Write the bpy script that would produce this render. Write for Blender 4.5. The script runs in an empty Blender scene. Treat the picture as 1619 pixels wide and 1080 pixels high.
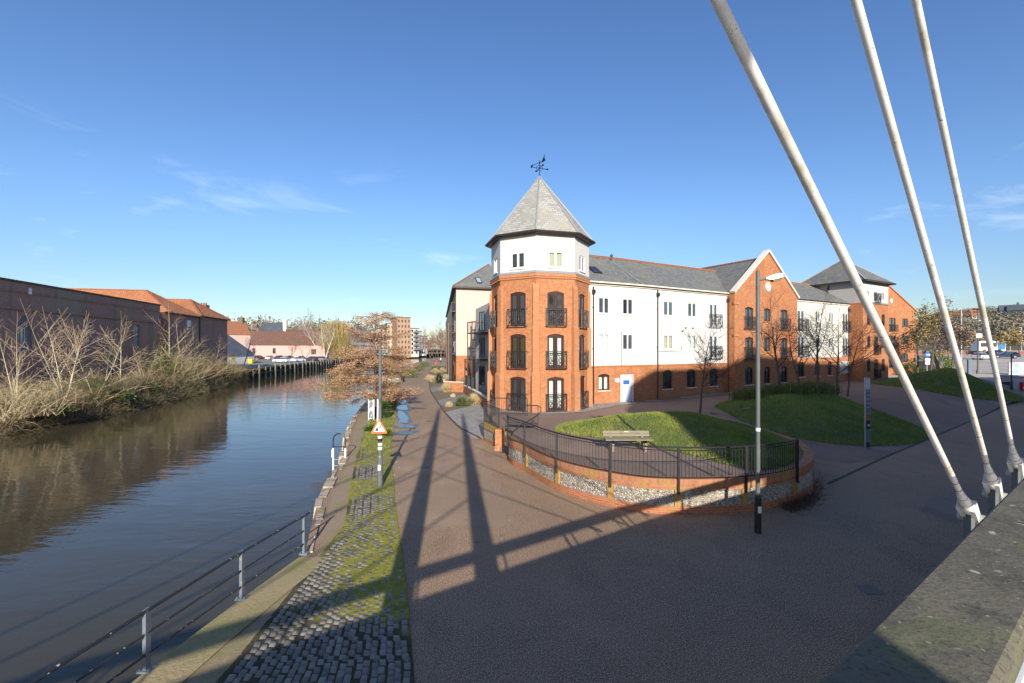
import bpy, math, random
import numpy as np
from mathutils import Vector, Matrix, noise as mnoise
R = math.radians
random.seed(7)
rng = np.random.default_rng(7)
C = bpy.context.scene.collection
# ------------------------------------------------------------------ camera constants (metres, camera at x=0 y=0)
F, CX, HY, H = 719.0, 809.5, 550.0, 5.0
def G(px, py, z=0.0):
    y = F*(H-z)/(py-HY)
    return ((px-CX)/F*y, y)
def AT(px, y):
    return (px-CX)/F*y
TAN = 1/2.45
SUNV = Vector((0.13, -0.9915, TAN)).normalized()
# ------------------------------------------------------------------ object helpers
def put(o):
    C.objects.link(o); return o
def thing(name, label, cat, loc=(0, 0, 0), group=None):
    o = bpy.data.objects.new(name, None); put(o)
    o.empty_display_size = .2
    o.location = loc; o['label'] = label; o['category'] = cat
    if group: o['group'] = group
    return o
def tag(o, label, cat, group=None):
    o['label'] = label; o['category'] = cat
    if group: o['group'] = group
    return o
def kind(o, k):
    o['kind'] = k; return o
def par(o, p):
    if p is not None:
        o.parent = p
        m = Matrix.Identity(4); q = p
        while q is not None:
            m = Matrix.Translation(q.location) @ m; q = q.parent if q.type == 'EMPTY' else None
        if p.type == 'EMPTY': o.matrix_parent_inverse = m.inverted()
def kids(o):
    return [x for x in C.objects if x.parent == o]
def dup(root, loc, rotz=0, label=None, group=None, scale=1, mats=None):
    def rec(o, p):
        c = o.copy(); put(c)
        if p is not None: c.parent = p
        for k in CH.get(o.name, []): rec(k, c)
        if mats and o.type == 'MESH' and o.name.split('.')[0] in mats:
            c.data = o.data.copy(); c.data.materials[0] = mats[o.name.split('.')[0]]
        return c
    r = rec(root, None)
    r.location = loc; r.rotation_euler = (0, 0, rotz)
    r.scale = (scale,)*3 if not hasattr(scale, '__len__') else scale
    if label: r['label'] = label
    if group: r['group'] = group
    return r
CH = {}
def link_mesh(name, me, mat, parent=None, smooth=False):
    o = bpy.data.objects.new(name, me); put(o)
    if mat is not None: me.materials.append(mat)
    if smooth: me.polygons.foreach_set('use_smooth', [True]*len(me.polygons))
    par(o, parent)
    if parent is not None: CH.setdefault(parent.name, []).append(o)
    return o
def auto_uv(me):
    if not me.polygons: return
    uv = me.uv_layers.new(name='UVMap').data
    co = me.vertices
    for p in me.polygons:
        n = p.normal
        if abs(n.z) > .97:
            t = Vector((1, 0, 0)); b = Vector((0, 1, 0))
        else:
            t = Vector((-n.y, n.x, 0)).normalized(); b = n.cross(t)
            if b.z < 0: b = -b
        for li in p.loop_indices:
            c = co[me.loops[li].vertex_index].co
            uv[li].uv = (c.dot(t), c.dot(b) if abs(n.z) > .2 else c.z)
class MB:
    def __init__(s): s.v = []; s.f = []
    def face(s, pts):
        i = len(s.v); s.v += [tuple(p) for p in pts]; s.f.append(tuple(range(i, i+len(pts))))
    def hexa(s, b, t):          # b,t: 4 bottom points ccw, 4 top points
        i = len(s.v); s.v += [tuple(p) for p in b]+[tuple(p) for p in t]
        for q in ((3,2,1,0),(4,5,6,7),(0,1,5,4),(1,2,6,5),(2,3,7,6),(3,0,4,7)): s.f.append(tuple(i+k for k in q))
    def box(s, x0, x1, y0, y1, z0, z1):
        s.hexa([(x0,y0,z0),(x1,y0,z0),(x1,y1,z0),(x0,y1,z0)], [(x0,y0,z1),(x1,y0,z1),(x1,y1,z1),(x0,y1,z1)])
    def prism(s, poly, z0, z1):     # plan polygon ccw
        n = len(poly); i = len(s.v)
        s.v += [(p[0],p[1],z0) for p in poly]+[(p[0],p[1],z1) for p in poly]
        s.f.append(tuple(i+k for k in reversed(range(n)))); s.f.append(tuple(i+n+k for k in range(n)))
        for k in range(n):
            j = (k+1) % n; s.f.append((i+k, i+j, i+n+j, i+n+k))
    def bar(s, a, b, w, h=None):    # square bar from a to b
        h = h or w
        a = Vector(a); b = Vector(b); d = (b-a).normalized()
        up = Vector((0,0,1)) if abs(d.z) < .95 else Vector((0,1,0))
        r = d.cross(up).normalized()*w/2; u = r.cross(d).normalized()*h/2
        s.hexa([a-r-u, a+r-u, a+r+u, a-r+u], [b-r-u, b+r-u, b+r+u, b-r+u])
    def tube(s, pts, rad, k=8, caps=True):
        pts = [Vector(p) for p in pts]; n = len(pts)
        if not hasattr(rad, '__len__'): rad = [rad]*n
        i0 = len(s.v); ref = None
        for i, p in enumerate(pts):
            d = ((pts[min(i+1,n-1)]-pts[max(i-1,0)])).normalized()
            if ref is None:
                ref = Vector((0,0,1)) if abs(d.z) < .9 else Vector((1,0,0))
            x = (ref - d*ref.dot(d)).normalized(); ref = x; y = d.cross(x)
            for j in range(k):
                a = 2*math.pi*j/k; s.v.append(tuple(p+x*math.cos(a)*rad[i]+y*math.sin(a)*rad[i]))
        for i in range(n-1):
            for j in range(k):
                a = i0+i*k+j; b = i0+i*k+(j+1) % k; s.f.append((a, b, b+k, a+k))
        if caps:
            s.f.append(tuple(i0+j for j in reversed(range(k)))); s.f.append(tuple(i0+(n-1)*k+j for j in range(k)))
    def lathe(s, c, prof, k=16):    # prof [(r,z)]
        i0 = len(s.v); n = len(prof)
        for r, z in prof:
            for j in range(k):
                a = 2*math.pi*j/k; s.v.append((c[0]+r*math.cos(a), c[1]+r*math.sin(a), c[2]+z))
        for i in range(n-1):
            for j in range(k):
                a = i0+i*k+j; b = i0+i*k+(j+1) % k; s.f.append((a, b, b+k, a+k))
        s.f.append(tuple(i0+j for j in reversed(range(k)))); s.f.append(tuple(i0+(n-1)*k+j for j in range(k)))
    def build(s, name, mat, parent=None, smooth=False, uv=True):
        me = bpy.data.meshes.new(name); me.from_pydata(s.v, [], s.f); me.update()
        if uv: auto_uv(me)
        o = link_mesh(name, me, mat, parent, smooth)
        return o
def np_mesh(name, v, f, mat, parent=None, col=None, smooth=False):
    v = np.asarray(v, np.float32).reshape(-1, 3); f = np.asarray(f, np.int32); k = f.shape[1]
    me = bpy.data.meshes.new(name)
    me.vertices.add(len(v)); me.vertices.foreach_set('co', v.ravel())
    me.loops.add(f.size); me.loops.foreach_set('vertex_index', f.ravel())
    me.polygons.add(len(f)); me.polygons.foreach_set('loop_start', np.arange(0, f.size, k, dtype=np.int32))
    me.polygons.foreach_set('loop_total', np.full(len(f), k, np.int32))
    me.update(calc_edges=True); me.validate()
    if col is not None:
        a = me.color_attributes.new('Col', 'FLOAT_COLOR', 'POINT')
        c4 = np.ones((len(v), 4), np.float32); c4[:, :3] = col
        a.data.foreach_set('color', c4.ravel())
    return link_mesh(name, me, mat, parent, smooth)
# ------------------------------------------------------------------ materials
def mat(name, base=(.5,.5,.5), rough=.8, layers=(), brick=None, bump=None, attr=None, metal=0., spec=.5, extra=None, stretch=None, wavebump=None):
    """layers: (scale, lo, hi, colour, fac[, detail]) - world-space noise patches of another colour."""
    m = bpy.data.materials.new(name); m.use_nodes = True
    nt = m.node_tree; N = nt.nodes; L = nt.links
    b = N['Principled BSDF']; b.inputs['Roughness'].default_value = rough; b.inputs['Metallic'].default_value = metal
    b.inputs['Specular IOR Level'].default_value = spec
    geo = N.new('ShaderNodeNewGeometry'); pos = geo.outputs['Position']
    if stretch:
        vm = N.new('ShaderNodeVectorMath'); vm.operation = 'MULTIPLY'; vm.inputs[1].default_value = stretch
        L.new(pos, vm.inputs[0]); pos = vm.outputs[0]
    cur = None; height = None
    if brick:
        uvn = N.new('ShaderNodeUVMap')
        bt = N.new('ShaderNodeTexBrick')
        L.new(uvn.outputs[0], bt.inputs['Vector'])
        bt.inputs['Color1'].default_value = (*brick['c1'], 1); bt.inputs['Color2'].default_value = (*brick['c2'], 1)
        bt.inputs['Mortar'].default_value = (*brick['m'], 1); bt.inputs['Scale'].default_value = 1
        bt.inputs['Mortar Size'].default_value = brick.get('ms', .006); bt.inputs['Mortar Smooth'].default_value = .2
        bt.inputs['Brick Width'].default_value = brick['w']; bt.inputs['Row Height'].default_value = brick['h']
        bt.inputs['Bias'].default_value = brick.get('bias', 0)
        cur = bt.outputs['Color']; height = bt.outputs['Fac']; hneg = True
    if attr:
        at = N.new('ShaderNodeAttribute'); at.attribute_name = attr; cur = at.outputs['Color']
    if cur is None:
        rgb = N.new('ShaderNodeRGB'); rgb.outputs[0].default_value = (*base, 1); cur = rgb.outputs[0]
    for ly in layers:
        sc, lo, hi, colr, fac = ly[:5]
        nz = N.new('ShaderNodeTexNoise'); nz.inputs['Scale'].default_value = sc
        nz.inputs['Detail'].default_value = ly[5] if len(ly) > 5 else 4
        if len(ly) > 6:
            vq = N.new('ShaderNodeVectorMath'); vq.operation = 'MULTIPLY'; vq.inputs[1].default_value = ly[6]; L.new(pos, vq.inputs[0]); L.new(vq.outputs[0], nz.inputs['Vector'])
        else: L.new(pos, nz.inputs['Vector'])
        mr = N.new('ShaderNodeMapRange'); mr.inputs['From Min'].default_value = lo; mr.inputs['From Max'].default_value = hi
        mr.inputs['To Max'].default_value = fac
        L.new(nz.outputs['Fac'], mr.inputs['Value'])
        mx = N.new('ShaderNodeMix'); mx.data_type = 'RGBA'
        L.new(mr.outputs[0], mx.inputs['Factor']); L.new(cur, mx.inputs[6]); mx.inputs[7].default_value = (*colr, 1)
        cur = mx.outputs[2]
    L.new(cur, b.inputs['Base Color'])
    nrm = None
    if brick and brick.get('bump', .4) > 0:
        bp = N.new('ShaderNodeBump'); bp.invert = True; bp.inputs['Strength'].default_value = brick.get('bump', .4)
        bp.inputs['Distance'].default_value = .01
        L.new(height, bp.inputs['Height']); nrm = bp.outputs[0]
    if bump:
        for sc, st, dist in bump:
            nz = N.new('ShaderNodeTexNoise'); nz.inputs['Scale'].default_value = sc; nz.inputs['Detail'].default_value = 5
            L.new(pos, nz.inputs['Vector'])
            bp = N.new('ShaderNodeBump'); bp.inputs['Strength'].default_value = st; bp.inputs['Distance'].default_value = dist
            L.new(nz.outputs['Fac'], bp.inputs['Height'])
            if nrm is not None: L.new(nrm, bp.inputs['Normal'])
            nrm = bp.outputs[0]
    if wavebump:
        uvn = N.new('ShaderNodeUVMap'); wv = N.new('ShaderNodeTexWave'); wv.inputs['Scale'].default_value = wavebump[0]
        wv.bands_direction = 'X'; L.new(uvn.outputs[0], wv.inputs['Vector'])
        bp = N.new('ShaderNodeBump'); bp.inputs['Strength'].default_value = wavebump[1]; bp.inputs['Distance'].default_value = .05
        L.new(wv.outputs['Fac'], bp.inputs['Height'])
        if nrm is not None: L.new(nrm, bp.inputs['Normal'])
        nrm = bp.outputs[0]
    if nrm is not None: L.new(nrm, b.inputs['Normal'])
    if extra: extra(m, N, L, b)
    return m
def vor_mat(name, cols, mortar, scale, rough=.6, bump=.8, edge=.09, layers=(), stretch=(1,1,1), spec=.5):
    """rounded cobbles / flints / gravel: voronoi cells of random tone set in mortar"""
    m = bpy.data.materials.new(name); m.use_nodes = True
    nt = m.node_tree; N = nt.nodes; L = nt.links; b = N['Principled BSDF']; b.inputs['Roughness'].default_value = rough
    b.inputs['Specular IOR Level'].default_value = spec
    geo = N.new('ShaderNodeNewGeometry'); vm = N.new('ShaderNodeVectorMath'); vm.operation = 'MULTIPLY'; vm.inputs[1].default_value = stretch
    L.new(geo.outputs['Position'], vm.inputs[0])
    v1 = N.new('ShaderNodeTexVoronoi'); v1.inputs['Scale'].default_value = scale; L.new(vm.outputs[0], v1.inputs['Vector'])
    v2 = N.new('ShaderNodeTexVoronoi'); v2.feature = 'DISTANCE_TO_EDGE'; v2.inputs['Scale'].default_value = scale; L.new(vm.outputs[0], v2.inputs['Vector'])
    sep = N.new('ShaderNodeSeparateColor'); L.new(v1.outputs['Color'], sep.inputs[0])
    cr = N.new('ShaderNodeValToRGB'); L.new(sep.outputs[0], cr.inputs[0])
    e = cr.color_ramp.elements
    for i, c in enumerate(cols):
        p = i/(len(cols)-1)
        el = e[i] if i < 2 else e.new(p)
        el.position = p; el.color = (*c, 1)
    mr = N.new('ShaderNodeMapRange'); mr.inputs['From Min'].default_value = edge*.4; mr.inputs['From Max'].default_value = edge
    L.new(v2.outputs['Distance'], mr.inputs['Value'])
    mx = N.new('ShaderNodeMix'); mx.data_type = 'RGBA'; mx.inputs[6].default_value = (*mortar, 1)
    L.new(mr.outputs[0], mx.inputs['Factor']); L.new(cr.outputs[0], mx.inputs[7]); cur = mx.outputs[2]
    for ly in layers:
        sc, lo, hi, colr, fac = ly[:5]
        nz = N.new('ShaderNodeTexNoise'); nz.inputs['Scale'].default_value = sc; L.new(geo.outputs['Position'], nz.inputs['Vector'])
        q = N.new('ShaderNodeMapRange'); q.inputs['From Min'].default_value = lo; q.inputs['From Max'].default_value = hi; q.inputs['To Max'].default_value = fac
        L.new(nz.outputs['Fac'], q.inputs['Value'])
        x2 = N.new('ShaderNodeMix'); x2.data_type = 'RGBA'; L.new(q.outputs[0], x2.inputs['Factor']); L.new(cur, x2.inputs[6]); x2.inputs[7].default_value = (*colr, 1); cur = x2.outputs[2]
    L.new(cur, b.inputs['Base Color'])
    m2 = N.new('ShaderNodeMapRange'); m2.inputs['From Max'].default_value = .35; m2.interpolation_type = 'SMOOTHSTEP'
    L.new(v2.outputs['Distance'], m2.inputs['Value'])
    bp = N.new('ShaderNodeBump'); bp.inputs['Strength'].default_value = bump; bp.inputs['Distance'].default_value = .4/scale
    L.new(m2.outputs[0], bp.inputs['Height']); L.new(bp.outputs[0], b.inputs['Normal'])
    return m
ORB = dict(c1=(.3,.085,.026), c2=(.5,.168,.055), m=(.43,.27,.16), w=.225, h=.075, ms=.012)
BR = mat('orange_brick', brick=ORB, rough=.85, layers=((.5,.45,.7,(.36,.115,.038),.5),(1.0,.56,.74,(.3,.1,.045),.5,4,(2.2,2.2,.14)),(9,.5,.72,(.6,.3,.14),.45),(5,.56,.7,(.3,.09,.035),.45),(1.3,.62,.75,(.52,.33,.2),.3)), spec=.2)
BR_BUT = mat('buttress_brick', brick=dict(ORB, c1=(.38,.125,.043), c2=(.5,.18,.065)), rough=.85, layers=((.9,.5,.75,(.5,.25,.12),.4),), spec=.2)
BR_DK = mat('dark_red_brick', brick=dict(c1=(.36,.165,.13), c2=(.5,.25,.2), m=(.48,.38,.31), w=.23, h=.08, ms=.011), rough=.9,
            layers=((.16,.5,.66,(.4,.33,.24),.75),(.45,.5,.7,(.52,.25,.2),.55),(.12,.6,.7,(.36,.32,.15),.6),(.8,.54,.74,(.2,.14,.12),.55,5,(1.4,1.4,.16)),(2.5,.6,.72,(.3,.22,.19),.5),(7,.62,.7,(.06,.03,.03),.6)), spec=.15)
BR_OLD = mat('old_red_brick', brick=dict(c1=(.26,.09,.06), c2=(.33,.12,.08), m=(.2,.13,.1), w=.23, h=.08, ms=.008), rough=.9, layers=((.3,.45,.7,(.12,.06,.05),.5),), spec=.15)
BR_WALL = mat('garden_brick', brick=dict(c1=(.36,.1,.04), c2=(.46,.16,.07), m=(.35,.25,.17), w=.225, h=.075, ms=.009), rough=.9,
              layers=((1.1,.52,.66,(.33,.22,.05),.75),(3.5,.5,.7,(.5,.2,.1),.4),(2.1,.62,.72,(.1,.08,.04),.6)), spec=.2, bump=((60,.2,.01),))
BR_HEAD = mat('brick_on_edge', brick=dict(c1=(.36,.12,.05), c2=(.5,.2,.1), m=(.28,.2,.13), w=.075, h=.225, ms=.012), rough=.9,
              layers=((1.3,.5,.66,(.36,.24,.06),.7),(2.3,.62,.75,(.12,.08,.04),.5)), spec=.2)
FLINT = vor_mat('flint_cobbles', [(.13,.12,.11),(.38,.35,.3),(.54,.49,.42),(.66,.6,.5)], (.32,.26,.18), 15, rough=.6, bump=1, edge=.13, layers=((1.2,.55,.7,(.2,.16,.08),.45),))
GRAVEL = vor_mat('pale_cobble_gravel', [(.3,.28,.25),(.52,.49,.44),(.66,.62,.56)], (.1,.09,.08), 12, bump=1, edge=.1, layers=((.6,.55,.7,(.14,.11,.07),.5),))
GRAVEL_G = vor_mat('grey_gravel', [(.22,.22,.2),(.38,.37,.33),(.48,.46,.42)], (.08,.08,.07), 16, bump=1, edge=.1, layers=((.6,.5,.7,(.1,.1,.05),.5),))
WHITE = mat('white_render', (.6,.585,.55), .85, layers=((.35,.5,.75,(.64,.62,.57),.5),(3,.62,.8,(.56,.53,.46),.3),(1.0,.56,.75,(.5,.47,.4),.4,5,(2.6,2.6,.13))), bump=((120,.08,.01),), spec=.2)
WHITE2 = mat('off_white_render', (.62,.6,.53), .85, layers=((1.0,.53,.75,(.42,.4,.33),.5,5,(2.2,2.2,.13)),(.35,.5,.75,(.5,.48,.42),.5),(2.5,.6,.75,(.4,.38,.3),.4)), spec=.2)
GREYR = mat('grey_render', (.42,.39,.36), .85, layers=((.3,.5,.7,(.34,.32,.3),.5),), spec=.2)  # also paints the shade on the corner block's side wall
CREAM = mat('cream_render', (.66,.46,.37), .85, layers=((1.0,.56,.75,(.55,.42,.3),.4,5,(1.6,1.6,.12)),(.3,.5,.75,(.7,.55,.4),.5),), spec=.2)
TRIM = mat('cream_trim', (.72,.66,.54), .6, layers=((2,.55,.75,(.45,.4,.3),.4),))
SLATE = mat('slate', brick=dict(c1=(.13,.135,.13), c2=(.2,.2,.185), m=(.07,.07,.07), w=.3, h=.21, ms=.012, bump=.6), rough=.65,
            layers=((.5,.45,.7,(.2,.19,.14),.6),(2.2,.55,.72,(.24,.23,.18),.6),(6,.6,.75,(.1,.1,.1),.6)), spec=.35)
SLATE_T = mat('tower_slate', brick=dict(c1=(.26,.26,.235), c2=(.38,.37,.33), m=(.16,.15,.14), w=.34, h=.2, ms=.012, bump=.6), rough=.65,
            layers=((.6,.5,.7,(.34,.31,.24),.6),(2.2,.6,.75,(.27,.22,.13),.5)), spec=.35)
SLATE_B = mat('blue_slate', brick=dict(c1=(.07,.08,.1), c2=(.11,.12,.14), m=(.04,.04,.05), w=.4, h=.25, ms=.012), rough=.6, layers=((.4,.5,.7,(.13,.13,.13),.5),))
LEAD = mat('lead', (.24,.25,.26), .5, layers=((2,.5,.7,(.34,.34,.33),.5),))
PANT = mat('pantile', brick=dict(c1=(.47,.18,.08), c2=(.6,.26,.12), m=(.27,.11,.06), w=.24, h=.34, ms=.03, bump=.5), rough=.8, layers=((.35,.5,.72,(.35,.14,.06),.6),(1.7,.6,.75,(.3,.17,.07),.5)), wavebump=(2.1,.8), spec=.2)
PANT_O = mat('weathered_pantile', brick=dict(c1=(.32,.13,.07), c2=(.42,.18,.09), m=(.2,.09,.05), w=.24, h=.34, ms=.03, bump=.5), rough=.8, layers=((.3,.5,.7,(.26,.15,.09),.6),), wavebump=(2.1,.6), spec=.2)
BROWNROOF = mat('brown_tile', brick=dict(c1=(.14,.075,.055), c2=(.19,.1,.07), m=(.09,.05,.04), w=.3, h=.3, ms=.02), rough=.85, layers=((.15,.45,.7,(.11,.07,.06),.6),), spec=.2)
PINK = mat('pink_render', (.62,.36,.31), .9, layers=((.2,.5,.7,(.55,.33,.29),.5),), spec=.2)
BLACK = mat('black_paint', (.018,.018,.02), .42, layers=((5,.6,.8,(.07,.065,.06),.5),))
GUT = mat('gutter_brown', (.035,.025,.022), .45)
UPVC = mat('white_frame', (.78,.78,.76), .4)
BROWNF = mat('brown_frame', (.045,.016,.011), .45, layers=((3,.5,.8,(.08,.03,.02),.4),))
DARKF = mat('dark_frame', (.03,.022,.02), .45)
def _ior(v):
    def f(m, N, L, b): b.inputs['IOR'].default_value = v
    return f
GLASS = mat('dark_glass', (.02,.025,.03), .04, layers=((.7,.5,.62,(.09,.095,.09),.8),), spec=.6, extra=_ior(1.9))
GLASSB = mat('sky_glass', (.06,.075,.09), .05, layers=((.6,.5,.6,(.02,.025,.03),.8),), spec=.7, extra=_ior(2.1))
def _clear(m, N, L, b):
    tr = N.new('ShaderNodeBsdfTransparent'); tr.inputs[0].default_value = (.8,.86,.86,1)
    fr = N.new('ShaderNodeFresnel'); fr.inputs[0].default_value = 1.6
    gl = N.new('ShaderNodeBsdfGlossy'); gl.inputs['Roughness'].default_value = .02
    mx = N.new('ShaderNodeMixShader'); L.new(fr.outputs[0], mx.inputs[0]); L.new(tr.outputs[0], mx.inputs[1]); L.new(gl.outputs[0], mx.inputs[2])
    L.new(mx.outputs[0], N['Material Output'].inputs[0])
CLEAR = mat('clear_glass', extra=_clear)
CURT = mat('white_curtain', (.72,.74,.7), .9)
CURT_Y = mat('yellow_blind', (.62,.6,.2), .9)
CURT_C = mat('cream_blind', (.55,.5,.38), .9)
DOORW = mat('pale_blue_door', (.55,.6,.66), .45)
CONC = mat('concrete', (.33,.32,.29), .85, layers=((2,.5,.7,(.22,.21,.18),.6),(11,.6,.7,(.42,.4,.36),.5)), bump=((40,.3,.01),))
COPING = mat('quay_coping', (.33,.26,.13), .92, layers=((.8,.42,.6,(.23,.22,.07),.65),(4,.5,.7,(.38,.29,.17),.5),(22,.6,.72,(.1,.08,.05),.5),(30,.66,.72,(.42,.38,.3),.5)), bump=((14,.5,.03),(60,.4,.01)))
STONE = mat('quay_stone', (.44,.36,.25), .9, layers=((1.5,.5,.65,(.16,.14,.07),.7),(5,.55,.7,(.42,.36,.27),.5),(14,.6,.7,(.1,.08,.05),.6)), bump=((9,.6,.05),))
DIRT = mat('trodden_earth', (.29,.21,.13), .95, layers=((.7,.45,.6,(.22,.2,.07),.75),(9,.5,.7,(.36,.27,.17),.5),(40,.62,.7,(.33,.27,.2),.6)), bump=((30,.5,.02),))
SOIL = mat('bed_soil', (.19,.135,.085), .95, layers=((2,.5,.65,(.15,.12,.06),.6),(18,.55,.7,(.2,.15,.1),.6)), bump=((25,.6,.03),))
def tarmac(name, a, b2, chip, chipf, big):
    return mat(name, a, .82, layers=((.22,.42,.66,big,.7),(.3,.53,.64,tuple(min(1,k*1.4) for k in a),.55,5),(.55,.54,.62,tuple(k*.8 for k in a),.5,6),(1.1,.45,.7,b2,.5),(.9,.58,.64,tuple(k*.55 for k in a),.55,7,(1,.35,1)),(.12,.5,.6,tuple(k*.7 for k in a),.6,6),(26,.45,.62,b2,.7),(58,.575,.66,chip,chipf,1.5),(44,.58,.68,(.03,.026,.024),.75,2),(130,.6,.68,chip,.5,1),(2.6,.66,.74,(.06,.05,.04),.4)), bump=((34,.6,.012),), spec=.3)
FORE = tarmac('forecourt_tarmac', (.215,.132,.078), (.32,.2,.118), (.8,.6,.4), .95, (.165,.102,.066))
PATH = tarmac('buff_path', (.325,.222,.14), (.28,.19,.12), (.5,.38,.27), .5, (.28,.19,.125))
TERR = tarmac('terrace_tarmac', (.27,.18,.13), (.21,.145,.105), (.4,.33,.27), .5, (.16,.115,.09))
ASPH = tarmac('car_park_asphalt', (.44,.39,.33), (.48,.43,.36), (.5,.46,.4), .2, (.4,.36,.31))
PAVE = mat('pale_paving', (.5,.43,.34), .85, layers=((.5,.5,.7,(.42,.36,.3),.5),))
LAWN = mat('lawn_soil', (.085,.115,.03), .95, layers=((.5,.42,.62,(.14,.14,.04),.7),(.9,.56,.66,(.15,.11,.06),.8),(2.5,.5,.68,(.14,.11,.055),.6),(12,.5,.7,(.04,.07,.015),.5)), bump=((25,.7,.04),))
GRASS = mat('grass_blades', attr='Col', rough=.7, spec=.25)
TWIG = mat('dry_stems', attr='Col', rough=.85, spec=.2)
LEAF = mat('leaves', attr='Col', rough=.6, spec=.3)
BARK = mat('grey_brown_bark', (.1,.075,.055), .9, layers=((7,.5,.7,(.17,.14,.1),.6),), bump=((30,.6,.02),))
BARK_R = mat('red_brown_bark', (.17,.11,.075), .9, layers=((7,.5,.7,(.25,.19,.14),.6),), bump=((30,.6,.02),))
BIRCH = mat('pale_bark', (.5,.44,.3), .85, layers=((3,.5,.7,(.34,.26,.15),.6),(9,.62,.7,(.12,.09,.06),.5)))
BIRCHW = mat('white_bark', (.5,.46,.4), .85, layers=((1,.5,.7,(.3,.27,.23),.6),))
GREYPOST = mat('grey_green_column', (.11,.122,.118), .45, layers=((3,.5,.75,(.17,.18,.17),.5),))
GALV = mat('galvanised', (.42,.42,.4), .45, layers=((4,.5,.75,(.3,.29,.27),.5),), metal=.3)
ROD = mat('white_painted_rod', (.72,.69,.62), .36, layers=((1.3,.45,.65,(.55,.51,.41),.6),(5,.52,.68,(.36,.33,.2),.65),(16,.58,.68,(.45,.42,.35),.6),(34,.68,.72,(.22,.1,.04),.8)), stretch=(1,1,1))
IRONW = mat('vane_iron', (.012,.012,.014), .9, spec=.1)
RUST = mat('rust_band', (.2,.08,.025), .8, layers=((20,.5,.7,(.4,.3,.2),.6),))
TIMBER = mat('weathered_timber', (.095,.084,.06), .9, layers=((2.2,.42,.6,(.15,.132,.09),.75),(9,.5,.65,(.065,.058,.04),.75),(4.2,.55,.63,(.13,.14,.06),.6),(13,.66,.69,(.42,.4,.31),.8,3),(7,.7,.72,(.36,.36,.22),.7,3),(38,.5,.66,(.15,.135,.1),.6),(46,.7,.73,(.42,.4,.3),.7,2),(70,.56,.64,(.04,.035,.025),.6)), bump=((14,.5,.012),(70,.5,.006)))  # weathered wood, darkened all over in place of a missing shadow on the handrail
DECKM = mat('bridge_deck_timber', (.2,.17,.13), .9, layers=((3,.5,.7,(.14,.12,.09),.6),))
MASTM = mat('mast_paint', (.7,.68,.64), .5, layers=((1,.5,.7,(.55,.53,.48),.4),))
OAK = mat('silvered_oak', (.235,.195,.14), .85, layers=((4,.5,.7,(.14,.115,.085),.6),(2,.6,.75,(.3,.26,.2),.5),(30,.55,.7,(.1,.085,.06),.5,4,(.15,1,1))))
OLDWOOD = mat('old_pile_timber', (.2,.17,.13), .9, layers=((1.2,.5,.7,(.34,.3,.24),.6),))
DKWOOD = mat('dark_quay_boards', (.025,.022,.018), .85, layers=((.8,.5,.7,(.05,.06,.03),.6),))
ORANGE = mat('sign_red_orange', (.75,.16,.03), .5)
SIGNW = mat('sign_white', (.8,.8,.78), .5)
SIGNK = mat('sign_black', (.03,.035,.05), .5)
BLUE = mat('sign_blue', (.03,.12,.45), .5)
YEL = mat('yellow_paint', (.7,.5,.02), .5)
RED = mat('red_paint', (.6,.03,.03), .45)
SKIN = mat('skin', (.5,.3,.22), .6)
CLOTHW = mat('white_cloth', (.7,.7,.68), .9)
CLOTHK = mat('dark_cloth', (.03,.03,.045), .9)
RUBBER = mat('rubber', (.02,.02,.02), .8)
PANEL = mat('pale_lavender_panel', (.62,.6,.66), .5, layers=((2,.5,.7,(.5,.48,.52),.4),))
# ------------------------------------------------------------------ plan walls and openings
class W:
    """a vertical wall plane; p0 -> p1 runs left to right seen from outside"""
    def __init__(s, p0, p1):
        s.p0 = Vector(p0[:2]); s.p1 = Vector(p1[:2]); e = s.p1-s.p0; s.L = e.length; s.d = e.normalized(); s.n = Vector((s.d.y, -s.d.x))
    def P(s, u, w, z):
        q = s.p0+s.d*u+s.n*w; return (q.x, q.y, z)
    def u(s, px):
        r = (px-CX)/F
        return (r*s.p0.y-s.p0.x)/(s.d.x-r*s.d.y)
    def z(s, u, py):
        q = s.p0+s.d*u; return H+(HY-py)*q.y/F
def wbox(mb, w, u0, u1, w0, w1, z0, z1):
    mb.hexa([w.P(u0,w1,z0), w.P(u1,w1,z0), w.P(u1,w0,z0), w.P(u0,w0,z0)], [w.P(u0,w1,z1), w.P(u1,w1,z1), w.P(u1,w0,z1), w.P(u0,w0,z1)])
def arcpts(u0, u1, zs, rise, n=8):
    return [(u0+(u1-u0)*i/n, zs+rise*((1-(2*i/n-1)**2) if rise < .3*(u1-u0) else math.sqrt(max(0,1-(2*i/n-1)**2)))) for i in range(n+1)]
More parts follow.
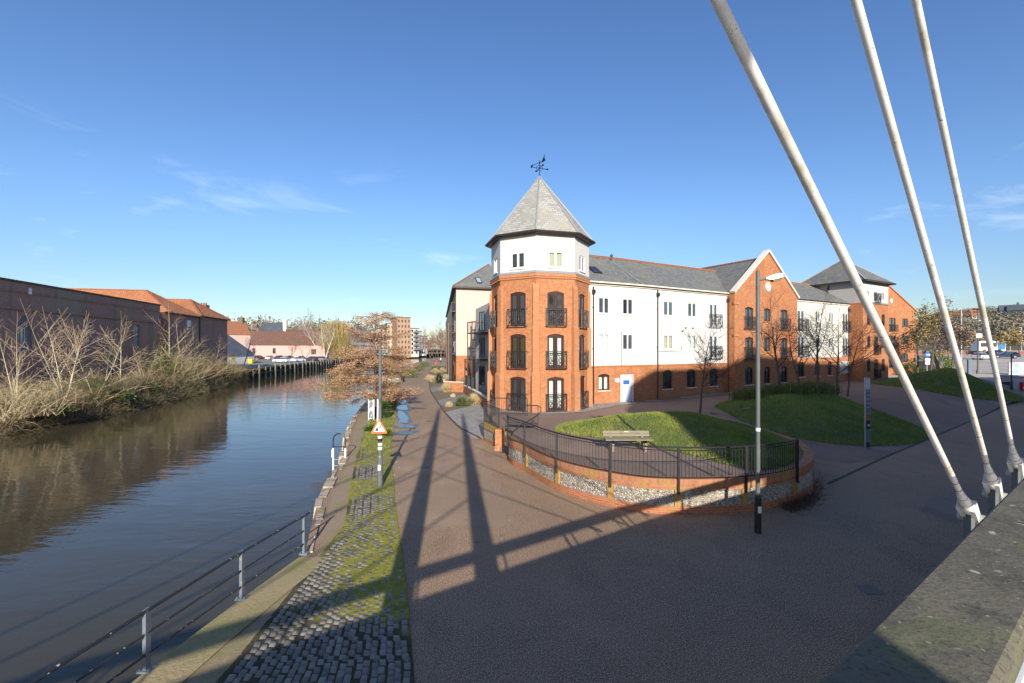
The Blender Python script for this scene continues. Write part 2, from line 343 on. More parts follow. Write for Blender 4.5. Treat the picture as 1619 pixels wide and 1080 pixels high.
def wall(mb, w, z0, z1, ops=(), depth=.14, u0=0, u1=None):
    """wall face with real openings (u0,u1,z0,z1,rise) and their reveals"""
    u1 = w.L if u1 is None else u1
    ops = [o if len(o) == 5 else (*o, 0) for o in ops if o[1] > u0 and o[0] < u1 and o[3] > z0+.01 and o[2] < z1-.01]
    us = sorted({u0, u1, *[o[0] for o in ops], *[o[1] for o in ops]}); us = [x for x in us if u0 <= x <= u1]
    zs = sorted({z0, z1, *[o[2] for o in ops], *[o[3] for o in ops]}); zs = [x for x in zs if z0 <= x <= z1]
    for a, b in zip(us, us[1:]):
        for c, d in zip(zs, zs[1:]):
            m, q = (a+b)/2, (c+d)/2
            if any(o[0] < m < o[1] and o[2] < q < o[3] for o in ops): continue
            mb.face([w.P(a,0,c), w.P(b,0,c), w.P(b,0,d), w.P(a,0,d)])
    for a, b, c, d, r in ops:
        c2, d2 = max(c, z0), min(d, z1)
        top = d2-r
        mb.face([w.P(a,0,c2), w.P(a,0,top), w.P(a,-depth,top), w.P(a,-depth,c2)])
        mb.face([w.P(b,0,top), w.P(b,0,c2), w.P(b,-depth,c2), w.P(b,-depth,top)])
        if c >= z0: mb.face([w.P(a,0,c2), w.P(a,-depth,c2), w.P(b,-depth,c2), w.P(b,0,c2)])
        if d <= z1:
            pts = arcpts(a, b, top, r) if r else [(a, d2), (b, d2)]
            for (ua, za), (ub, zb) in zip(pts, pts[1:]):
                mb.face([w.P(ua,0,za), w.P(ub,0,zb), w.P(ub,-depth,zb), w.P(ua,-depth,za)])
                if r and (d2-za > 1e-4 or d2-zb > 1e-4):
                    mb.face([w.P(ua,0,za), w.P(ub,0,zb), w.P(ub,0,d2), w.P(ua,0,d2)])
def window(parent, w, u0, u1, z0, z1, fm, gm=None, lights=2, fw=.055, rise=0, rec=.07, sill=None, curtain=None, transom=None, mull=None, label=None, name='window', leaf=0, bars=0):
    gm = gm or GLASS; mull = mull or fw
    f = MB(); a, b = -rec-.06, -rec; top = z1-rise
    wbox(f, w, u0, u0+fw, a, b, z0, top); wbox(f, w, u1-fw, u1, a, b, z0, top); wbox(f, w, u0+fw, u1-fw, a, b, z0, z0+fw)
    if rise:
        pts = arcpts(u0, u1, top, rise)
        for (ua, za), (ub, zb) in zip(pts, pts[1:]):
            f.hexa([w.P(ua,b,top-fw), w.P(ub,b,top-fw), w.P(ub,a,top-fw), w.P(ua,a,top-fw)], [w.P(ua,b,za), w.P(ub,b,zb), w.P(ub,a,zb), w.P(ua,a,za)])
    else: wbox(f, w, u0+fw, u1-fw, a, b, top-fw, top)
    for i in range(1, lights):
        c = u0+(u1-u0)*i/lights; wbox(f, w, c-mull/2, c+mull/2, a-.002, b+.004, z0+fw, top-fw)
    if transom: wbox(f, w, u0+fw, u1-fw, a-.001, b+.002, transom-fw/2, transom+fw/2)
    for i in range(bars):
        zz = z0+(z1-z0)*(i+1)/(bars+1); wbox(f, w, u0+fw, u1-fw, a+.01, b-.012, zz-.014, zz+.014)
    if leaf:    # stiles and bottom rails of door leaves
        for i in range(lights):
            x0 = u0+(u1-u0)*i/lights; x1 = u0+(u1-u0)*(i+1)/lights
            wbox(f, w, x0+fw, x0+fw+leaf, a+.01, b-.008, z0+fw, top-fw); wbox(f, w, x1-fw-leaf, x1-fw, a+.01, b-.008, z0+fw, top-fw)
            wbox(f, w, x0+fw+leaf, x1-fw-leaf, a+.01, b-.009, z0+fw, z0+fw+leaf*2.2)
    o = f.build(name, fm, parent)
    if label: o['label'] = label
    g = MB(); g.face([w.P(u0+.01,a+.02,z0+.01), w.P(u1-.01,a+.02,z0+.01), w.P(u1-.01,a+.02,top-.01), w.P(u0+.01,a+.02,top-.01)])
    g.build('pane', CLEAR if curtain is not None else gm, o)
    if curtain is not None:
        k = MB(); n = 14
        for i in range(n):
            ua = u0+(u1-u0)*i/n; ub = u0+(u1-u0)*(i+1)/n; wa = a-.05-(.02 if i % 2 else 0); wb = a-.05-(0 if i % 2 else .02)
            k.face([w.P(ua,wa,z0), w.P(ub,wb,z0), w.P(ub,wb,z1), w.P(ua,wa,z1)])
        k.build('curtain', curtain, o)
    if sill is not None:
        s = MB(); wbox(s, w, u0-.07, u1+.07, -.02, .07, z0-.07, z0-.004); s.build('sill', sill, o)
    return o
def juliet(parent, w, u0, u1, z0, z1, out=.2, bars=False):
    m = MB(); t = .035
    m.bar(w.P(u0,out,z1), w.P(u1,out,z1), .05); m.bar(w.P(u0+.05,out,z1-.1), w.P(u1-.05,out,z1-.1), t); m.bar(w.P(u0,out,z0), w.P(u1,out,z0), .07, .05)
    for u in (u0, u1):
        m.bar(w.P(u,out,z0-.04), w.P(u,out,z1+.02), .05); m.bar(w.P(u,0,z1), w.P(u,out,z1), t); m.bar(w.P(u,0,z0), w.P(u,out,z0), t)
    n = 2; c = (u0+u1)/2; zm = (z0+z1-.1)/2; hh = (z1-.1-z0)/2
    for a, b in ((u0+.02, c), (c, u1-.02)):
        e = (a+b)/2
        m.bar(w.P(a,out,z0), w.P(b,out,z1-.1), .026); m.bar(w.P(b,out,z0), w.P(a,out,z1-.1), .026)
        ring = [w.P(e+math.cos(q)*(b-a)*.28, out, zm+math.sin(q)*(b-a)*.28) for q in [i*math.pi/6 for i in range(13)]]
        m.tube(ring, .017, 5, caps=False)
    m.bar(w.P(c,out,z0), w.P(c,out,z1-.1), .02)
    for i in range(1, 10):
        u = u0+(u1-u0)*i/10; m.bar(w.P(u,out,z0), w.P(u,out,z1-.1), .016)
    return m.build('balcony', BLACK, parent)
def downpipe(parent, w, u, z0, z1):
    m = MB(); m.tube([w.P(u,.08,z0), w.P(u,.08,z1)], .04, 8); wbox(m, w, u-.1, u+.1, .01, .2, z1, z1+.28); m.tube([w.P(u,.08,z1+.2), w.P(u,.05,z1+.5)], .05, 8)
    for z in (z0+1, (z0+z1)/2, z1-1): wbox(m, w, u-.06, u+.06, .005, .06, z, z+.06)
    return m.build('downpipe', BLACK, parent)
def off(p, n, k): return (p[0]+n[0]*k, p[1]+n[1]*k)
# ------------------------------------------------------------------ corner tower
def octv(rad, i): 
    a = R(-7+45*i); return (1.93+rad*math.sin(a), 31.9-rad*math.cos(a))
TR = 3.42
def ring8(mb, r0, r1, z0, z1, inner=None):
    for i in range(8):
        a, b = octv(r0, i), octv(r0, i+1); c, d = octv(r1, i), octv(r1, i+1)
        mb.face([(*a, z0), (*b, z0), (*d, z1), (*c, z1)])
tower = thing('octagonal_tower', 'octagonal brick tower with white top storey, slate spire roof and weathervane', 'tower', (1.93, 31.9, .9))
bw, ww = MB(), MB()
drs = ((1.0, 3.15), (3.7, 5.88), (6.4, 8.58))
for i in range(8):
    w = W(octv(TR, i), octv(TR, i+1)); vis = i in (0, 1, 6, 7); c = w.L/2
    ops = [(c-.56, c+.56, a, b, .12) for a, b in drs] if vis else []
    wall(bw, w, .3, 9.36, ops)
    wall(ww, w, 9.86, 12.3, [(c-.5, c+.5, 10.1, 11.12)] if vis else [], depth=.1)
bw.build('brick_wall', BR, tower); ww.build('rendered_wall', WHITE, tower)
cur = {(7,0): CURT, (7,1): CURT_Y, (0,0): CURT, (0,1): CURT, (1,0): CURT}
for i in (7, 0, 1, 6):
    w = W(octv(TR, i), octv(TR, i+1)); c = w.L/2
    for k, (a, b) in enumerate(drs):
        window(tower, w, c-.56, c+.56, a, b, BROWNF, lights=2, fw=.09, rise=.12, rec=.06, curtain=cur.get((i, k)), name='french_window', mull=.13, leaf=.05)
        juliet(tower, w, c-.68, c+.68, a+.0, a+1.08)
    window(tower, w, c-.5, c+.5, 10.1, 11.12, UPVC, lights=2, fw=.075, rec=.03, sill=UPVC, curtain=CURT_C if i in (7, 0) else None, gm=GLASSB, mull=.14)
m = MB()     # corbelled dentil band and lead-capped offset
ring8(m, TR+.002, TR+.05, 9.34, 9.4); ring8(m, TR+.05, TR+.05, 9.4, 9.5); ring8(m, TR+.05, TR+.1, 9.5, 9.52); ring8(m, TR+.1, TR+.1, 9.52, 9.72)
for i in range(8):
    w = W(octv(TR+.05, i), octv(TR+.05, i+1)); n = int(w.L/.2)
    for k in range(n): wbox(m, w, w.L*(k+.2)/n, w.L*(k+.7)/n, -.01, .045, 9.4, 9.5)
m.build('corbel_band', BR_BUT, tower)
m = MB(); ring8(m, TR+.12, TR+.12, 9.72, 9.76); ring8(m, TR+.12, TR-.01, 9.76, 9.9); m.build('lead_flashing', LEAD, tower)
for i in range(8):
    a = R(-7+45*i); o = Vector((math.sin(a), -math.cos(a))); t = Vector((math.cos(a), math.sin(a)))
    b = MB(); cx = Vector((1.93, 31.9))
    for (z0, z1, zt, pr, hw) in ((.3, 3.3, 3.55, .24, .26), (3.3, 6.3, 6.5, .15, .22), (6.3, 8.75, 9.1, .1, .19)):
        def q(r, s, z): v = cx+o*r+t*s; return (v.x, v.y, z)
        r0 = TR-.35; r1 = TR+pr
        b.hexa([q(r1,-hw,z0), q(r1,hw,z0), q(r0,hw,z0), q(r0,-hw,z0)], [q(r1,-hw,z1), q(r1,hw,z1), q(r0,hw,z1), q(r0,-hw,z1)])
        b.hexa([q(r1,-hw,z1), q(r1,hw,z1), q(r0,hw,z1), q(r0,-hw,z1)], [q(TR-.06,-hw,zt), q(TR-.06,hw,zt), q(r0,hw,zt), q(r0,-hw,zt)])
    b.build('buttress', BR_BUT, tower)
m = MB(); RE = 3.74
for i in range(8):
    a, b = octv(RE, i), octv(RE, i+1); m.face([(*a, 12.3), (*b, 12.3), (1.93, 31.9, 17.0)])
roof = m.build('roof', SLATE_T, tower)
m = MB()
for i in range(8):
    a = octv(RE+.01, i); m.tube([(*a, 12.32), (1.93, 31.9, 17.02)], [.07, .05], 6)
m.build('hip_flashing', LEAD, roof)
m = MB(); ring8(m, TR-.02, RE+.02, 12.16, 12.16); ring8(m, RE+.02, RE+.02, 12.16, 12.3)
for i in range(8): m.tube([(*octv(RE+.08, i), 12.27), (*octv(RE+.08, i+1), 12.27)], .075, 8)
m.build('gutter', GUT, tower)
m = MB(); m.tube([(1.93,31.9,16.9), (1.93,31.9,18.15)], .025, 6); zc = 17.6
for a in (20, 110, 200, 290):
    e = (1.93+math.cos(R(a))*.6, 31.9+math.sin(R(a))*.6, zc); m.bar((1.93,31.9,zc), e, .03); m.lathe((e[0], e[1], zc-.07), [(.01,0),(.07,.05),(.07,.09),(.01,.14)], 6)
m.tube([(1.93+math.cos(k*math.pi/6)*.22, 31.9, zc+math.sin(k*math.pi/6)*.2) for k in range(13)], .014, 5, caps=False)
m.lathe((1.93,31.9,17.9), [(.01,0),(.06,.05),(.06,.08),(.01,.12)], 8)
def cyx(u, z): return (1.93+u, 31.9, 18.0+z)
m.bar(cyx(-.52,-.22), cyx(.4,.16), .028)
m.hexa([cyx(-.6,-.26), cyx(-.45,-.26), (1.93-.45,31.93,17.74), (1.93-.6,31.93,17.74)], [cyx(-.6,-.2), cyx(-.45,-.14), (1.93-.45,31.93,17.86), (1.93-.6,31.93,17.8)])
body = [(.12,.0),(.3,.06),(.42,.16),(.36,.3),(.36,.62),(.3,.42),(.2,.2)]
i0 = len(m.v); n = len(body)
m.v += [(1.93+u, 31.87, 18.0+z) for u, z in body]+[(1.93+u, 31.93, 18.0+z) for u, z in body]
m.f += [tuple(i0+k for k in range(n)), tuple(i0+n+k for k in reversed(range(n)))]+[(i0+k, i0+(k+1) % n, i0+n+(k+1) % n, i0+n+k) for k in range(n)]
m.build('weathervane', IRONW, tower)
# ------------------------------------------------------------------ white terrace (two angled fronts)
A0, A1, B1 = (5.0, 32.36), (9.75, 34.6), (18.85, 39.76)
wA, wB = W(A0, A1), W(A1, B1)
terrace = thing('rendered_terrace', 'white rendered flats over a brick ground floor, between octagonal tower and brick gable', 'building', (9.75, 34.6, .9))
EZ, BZ, RZ = 9.75, 3.7, 12.55
opsA, opsB, items = [], [], []
def addw(w, lst, px0, px1, z0, z1, rise, style): 
    o = (w.u(px0), w.u(px1), z0, z1, rise); lst.append(o); items.append((w, o, style))
for a, b in ((946.7, 963.5), (984.8, 1001)):
    addw(wA, opsA, a, b, 7.5, 8.68, 0, 'cas'); addw(wA, opsA, a, b, 4.85, 6.03, 0, 'cas')
addw(wA, opsA, 946, 963.5, 1.9, 3.1, .12, 'brown'); addw(wA, opsA, 982, 1000, .95, 3.02, .1, 'door')
for a, b in ((1049.6, 1064.6), (1088, 1101.5)):
    addw(wB, opsB, a, b, 7.55, 8.7, 0, 'cas'); addw(wB, opsB, a, b, 4.9, 6.02, 0, 'cas')
for z in (6.75, 4.05): addw(wB, opsB, 1122, 1135, z, z+2.0, 0, 'fren')
for a, b in ((1048, 1063), (1086, 1100), (1122, 1135)): addw(wB, opsB, a, b, 1.75, 3.25, .2, 'dark')
m, m2 = MB(), MB()
for w, ops in ((wA, opsA), (wB, opsB)):
    wall(m, w, .3, BZ, ops); wall(m2, w, BZ, EZ, ops, depth=.1)
    wbox(m, w, .0, w.L, 0.0, .035, BZ-.09, BZ-.012)
m.build('brick_wall', BR, terrace); m2.build('rendered_wall', WHITE, terrace)
nc = 0
for w, o, st in items:
    u0, u1, z0, z1, r = o
    if st == 'cas': 
        nc += 1; window(terrace, w, u0, u1, z0, z1, UPVC, lights=2, fw=.06, mull=.1, rec=.045, sill=UPVC, curtain={2: CURT, 6: CURT_C, 8: CURT, 3: None}.get(nc), gm=GLASSB if nc % 3 else GLASS)
    if st == 'brown': window(terrace, w, u0, u1, z0, z1, BROWNF, lights=2, fw=.08, rise=r, curtain=CURT, sill=TRIM, mull=.12)
    if st == 'fren':
        window(terrace, w, u0, u1, z0, z1, UPVC, lights=2, fw=.07, rec=.03, name='french_window', mull=.1, leaf=.03, gm=GLASSB); juliet(terrace, w, u0-.12, u1+.3, z0+.02, z0+1.08)
    if st == 'dark': window(terrace, w, u0, u1, z0, z1, DARKF, lights=2, fw=.05, rise=r, rec=.1, sill=TRIM, bars=2)
    if st == 'door':
        d = MB(); wbox(d, w, u0, u1, -.12, -.07, z0, z1-.1); dd = d.build('door', DOORW, terrace); dd['label'] = 'pale blue plain service door'
        q = MB(); wbox(q, w, u0-.06, u0, -.06, .03, z0, z1-.05); wbox(q, w, u1, u1+.06, -.06, .03, z0, z1-.05); wbox(q, w, u0, u1, -.06, .03, z1-.1, z1-.03); q.build('door_frame', UPVC, dd)
        q = MB(); wbox(q, w, (u0+u1)/2-.28, (u0+u1)/2+.28, -.07, -.055, z1-.75, z1-.45); q.build('door_sign', BLUE, dd)
        q = MB(); wbox(q, w, u1-.12, u1-.07, -.07, -.03, z0+1, z0+1.12); q.build('handle', GALV, dd)
        q = MB(); wbox(q, w, u0-.1, u1+.1, -.05, .5, z0-.2, z0-.05); q.build('door_step', CONC, terrace)
q = MB(); wbox(q, wA, wA.u(972), wA.u(977.5), 0, .12, 2.45, 2.75); q.build('alarm_box', UPVC, terrace)
downpipe(terrace, wA, wA.u(937.5), .95, 8.9); downpipe(terrace, wB, wB.u(1039), 1.0, 9.0)
q = MB(); q.tube([wA.P(wA.u(982), .03, 3.6), wA.P(wA.u(982), .03, 6.2)], .015, 5)
a = wB.u(1041); b = wB.u(1077); q.tube([wB.P(a,.03,4.7), wB.P(b,.03,4.75), wB.P(b,.03,5.2)], .012, 5); q.build('cable', BLACK, terrace)
for px, z in ((1078, 6.35), (1084, 6.62), (1095, 6.62)):
    q = MB(); u = wB.u(px); q.tube([wB.P(u,-.02,z), wB.P(u,.06,z)], .07, 10); q.build('vent', BLACK, terrace)
def roofpair(w0, w1, eave, ridge, z0, z1, depth, over=.28):
    pass
nA, nB = wA.n, wB.n; nm = (nA+nB).normalized()
e = [off(A0, nA, .3), off(A1, nm, .3), off(B1, nB, .3)]; rg = [off(A0, nA, -4), off(A1, nm, -4), off(off(B1, nB, -4), wB.d, 4.0)]; bk = [off(A0, nA, -8), off(A1, nm, -8), off(B1, nB, -8)]
EB = EZ-.02
m = MB()
for i in (0, 1):
    m.face([(*e[i], EB), (*e[i+1], EB), (*rg[i+1], RZ), (*rg[i], RZ)]); m.face([(*bk[i+1], EZ), (*bk[i], EZ), (*rg[i], RZ), (*rg[i+1], RZ)])
rf = m.build('roof', SLATE, terrace)
m = MB()
for i in (0, 1): m.bar((*rg[i], RZ+.03), (*rg[i+1], RZ+.03), .26, .16)
m.build('ridge_tiles', PANT_O, rf)
m = MB()
for w, a, b in ((wA, 0, wA.L), (wB, 0, wB.L)): wbox(m, w, a, b, .002, .1, EZ-.2, EZ-.04); m.bar(w.P(a,.27,EZ-.02), w.P(b,.27,EZ-.02), .1, .09)
m.build('eaves_trim', TRIM, terrace)
wbk = W(off(B1, nB, -8), off(A0, nA, -8)); m = MB(); wall(m, wbk, .3, EZ); m.build('rear_wall', BR, terrace)
m = MB(); m.bar((*off(A1, nm, .32), EZ+.03), (*off(A1, nm, -4), RZ+.03), .1, .05); m.build('valley_flashing', LEAD, rf)
def on_slope(w, u, k, ez, rz, dep=4.0):   # point on a front roof slope, k=0 eave..1 ridge
    return Vector(w.P(u, .3-(dep+.3)*k, ez+(rz-ez)*k))
def skylight(parent, w, px, k0, k1, ww_, ez, rz, gm, dep=4.0):
    u = w.u(px); a = on_slope(w, u, k0, ez, rz, dep); b = on_slope(w, u+ww_, k0, ez, rz, dep); c = on_slope(w, u+ww_, k1, ez, rz, dep); d = on_slope(w, u, k1, ez, rz, dep)
    nn = (b-a).cross(d-a).normalized(); q = MB(); q.hexa([a,b,c,d], [p+nn*.09 for p in (a,b,c,d)]); s = q.build('skylight', DARKF, parent)
    ins = [a+(b-a)*.12+(d-a)*.1, b-(b-a)*.12+(c-b)*.1, c-(c-d)*.12-(c-b)*.1, d+(c-d)*.12-(d-a)*.1]
    q = MB(); q.hexa([p+nn*.085 for p in ins], [p+nn*.1 for p in ins]); q.build('pane', gm, s)
skylight(terrace, wA, 952, .3, .52, .75, EB, RZ, GLASS)
p = on_slope(wB, wB.u(1022)-.5, .85, EB, RZ); m = MB(); m.lathe((p.x, p.y, p.z-.1), [(.06,0),(.06,.5),(.13,.52),(.13,.6),(.05,.7)], 10); m.build('roof_vent', BLACK, terrace)
# ------------------------------------------------------------------ brick gabled block
G0, G1 = (19.12, 39.05), (27.5, 43.83)
wG = W(G0, G1); gab = thing('gabled_block', 'orange brick block with steep gable and round white plaque', 'building', (*G0, 1))
ops = []; it = []
for k, (a, b) in enumerate(((1178, 1191), (1207.7, 1218), (1234, 1245))):
    u0, u1 = wG.u(a), wG.u(b)
    for z, zt in ((6.65, 8.6), (3.95, 5.95)):
        zz = z if k != 1 else z+.75
        ops.append((u0, u1, zz, zt, .12)); it.append((ops[-1], 'f' if k != 1 else 'w'))
    ops.append((u0, u1, 1.75, 3.3, .2)); it.append((ops[-1], 'd'))
m = MB(); GE, GA = 9.9, 13.75
wall(m, wG, .3, GE, ops); c = wG.L/2
m.face([wG.P(0,0,GE), wG.P(wG.L,0,GE), wG.P(c,0,GA)])
wl = W(off(G0, wG.n, -9), G0); wr = W(G1, off(G1, wG.n, -9)); wall(m, wl, .3, GE); wall(m, wr, .3, GE)
m.build('wall', BR, gab)
for o, s in it:
    u0, u1, z0, z1, r = o
    if s == 'd': window(gab, wG, u0, u1, z0, z1, DARKF, lights=2, fw=.05, rise=r, rec=.1, sill=TRIM, bars=2)
    else: window(gab, wG, u0, u1, z0, z1, DARKF, lights=2, fw=.08, rise=r, rec=.06, gm=GLASSB, sill=BR_BUT if s == 'w' else None, name='french_window' if s == 'f' else 'window')
    if s == 'f': juliet(gab, wG, u0-.18, u1+.18, z0+.02, z0+1.08)
m = MB(); c3 = wG.P(c, 0, 10.55); 
m.tube([wG.P(c,-.02,10.55), wG.P(c,.06,10.55)], .42, 20); m.build('plaque', TRIM, gab)
m = MB()
for s in (0, 1):
    a = wG.P(-.15 if s == 0 else wG.L+.15, -.1, GE-.1); b = wG.P(c, -.1, GA+.12); m.bar(a, b, .5, .18)
m.build('gable_coping', TRIM, gab)
m = MB()
for s in (0, 1):
    ue = -.2 if s == 0 else wG.L+.2
    a = wG.P(ue, -.3, GE-.05); b = wG.P(ue, -9, GE-.05); cc = wG.P(c, -9.4, 13.25); d = wG.P(c, -.3, 13.25)
    m.face([a, d, cc, b] if s == 0 else [a, b, cc, d])
rf = m.build('roof', SLATE, gab); m = MB(); m.bar(wG.P(c,-.35,13.27), wG.P(c,-9.3,13.27), .25, .14); m.build('ridge_tiles', PANT_O, rf)
for ua, ub, wa, za, zb in ((-.1,.55,.06,8.75,9.0),(-.1,.55,.06,6.0,6.2),(0,wG.L,.03,3.55,3.66)): m = MB(); wbox(m, wG, ua, ub, -.05, wa, za, zb); m.build('brick_band', BR_BUT, gab)
downpipe(gab, W(B1, G0), .2, 1.0, 9.0)
# ------------------------------------------------------------------ far white wing
C0p = off(off(B1, wB.d, 9.6), wB.n, 0); C1p = off(off(B1, wB.d, 21.1), wB.n, 0)
wC = W(C0p, C1p); far = thing('rendered_wing', 'off-white rendered wing behind bare trees, between brick gable and hipped corner block', 'building', (*C0p, 1.2))
CE, CB = 9.85, 4.0; ops = []; it = []
def cw(a, b, z0, z1, r, s): ops.append((wC.u(a), wC.u(b), z0, z1, r)); it.append((ops[-1], s))
for a, b in ((1261, 1272), (1332.6, 1341)): cw(a, b, 6.8, 8.75, 0, 'f'); cw(a, b, 4.15, 6.1, 0, 'f')
for a, b in ((1290, 1297), (1311, 1318)): cw(a, b, 7.7, 8.75, 0, 'c'); cw(a, b, 5.0, 6.05, 0, 'c')
for a, b in ((1260, 1272), (1289, 1296), (1309, 1315)): cw(a, b, 2.1, 3.6, .2, 'd')
cw(1328, 1342, 2.3, 3.55, 0, 'b')
m, m2 = MB(), MB(); wall(m, wC, .3, CB, ops); wall(m2, wC, CB, CE, ops, depth=.1)
m.build('brick_wall', BR, far); m2.build('rendered_wall', WHITE2, far)
for o, s in it:
    u0, u1, z0, z1, r = o
    if s == 'f': window(far, wC, u0, u1, z0, z1, UPVC, fw=.07, rec=.03, gm=GLASSB, name='french_window', mull=.1); juliet(far, wC, u0-.2, u1+.35, z0, z0+1.08)
    if s == 'c': window(far, wC, u0, u1, z0, z1, UPVC, fw=.07, rec=.03, mull=.12, sill=UPVC)
    if s == 'd': window(far, wC, u0, u1, z0, z1, DARKF, lights=2, fw=.05, rise=r, rec=.1, sill=TRIM)
    if s == 'b': window(far, wC, u0, u1, z0, z1, UPVC, lights=6, fw=.06, rec=.05, curtain=CURT, sill=TRIM)
m = MB(); a, b = wC.P(-.3,.3,CE-.03), wC.P(wC.L+1,.3,CE-.03); c, d = wC.P(wC.L+1,-4,12.4), wC.P(-4,-4,12.4); e2, f2 = wC.P(wC.L,-8,CE), wC.P(-.3,-8,CE)
m.face([a,b,c,d]); m.face([e2,f2,d,c]); rf = m.build('roof', SLATE, far)
m = MB(); m.bar(d, c, .25, .14); m.build('ridge_tiles', PANT_O, rf)
m = MB(); wbox(m, wC, 0, wC.L, .003, .1, CE-.2, CE-.05); m.build('eaves_trim', TRIM, far)
downpipe(far, wC, wC.L-.25, 1.3, 9.0)
# ------------------------------------------------------------------ hipped corner block
K0 = off(C1p, wC.n, 1.3); K1 = off(K0, wC.d, 5.9)
wK = W(K0, K1); wKl = W(off(K0, wC.n, -6.6), K0); wKr = W(K1, off(K1, wC.n, -6.6)); wKb = W(wKr.p1, wKl.p0)
blk = thing('hipped_corner_block', 'four-storey brick block with white top floor and hipped slate roof', 'building', (*K0, 1.4))
KE, KB = 12.25, 10.05; ops = []; it = []
for a, b, s in ((1371, 1376, 'n'), (1382, 1388.5, 'f'), (1394, 1399, 'n')):
    for z, zt in ((10.35, 11.25), (7.5, 8.8), (5.0, 6.3), (2.35, 3.75)):
        lo = z-.55 if s == 'f' else z
        if z > 10: lo = z-.2 if s == 'f' else z
        ops.append((wK.u(a), wK.u(b), lo, zt, .12 if z < 10 else 0)); it.append((ops[-1], s))
m, m2, m3 = MB(), MB(), MB()
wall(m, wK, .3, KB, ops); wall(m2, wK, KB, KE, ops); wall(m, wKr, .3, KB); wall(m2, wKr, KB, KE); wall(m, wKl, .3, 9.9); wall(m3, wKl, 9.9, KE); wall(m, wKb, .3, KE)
m.build('brick_wall', BR, blk); m2.build('white_upper_wall', WHITE, blk); m3.build('shade_grey_side_wall', GREYR, blk)  # side wall's shade is put into its grey; the front stays white
for o, s in it:
    u0, u1, z0, z1, r = o; top = z0 > 9
    window(blk, wK, u0, u1, z0, z1, UPVC if top else DARKF, lights=2, fw=.06, rise=r, rec=.05, gm=GLASS, name='french_window' if s == 'f' else 'window')
    if s == 'f': juliet(blk, wK, u0-.15, u1+.15, z0-.15, z0+.9)
m = MB(); wbox(m, wK, 0, wK.L, 0, .1, KB-.18, KB-.01); m.build('lead_flashing', LEAD, blk)
m = MB(); ctr = wK.p0+wK.d*wK.L/2-wK.n*3.3; ap = (ctr.x, ctr.y, 15.4)
cs = [wK.P(-.5,.5,KE), wK.P(wK.L+.5,.5,KE), wK.P(wK.L+.5,-7.1,KE), wK.P(-.5,-7.1,KE)]
for i in range(4): m.face([cs[i], cs[(i+1) % 4], ap])
rf = m.build('roof', SLATE, blk)
m = MB(); m.face([(p[0], p[1], KE-.012) for p in reversed(cs)])
for i in range(4): m.bar(cs[i], cs[(i+1) % 4], .14, .16)
m.build('gutter', GUT, blk)
m = MB()
for i in range(4): m.bar(Vector(cs[i])+Vector((0,0,.03)), ap, .14, .06)
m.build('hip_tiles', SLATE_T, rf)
downpipe(blk, wKl, 3.2, 10.2, 11.6)
# ------------------------------------------------------------------ brick house beyond the corner block
def wpt(px, y): return (AT(px, y), y)
H0 = wpt(1398, 67.0); H1 = wpt(1448, 70.5)
wH = W(H0, H1); hs = thing('brick_gable_house', 'brick house with stepped-back half gable beyond the hipped block', 'building', (*H0, 1.6))
ops = []; it = []
for a, b, s in ((1406, 1416, 'f'), (1426.5, 1435.5, 'w')):
    for zt in (9.45, 6.8, 4.1): ops.append((wH.u(a), wH.u(b), zt-(1.95 if s == 'f' else 1.25), zt)); it.append((ops[-1], s))
m = MB(); wall(m, wH, .5, 10.7, ops); m.face([wH.P(0,0,10.7), wH.P(wH.L,0,10.7), wH.P(.3,0,14.6), wH.P(0,0,14.7)])
wall(m, W(H1, off(H1, wH.n, -9)), .5, 10.7); m.build('wall', BR, hs)
for o, s in it:
    window(hs, wH, *o[:4], DARKF, lights=2, fw=.09, rec=.05, gm=GLASSB, name='french_window' if s == 'f' else 'window')
    if s == 'f': juliet(hs, wH, o[0]-.15, o[1]+.25, o[2], o[2]+.95)
m = MB(); m.tube([wH.P(wH.u(1409),-.02,12.0), wH.P(wH.u(1409),.06,12.0)], .35, 16); m.build('plaque', TRIM, hs)
m = MB(); m.bar(wH.P(0,-.1,14.75), wH.P(wH.L+.2,-.1,10.65), .45, .16); m.build('gable_coping', BR_BUT, hs)
m = MB(); m.face([wH.P(0,-.2,14.6), wH.P(wH.L+.2,-.2,10.6), wH.P(wH.L+.2,-9,10.6), wH.P(0,-9,14.6)]); rf = m.build('roof', SLATE, hs)
y2 = 80; J0, J1 = wpt(1420, y2), wpt(1446, y2+2)
hs2 = thing('mossy_slate_house', 'far house with steep mossy slate roof behind the brick half gable', 'building', (*J0, 1.6))
wJ = W(J0, J1); m = MB(); wall(m, wJ, .5, 11); m.face([wJ.P(wJ.L,0,.5), wJ.P(wJ.L,-6,.5), wJ.P(wJ.L,-6,11), wJ.P(wJ.L,-3,15.2), wJ.P(wJ.L,0,11)]); m.build('wall', BR_OLD, hs2)
SLM = mat('mossy_slate', brick=dict(c1=(.15,.13,.07), c2=(.2,.17,.1), m=(.09,.08,.05), w=.3, h=.2, ms=.012), rough=.8, layers=((1,.5,.7,(.16,.15,.06),.6),))
m = MB(); m.face([wJ.P(-.2,.2,10.9), wJ.P(wJ.L,.2,10.9), wJ.P(wJ.L,-3,15.0), wJ.P(-.2,-3,15.0)]); m.face([wJ.P(-.2,-3,15.0), wJ.P(wJ.L,-3,15.0), wJ.P(wJ.L,-6.2,10.9), wJ.P(-.2,-6.2,10.9)]); m.build('roof', SLM, hs2)
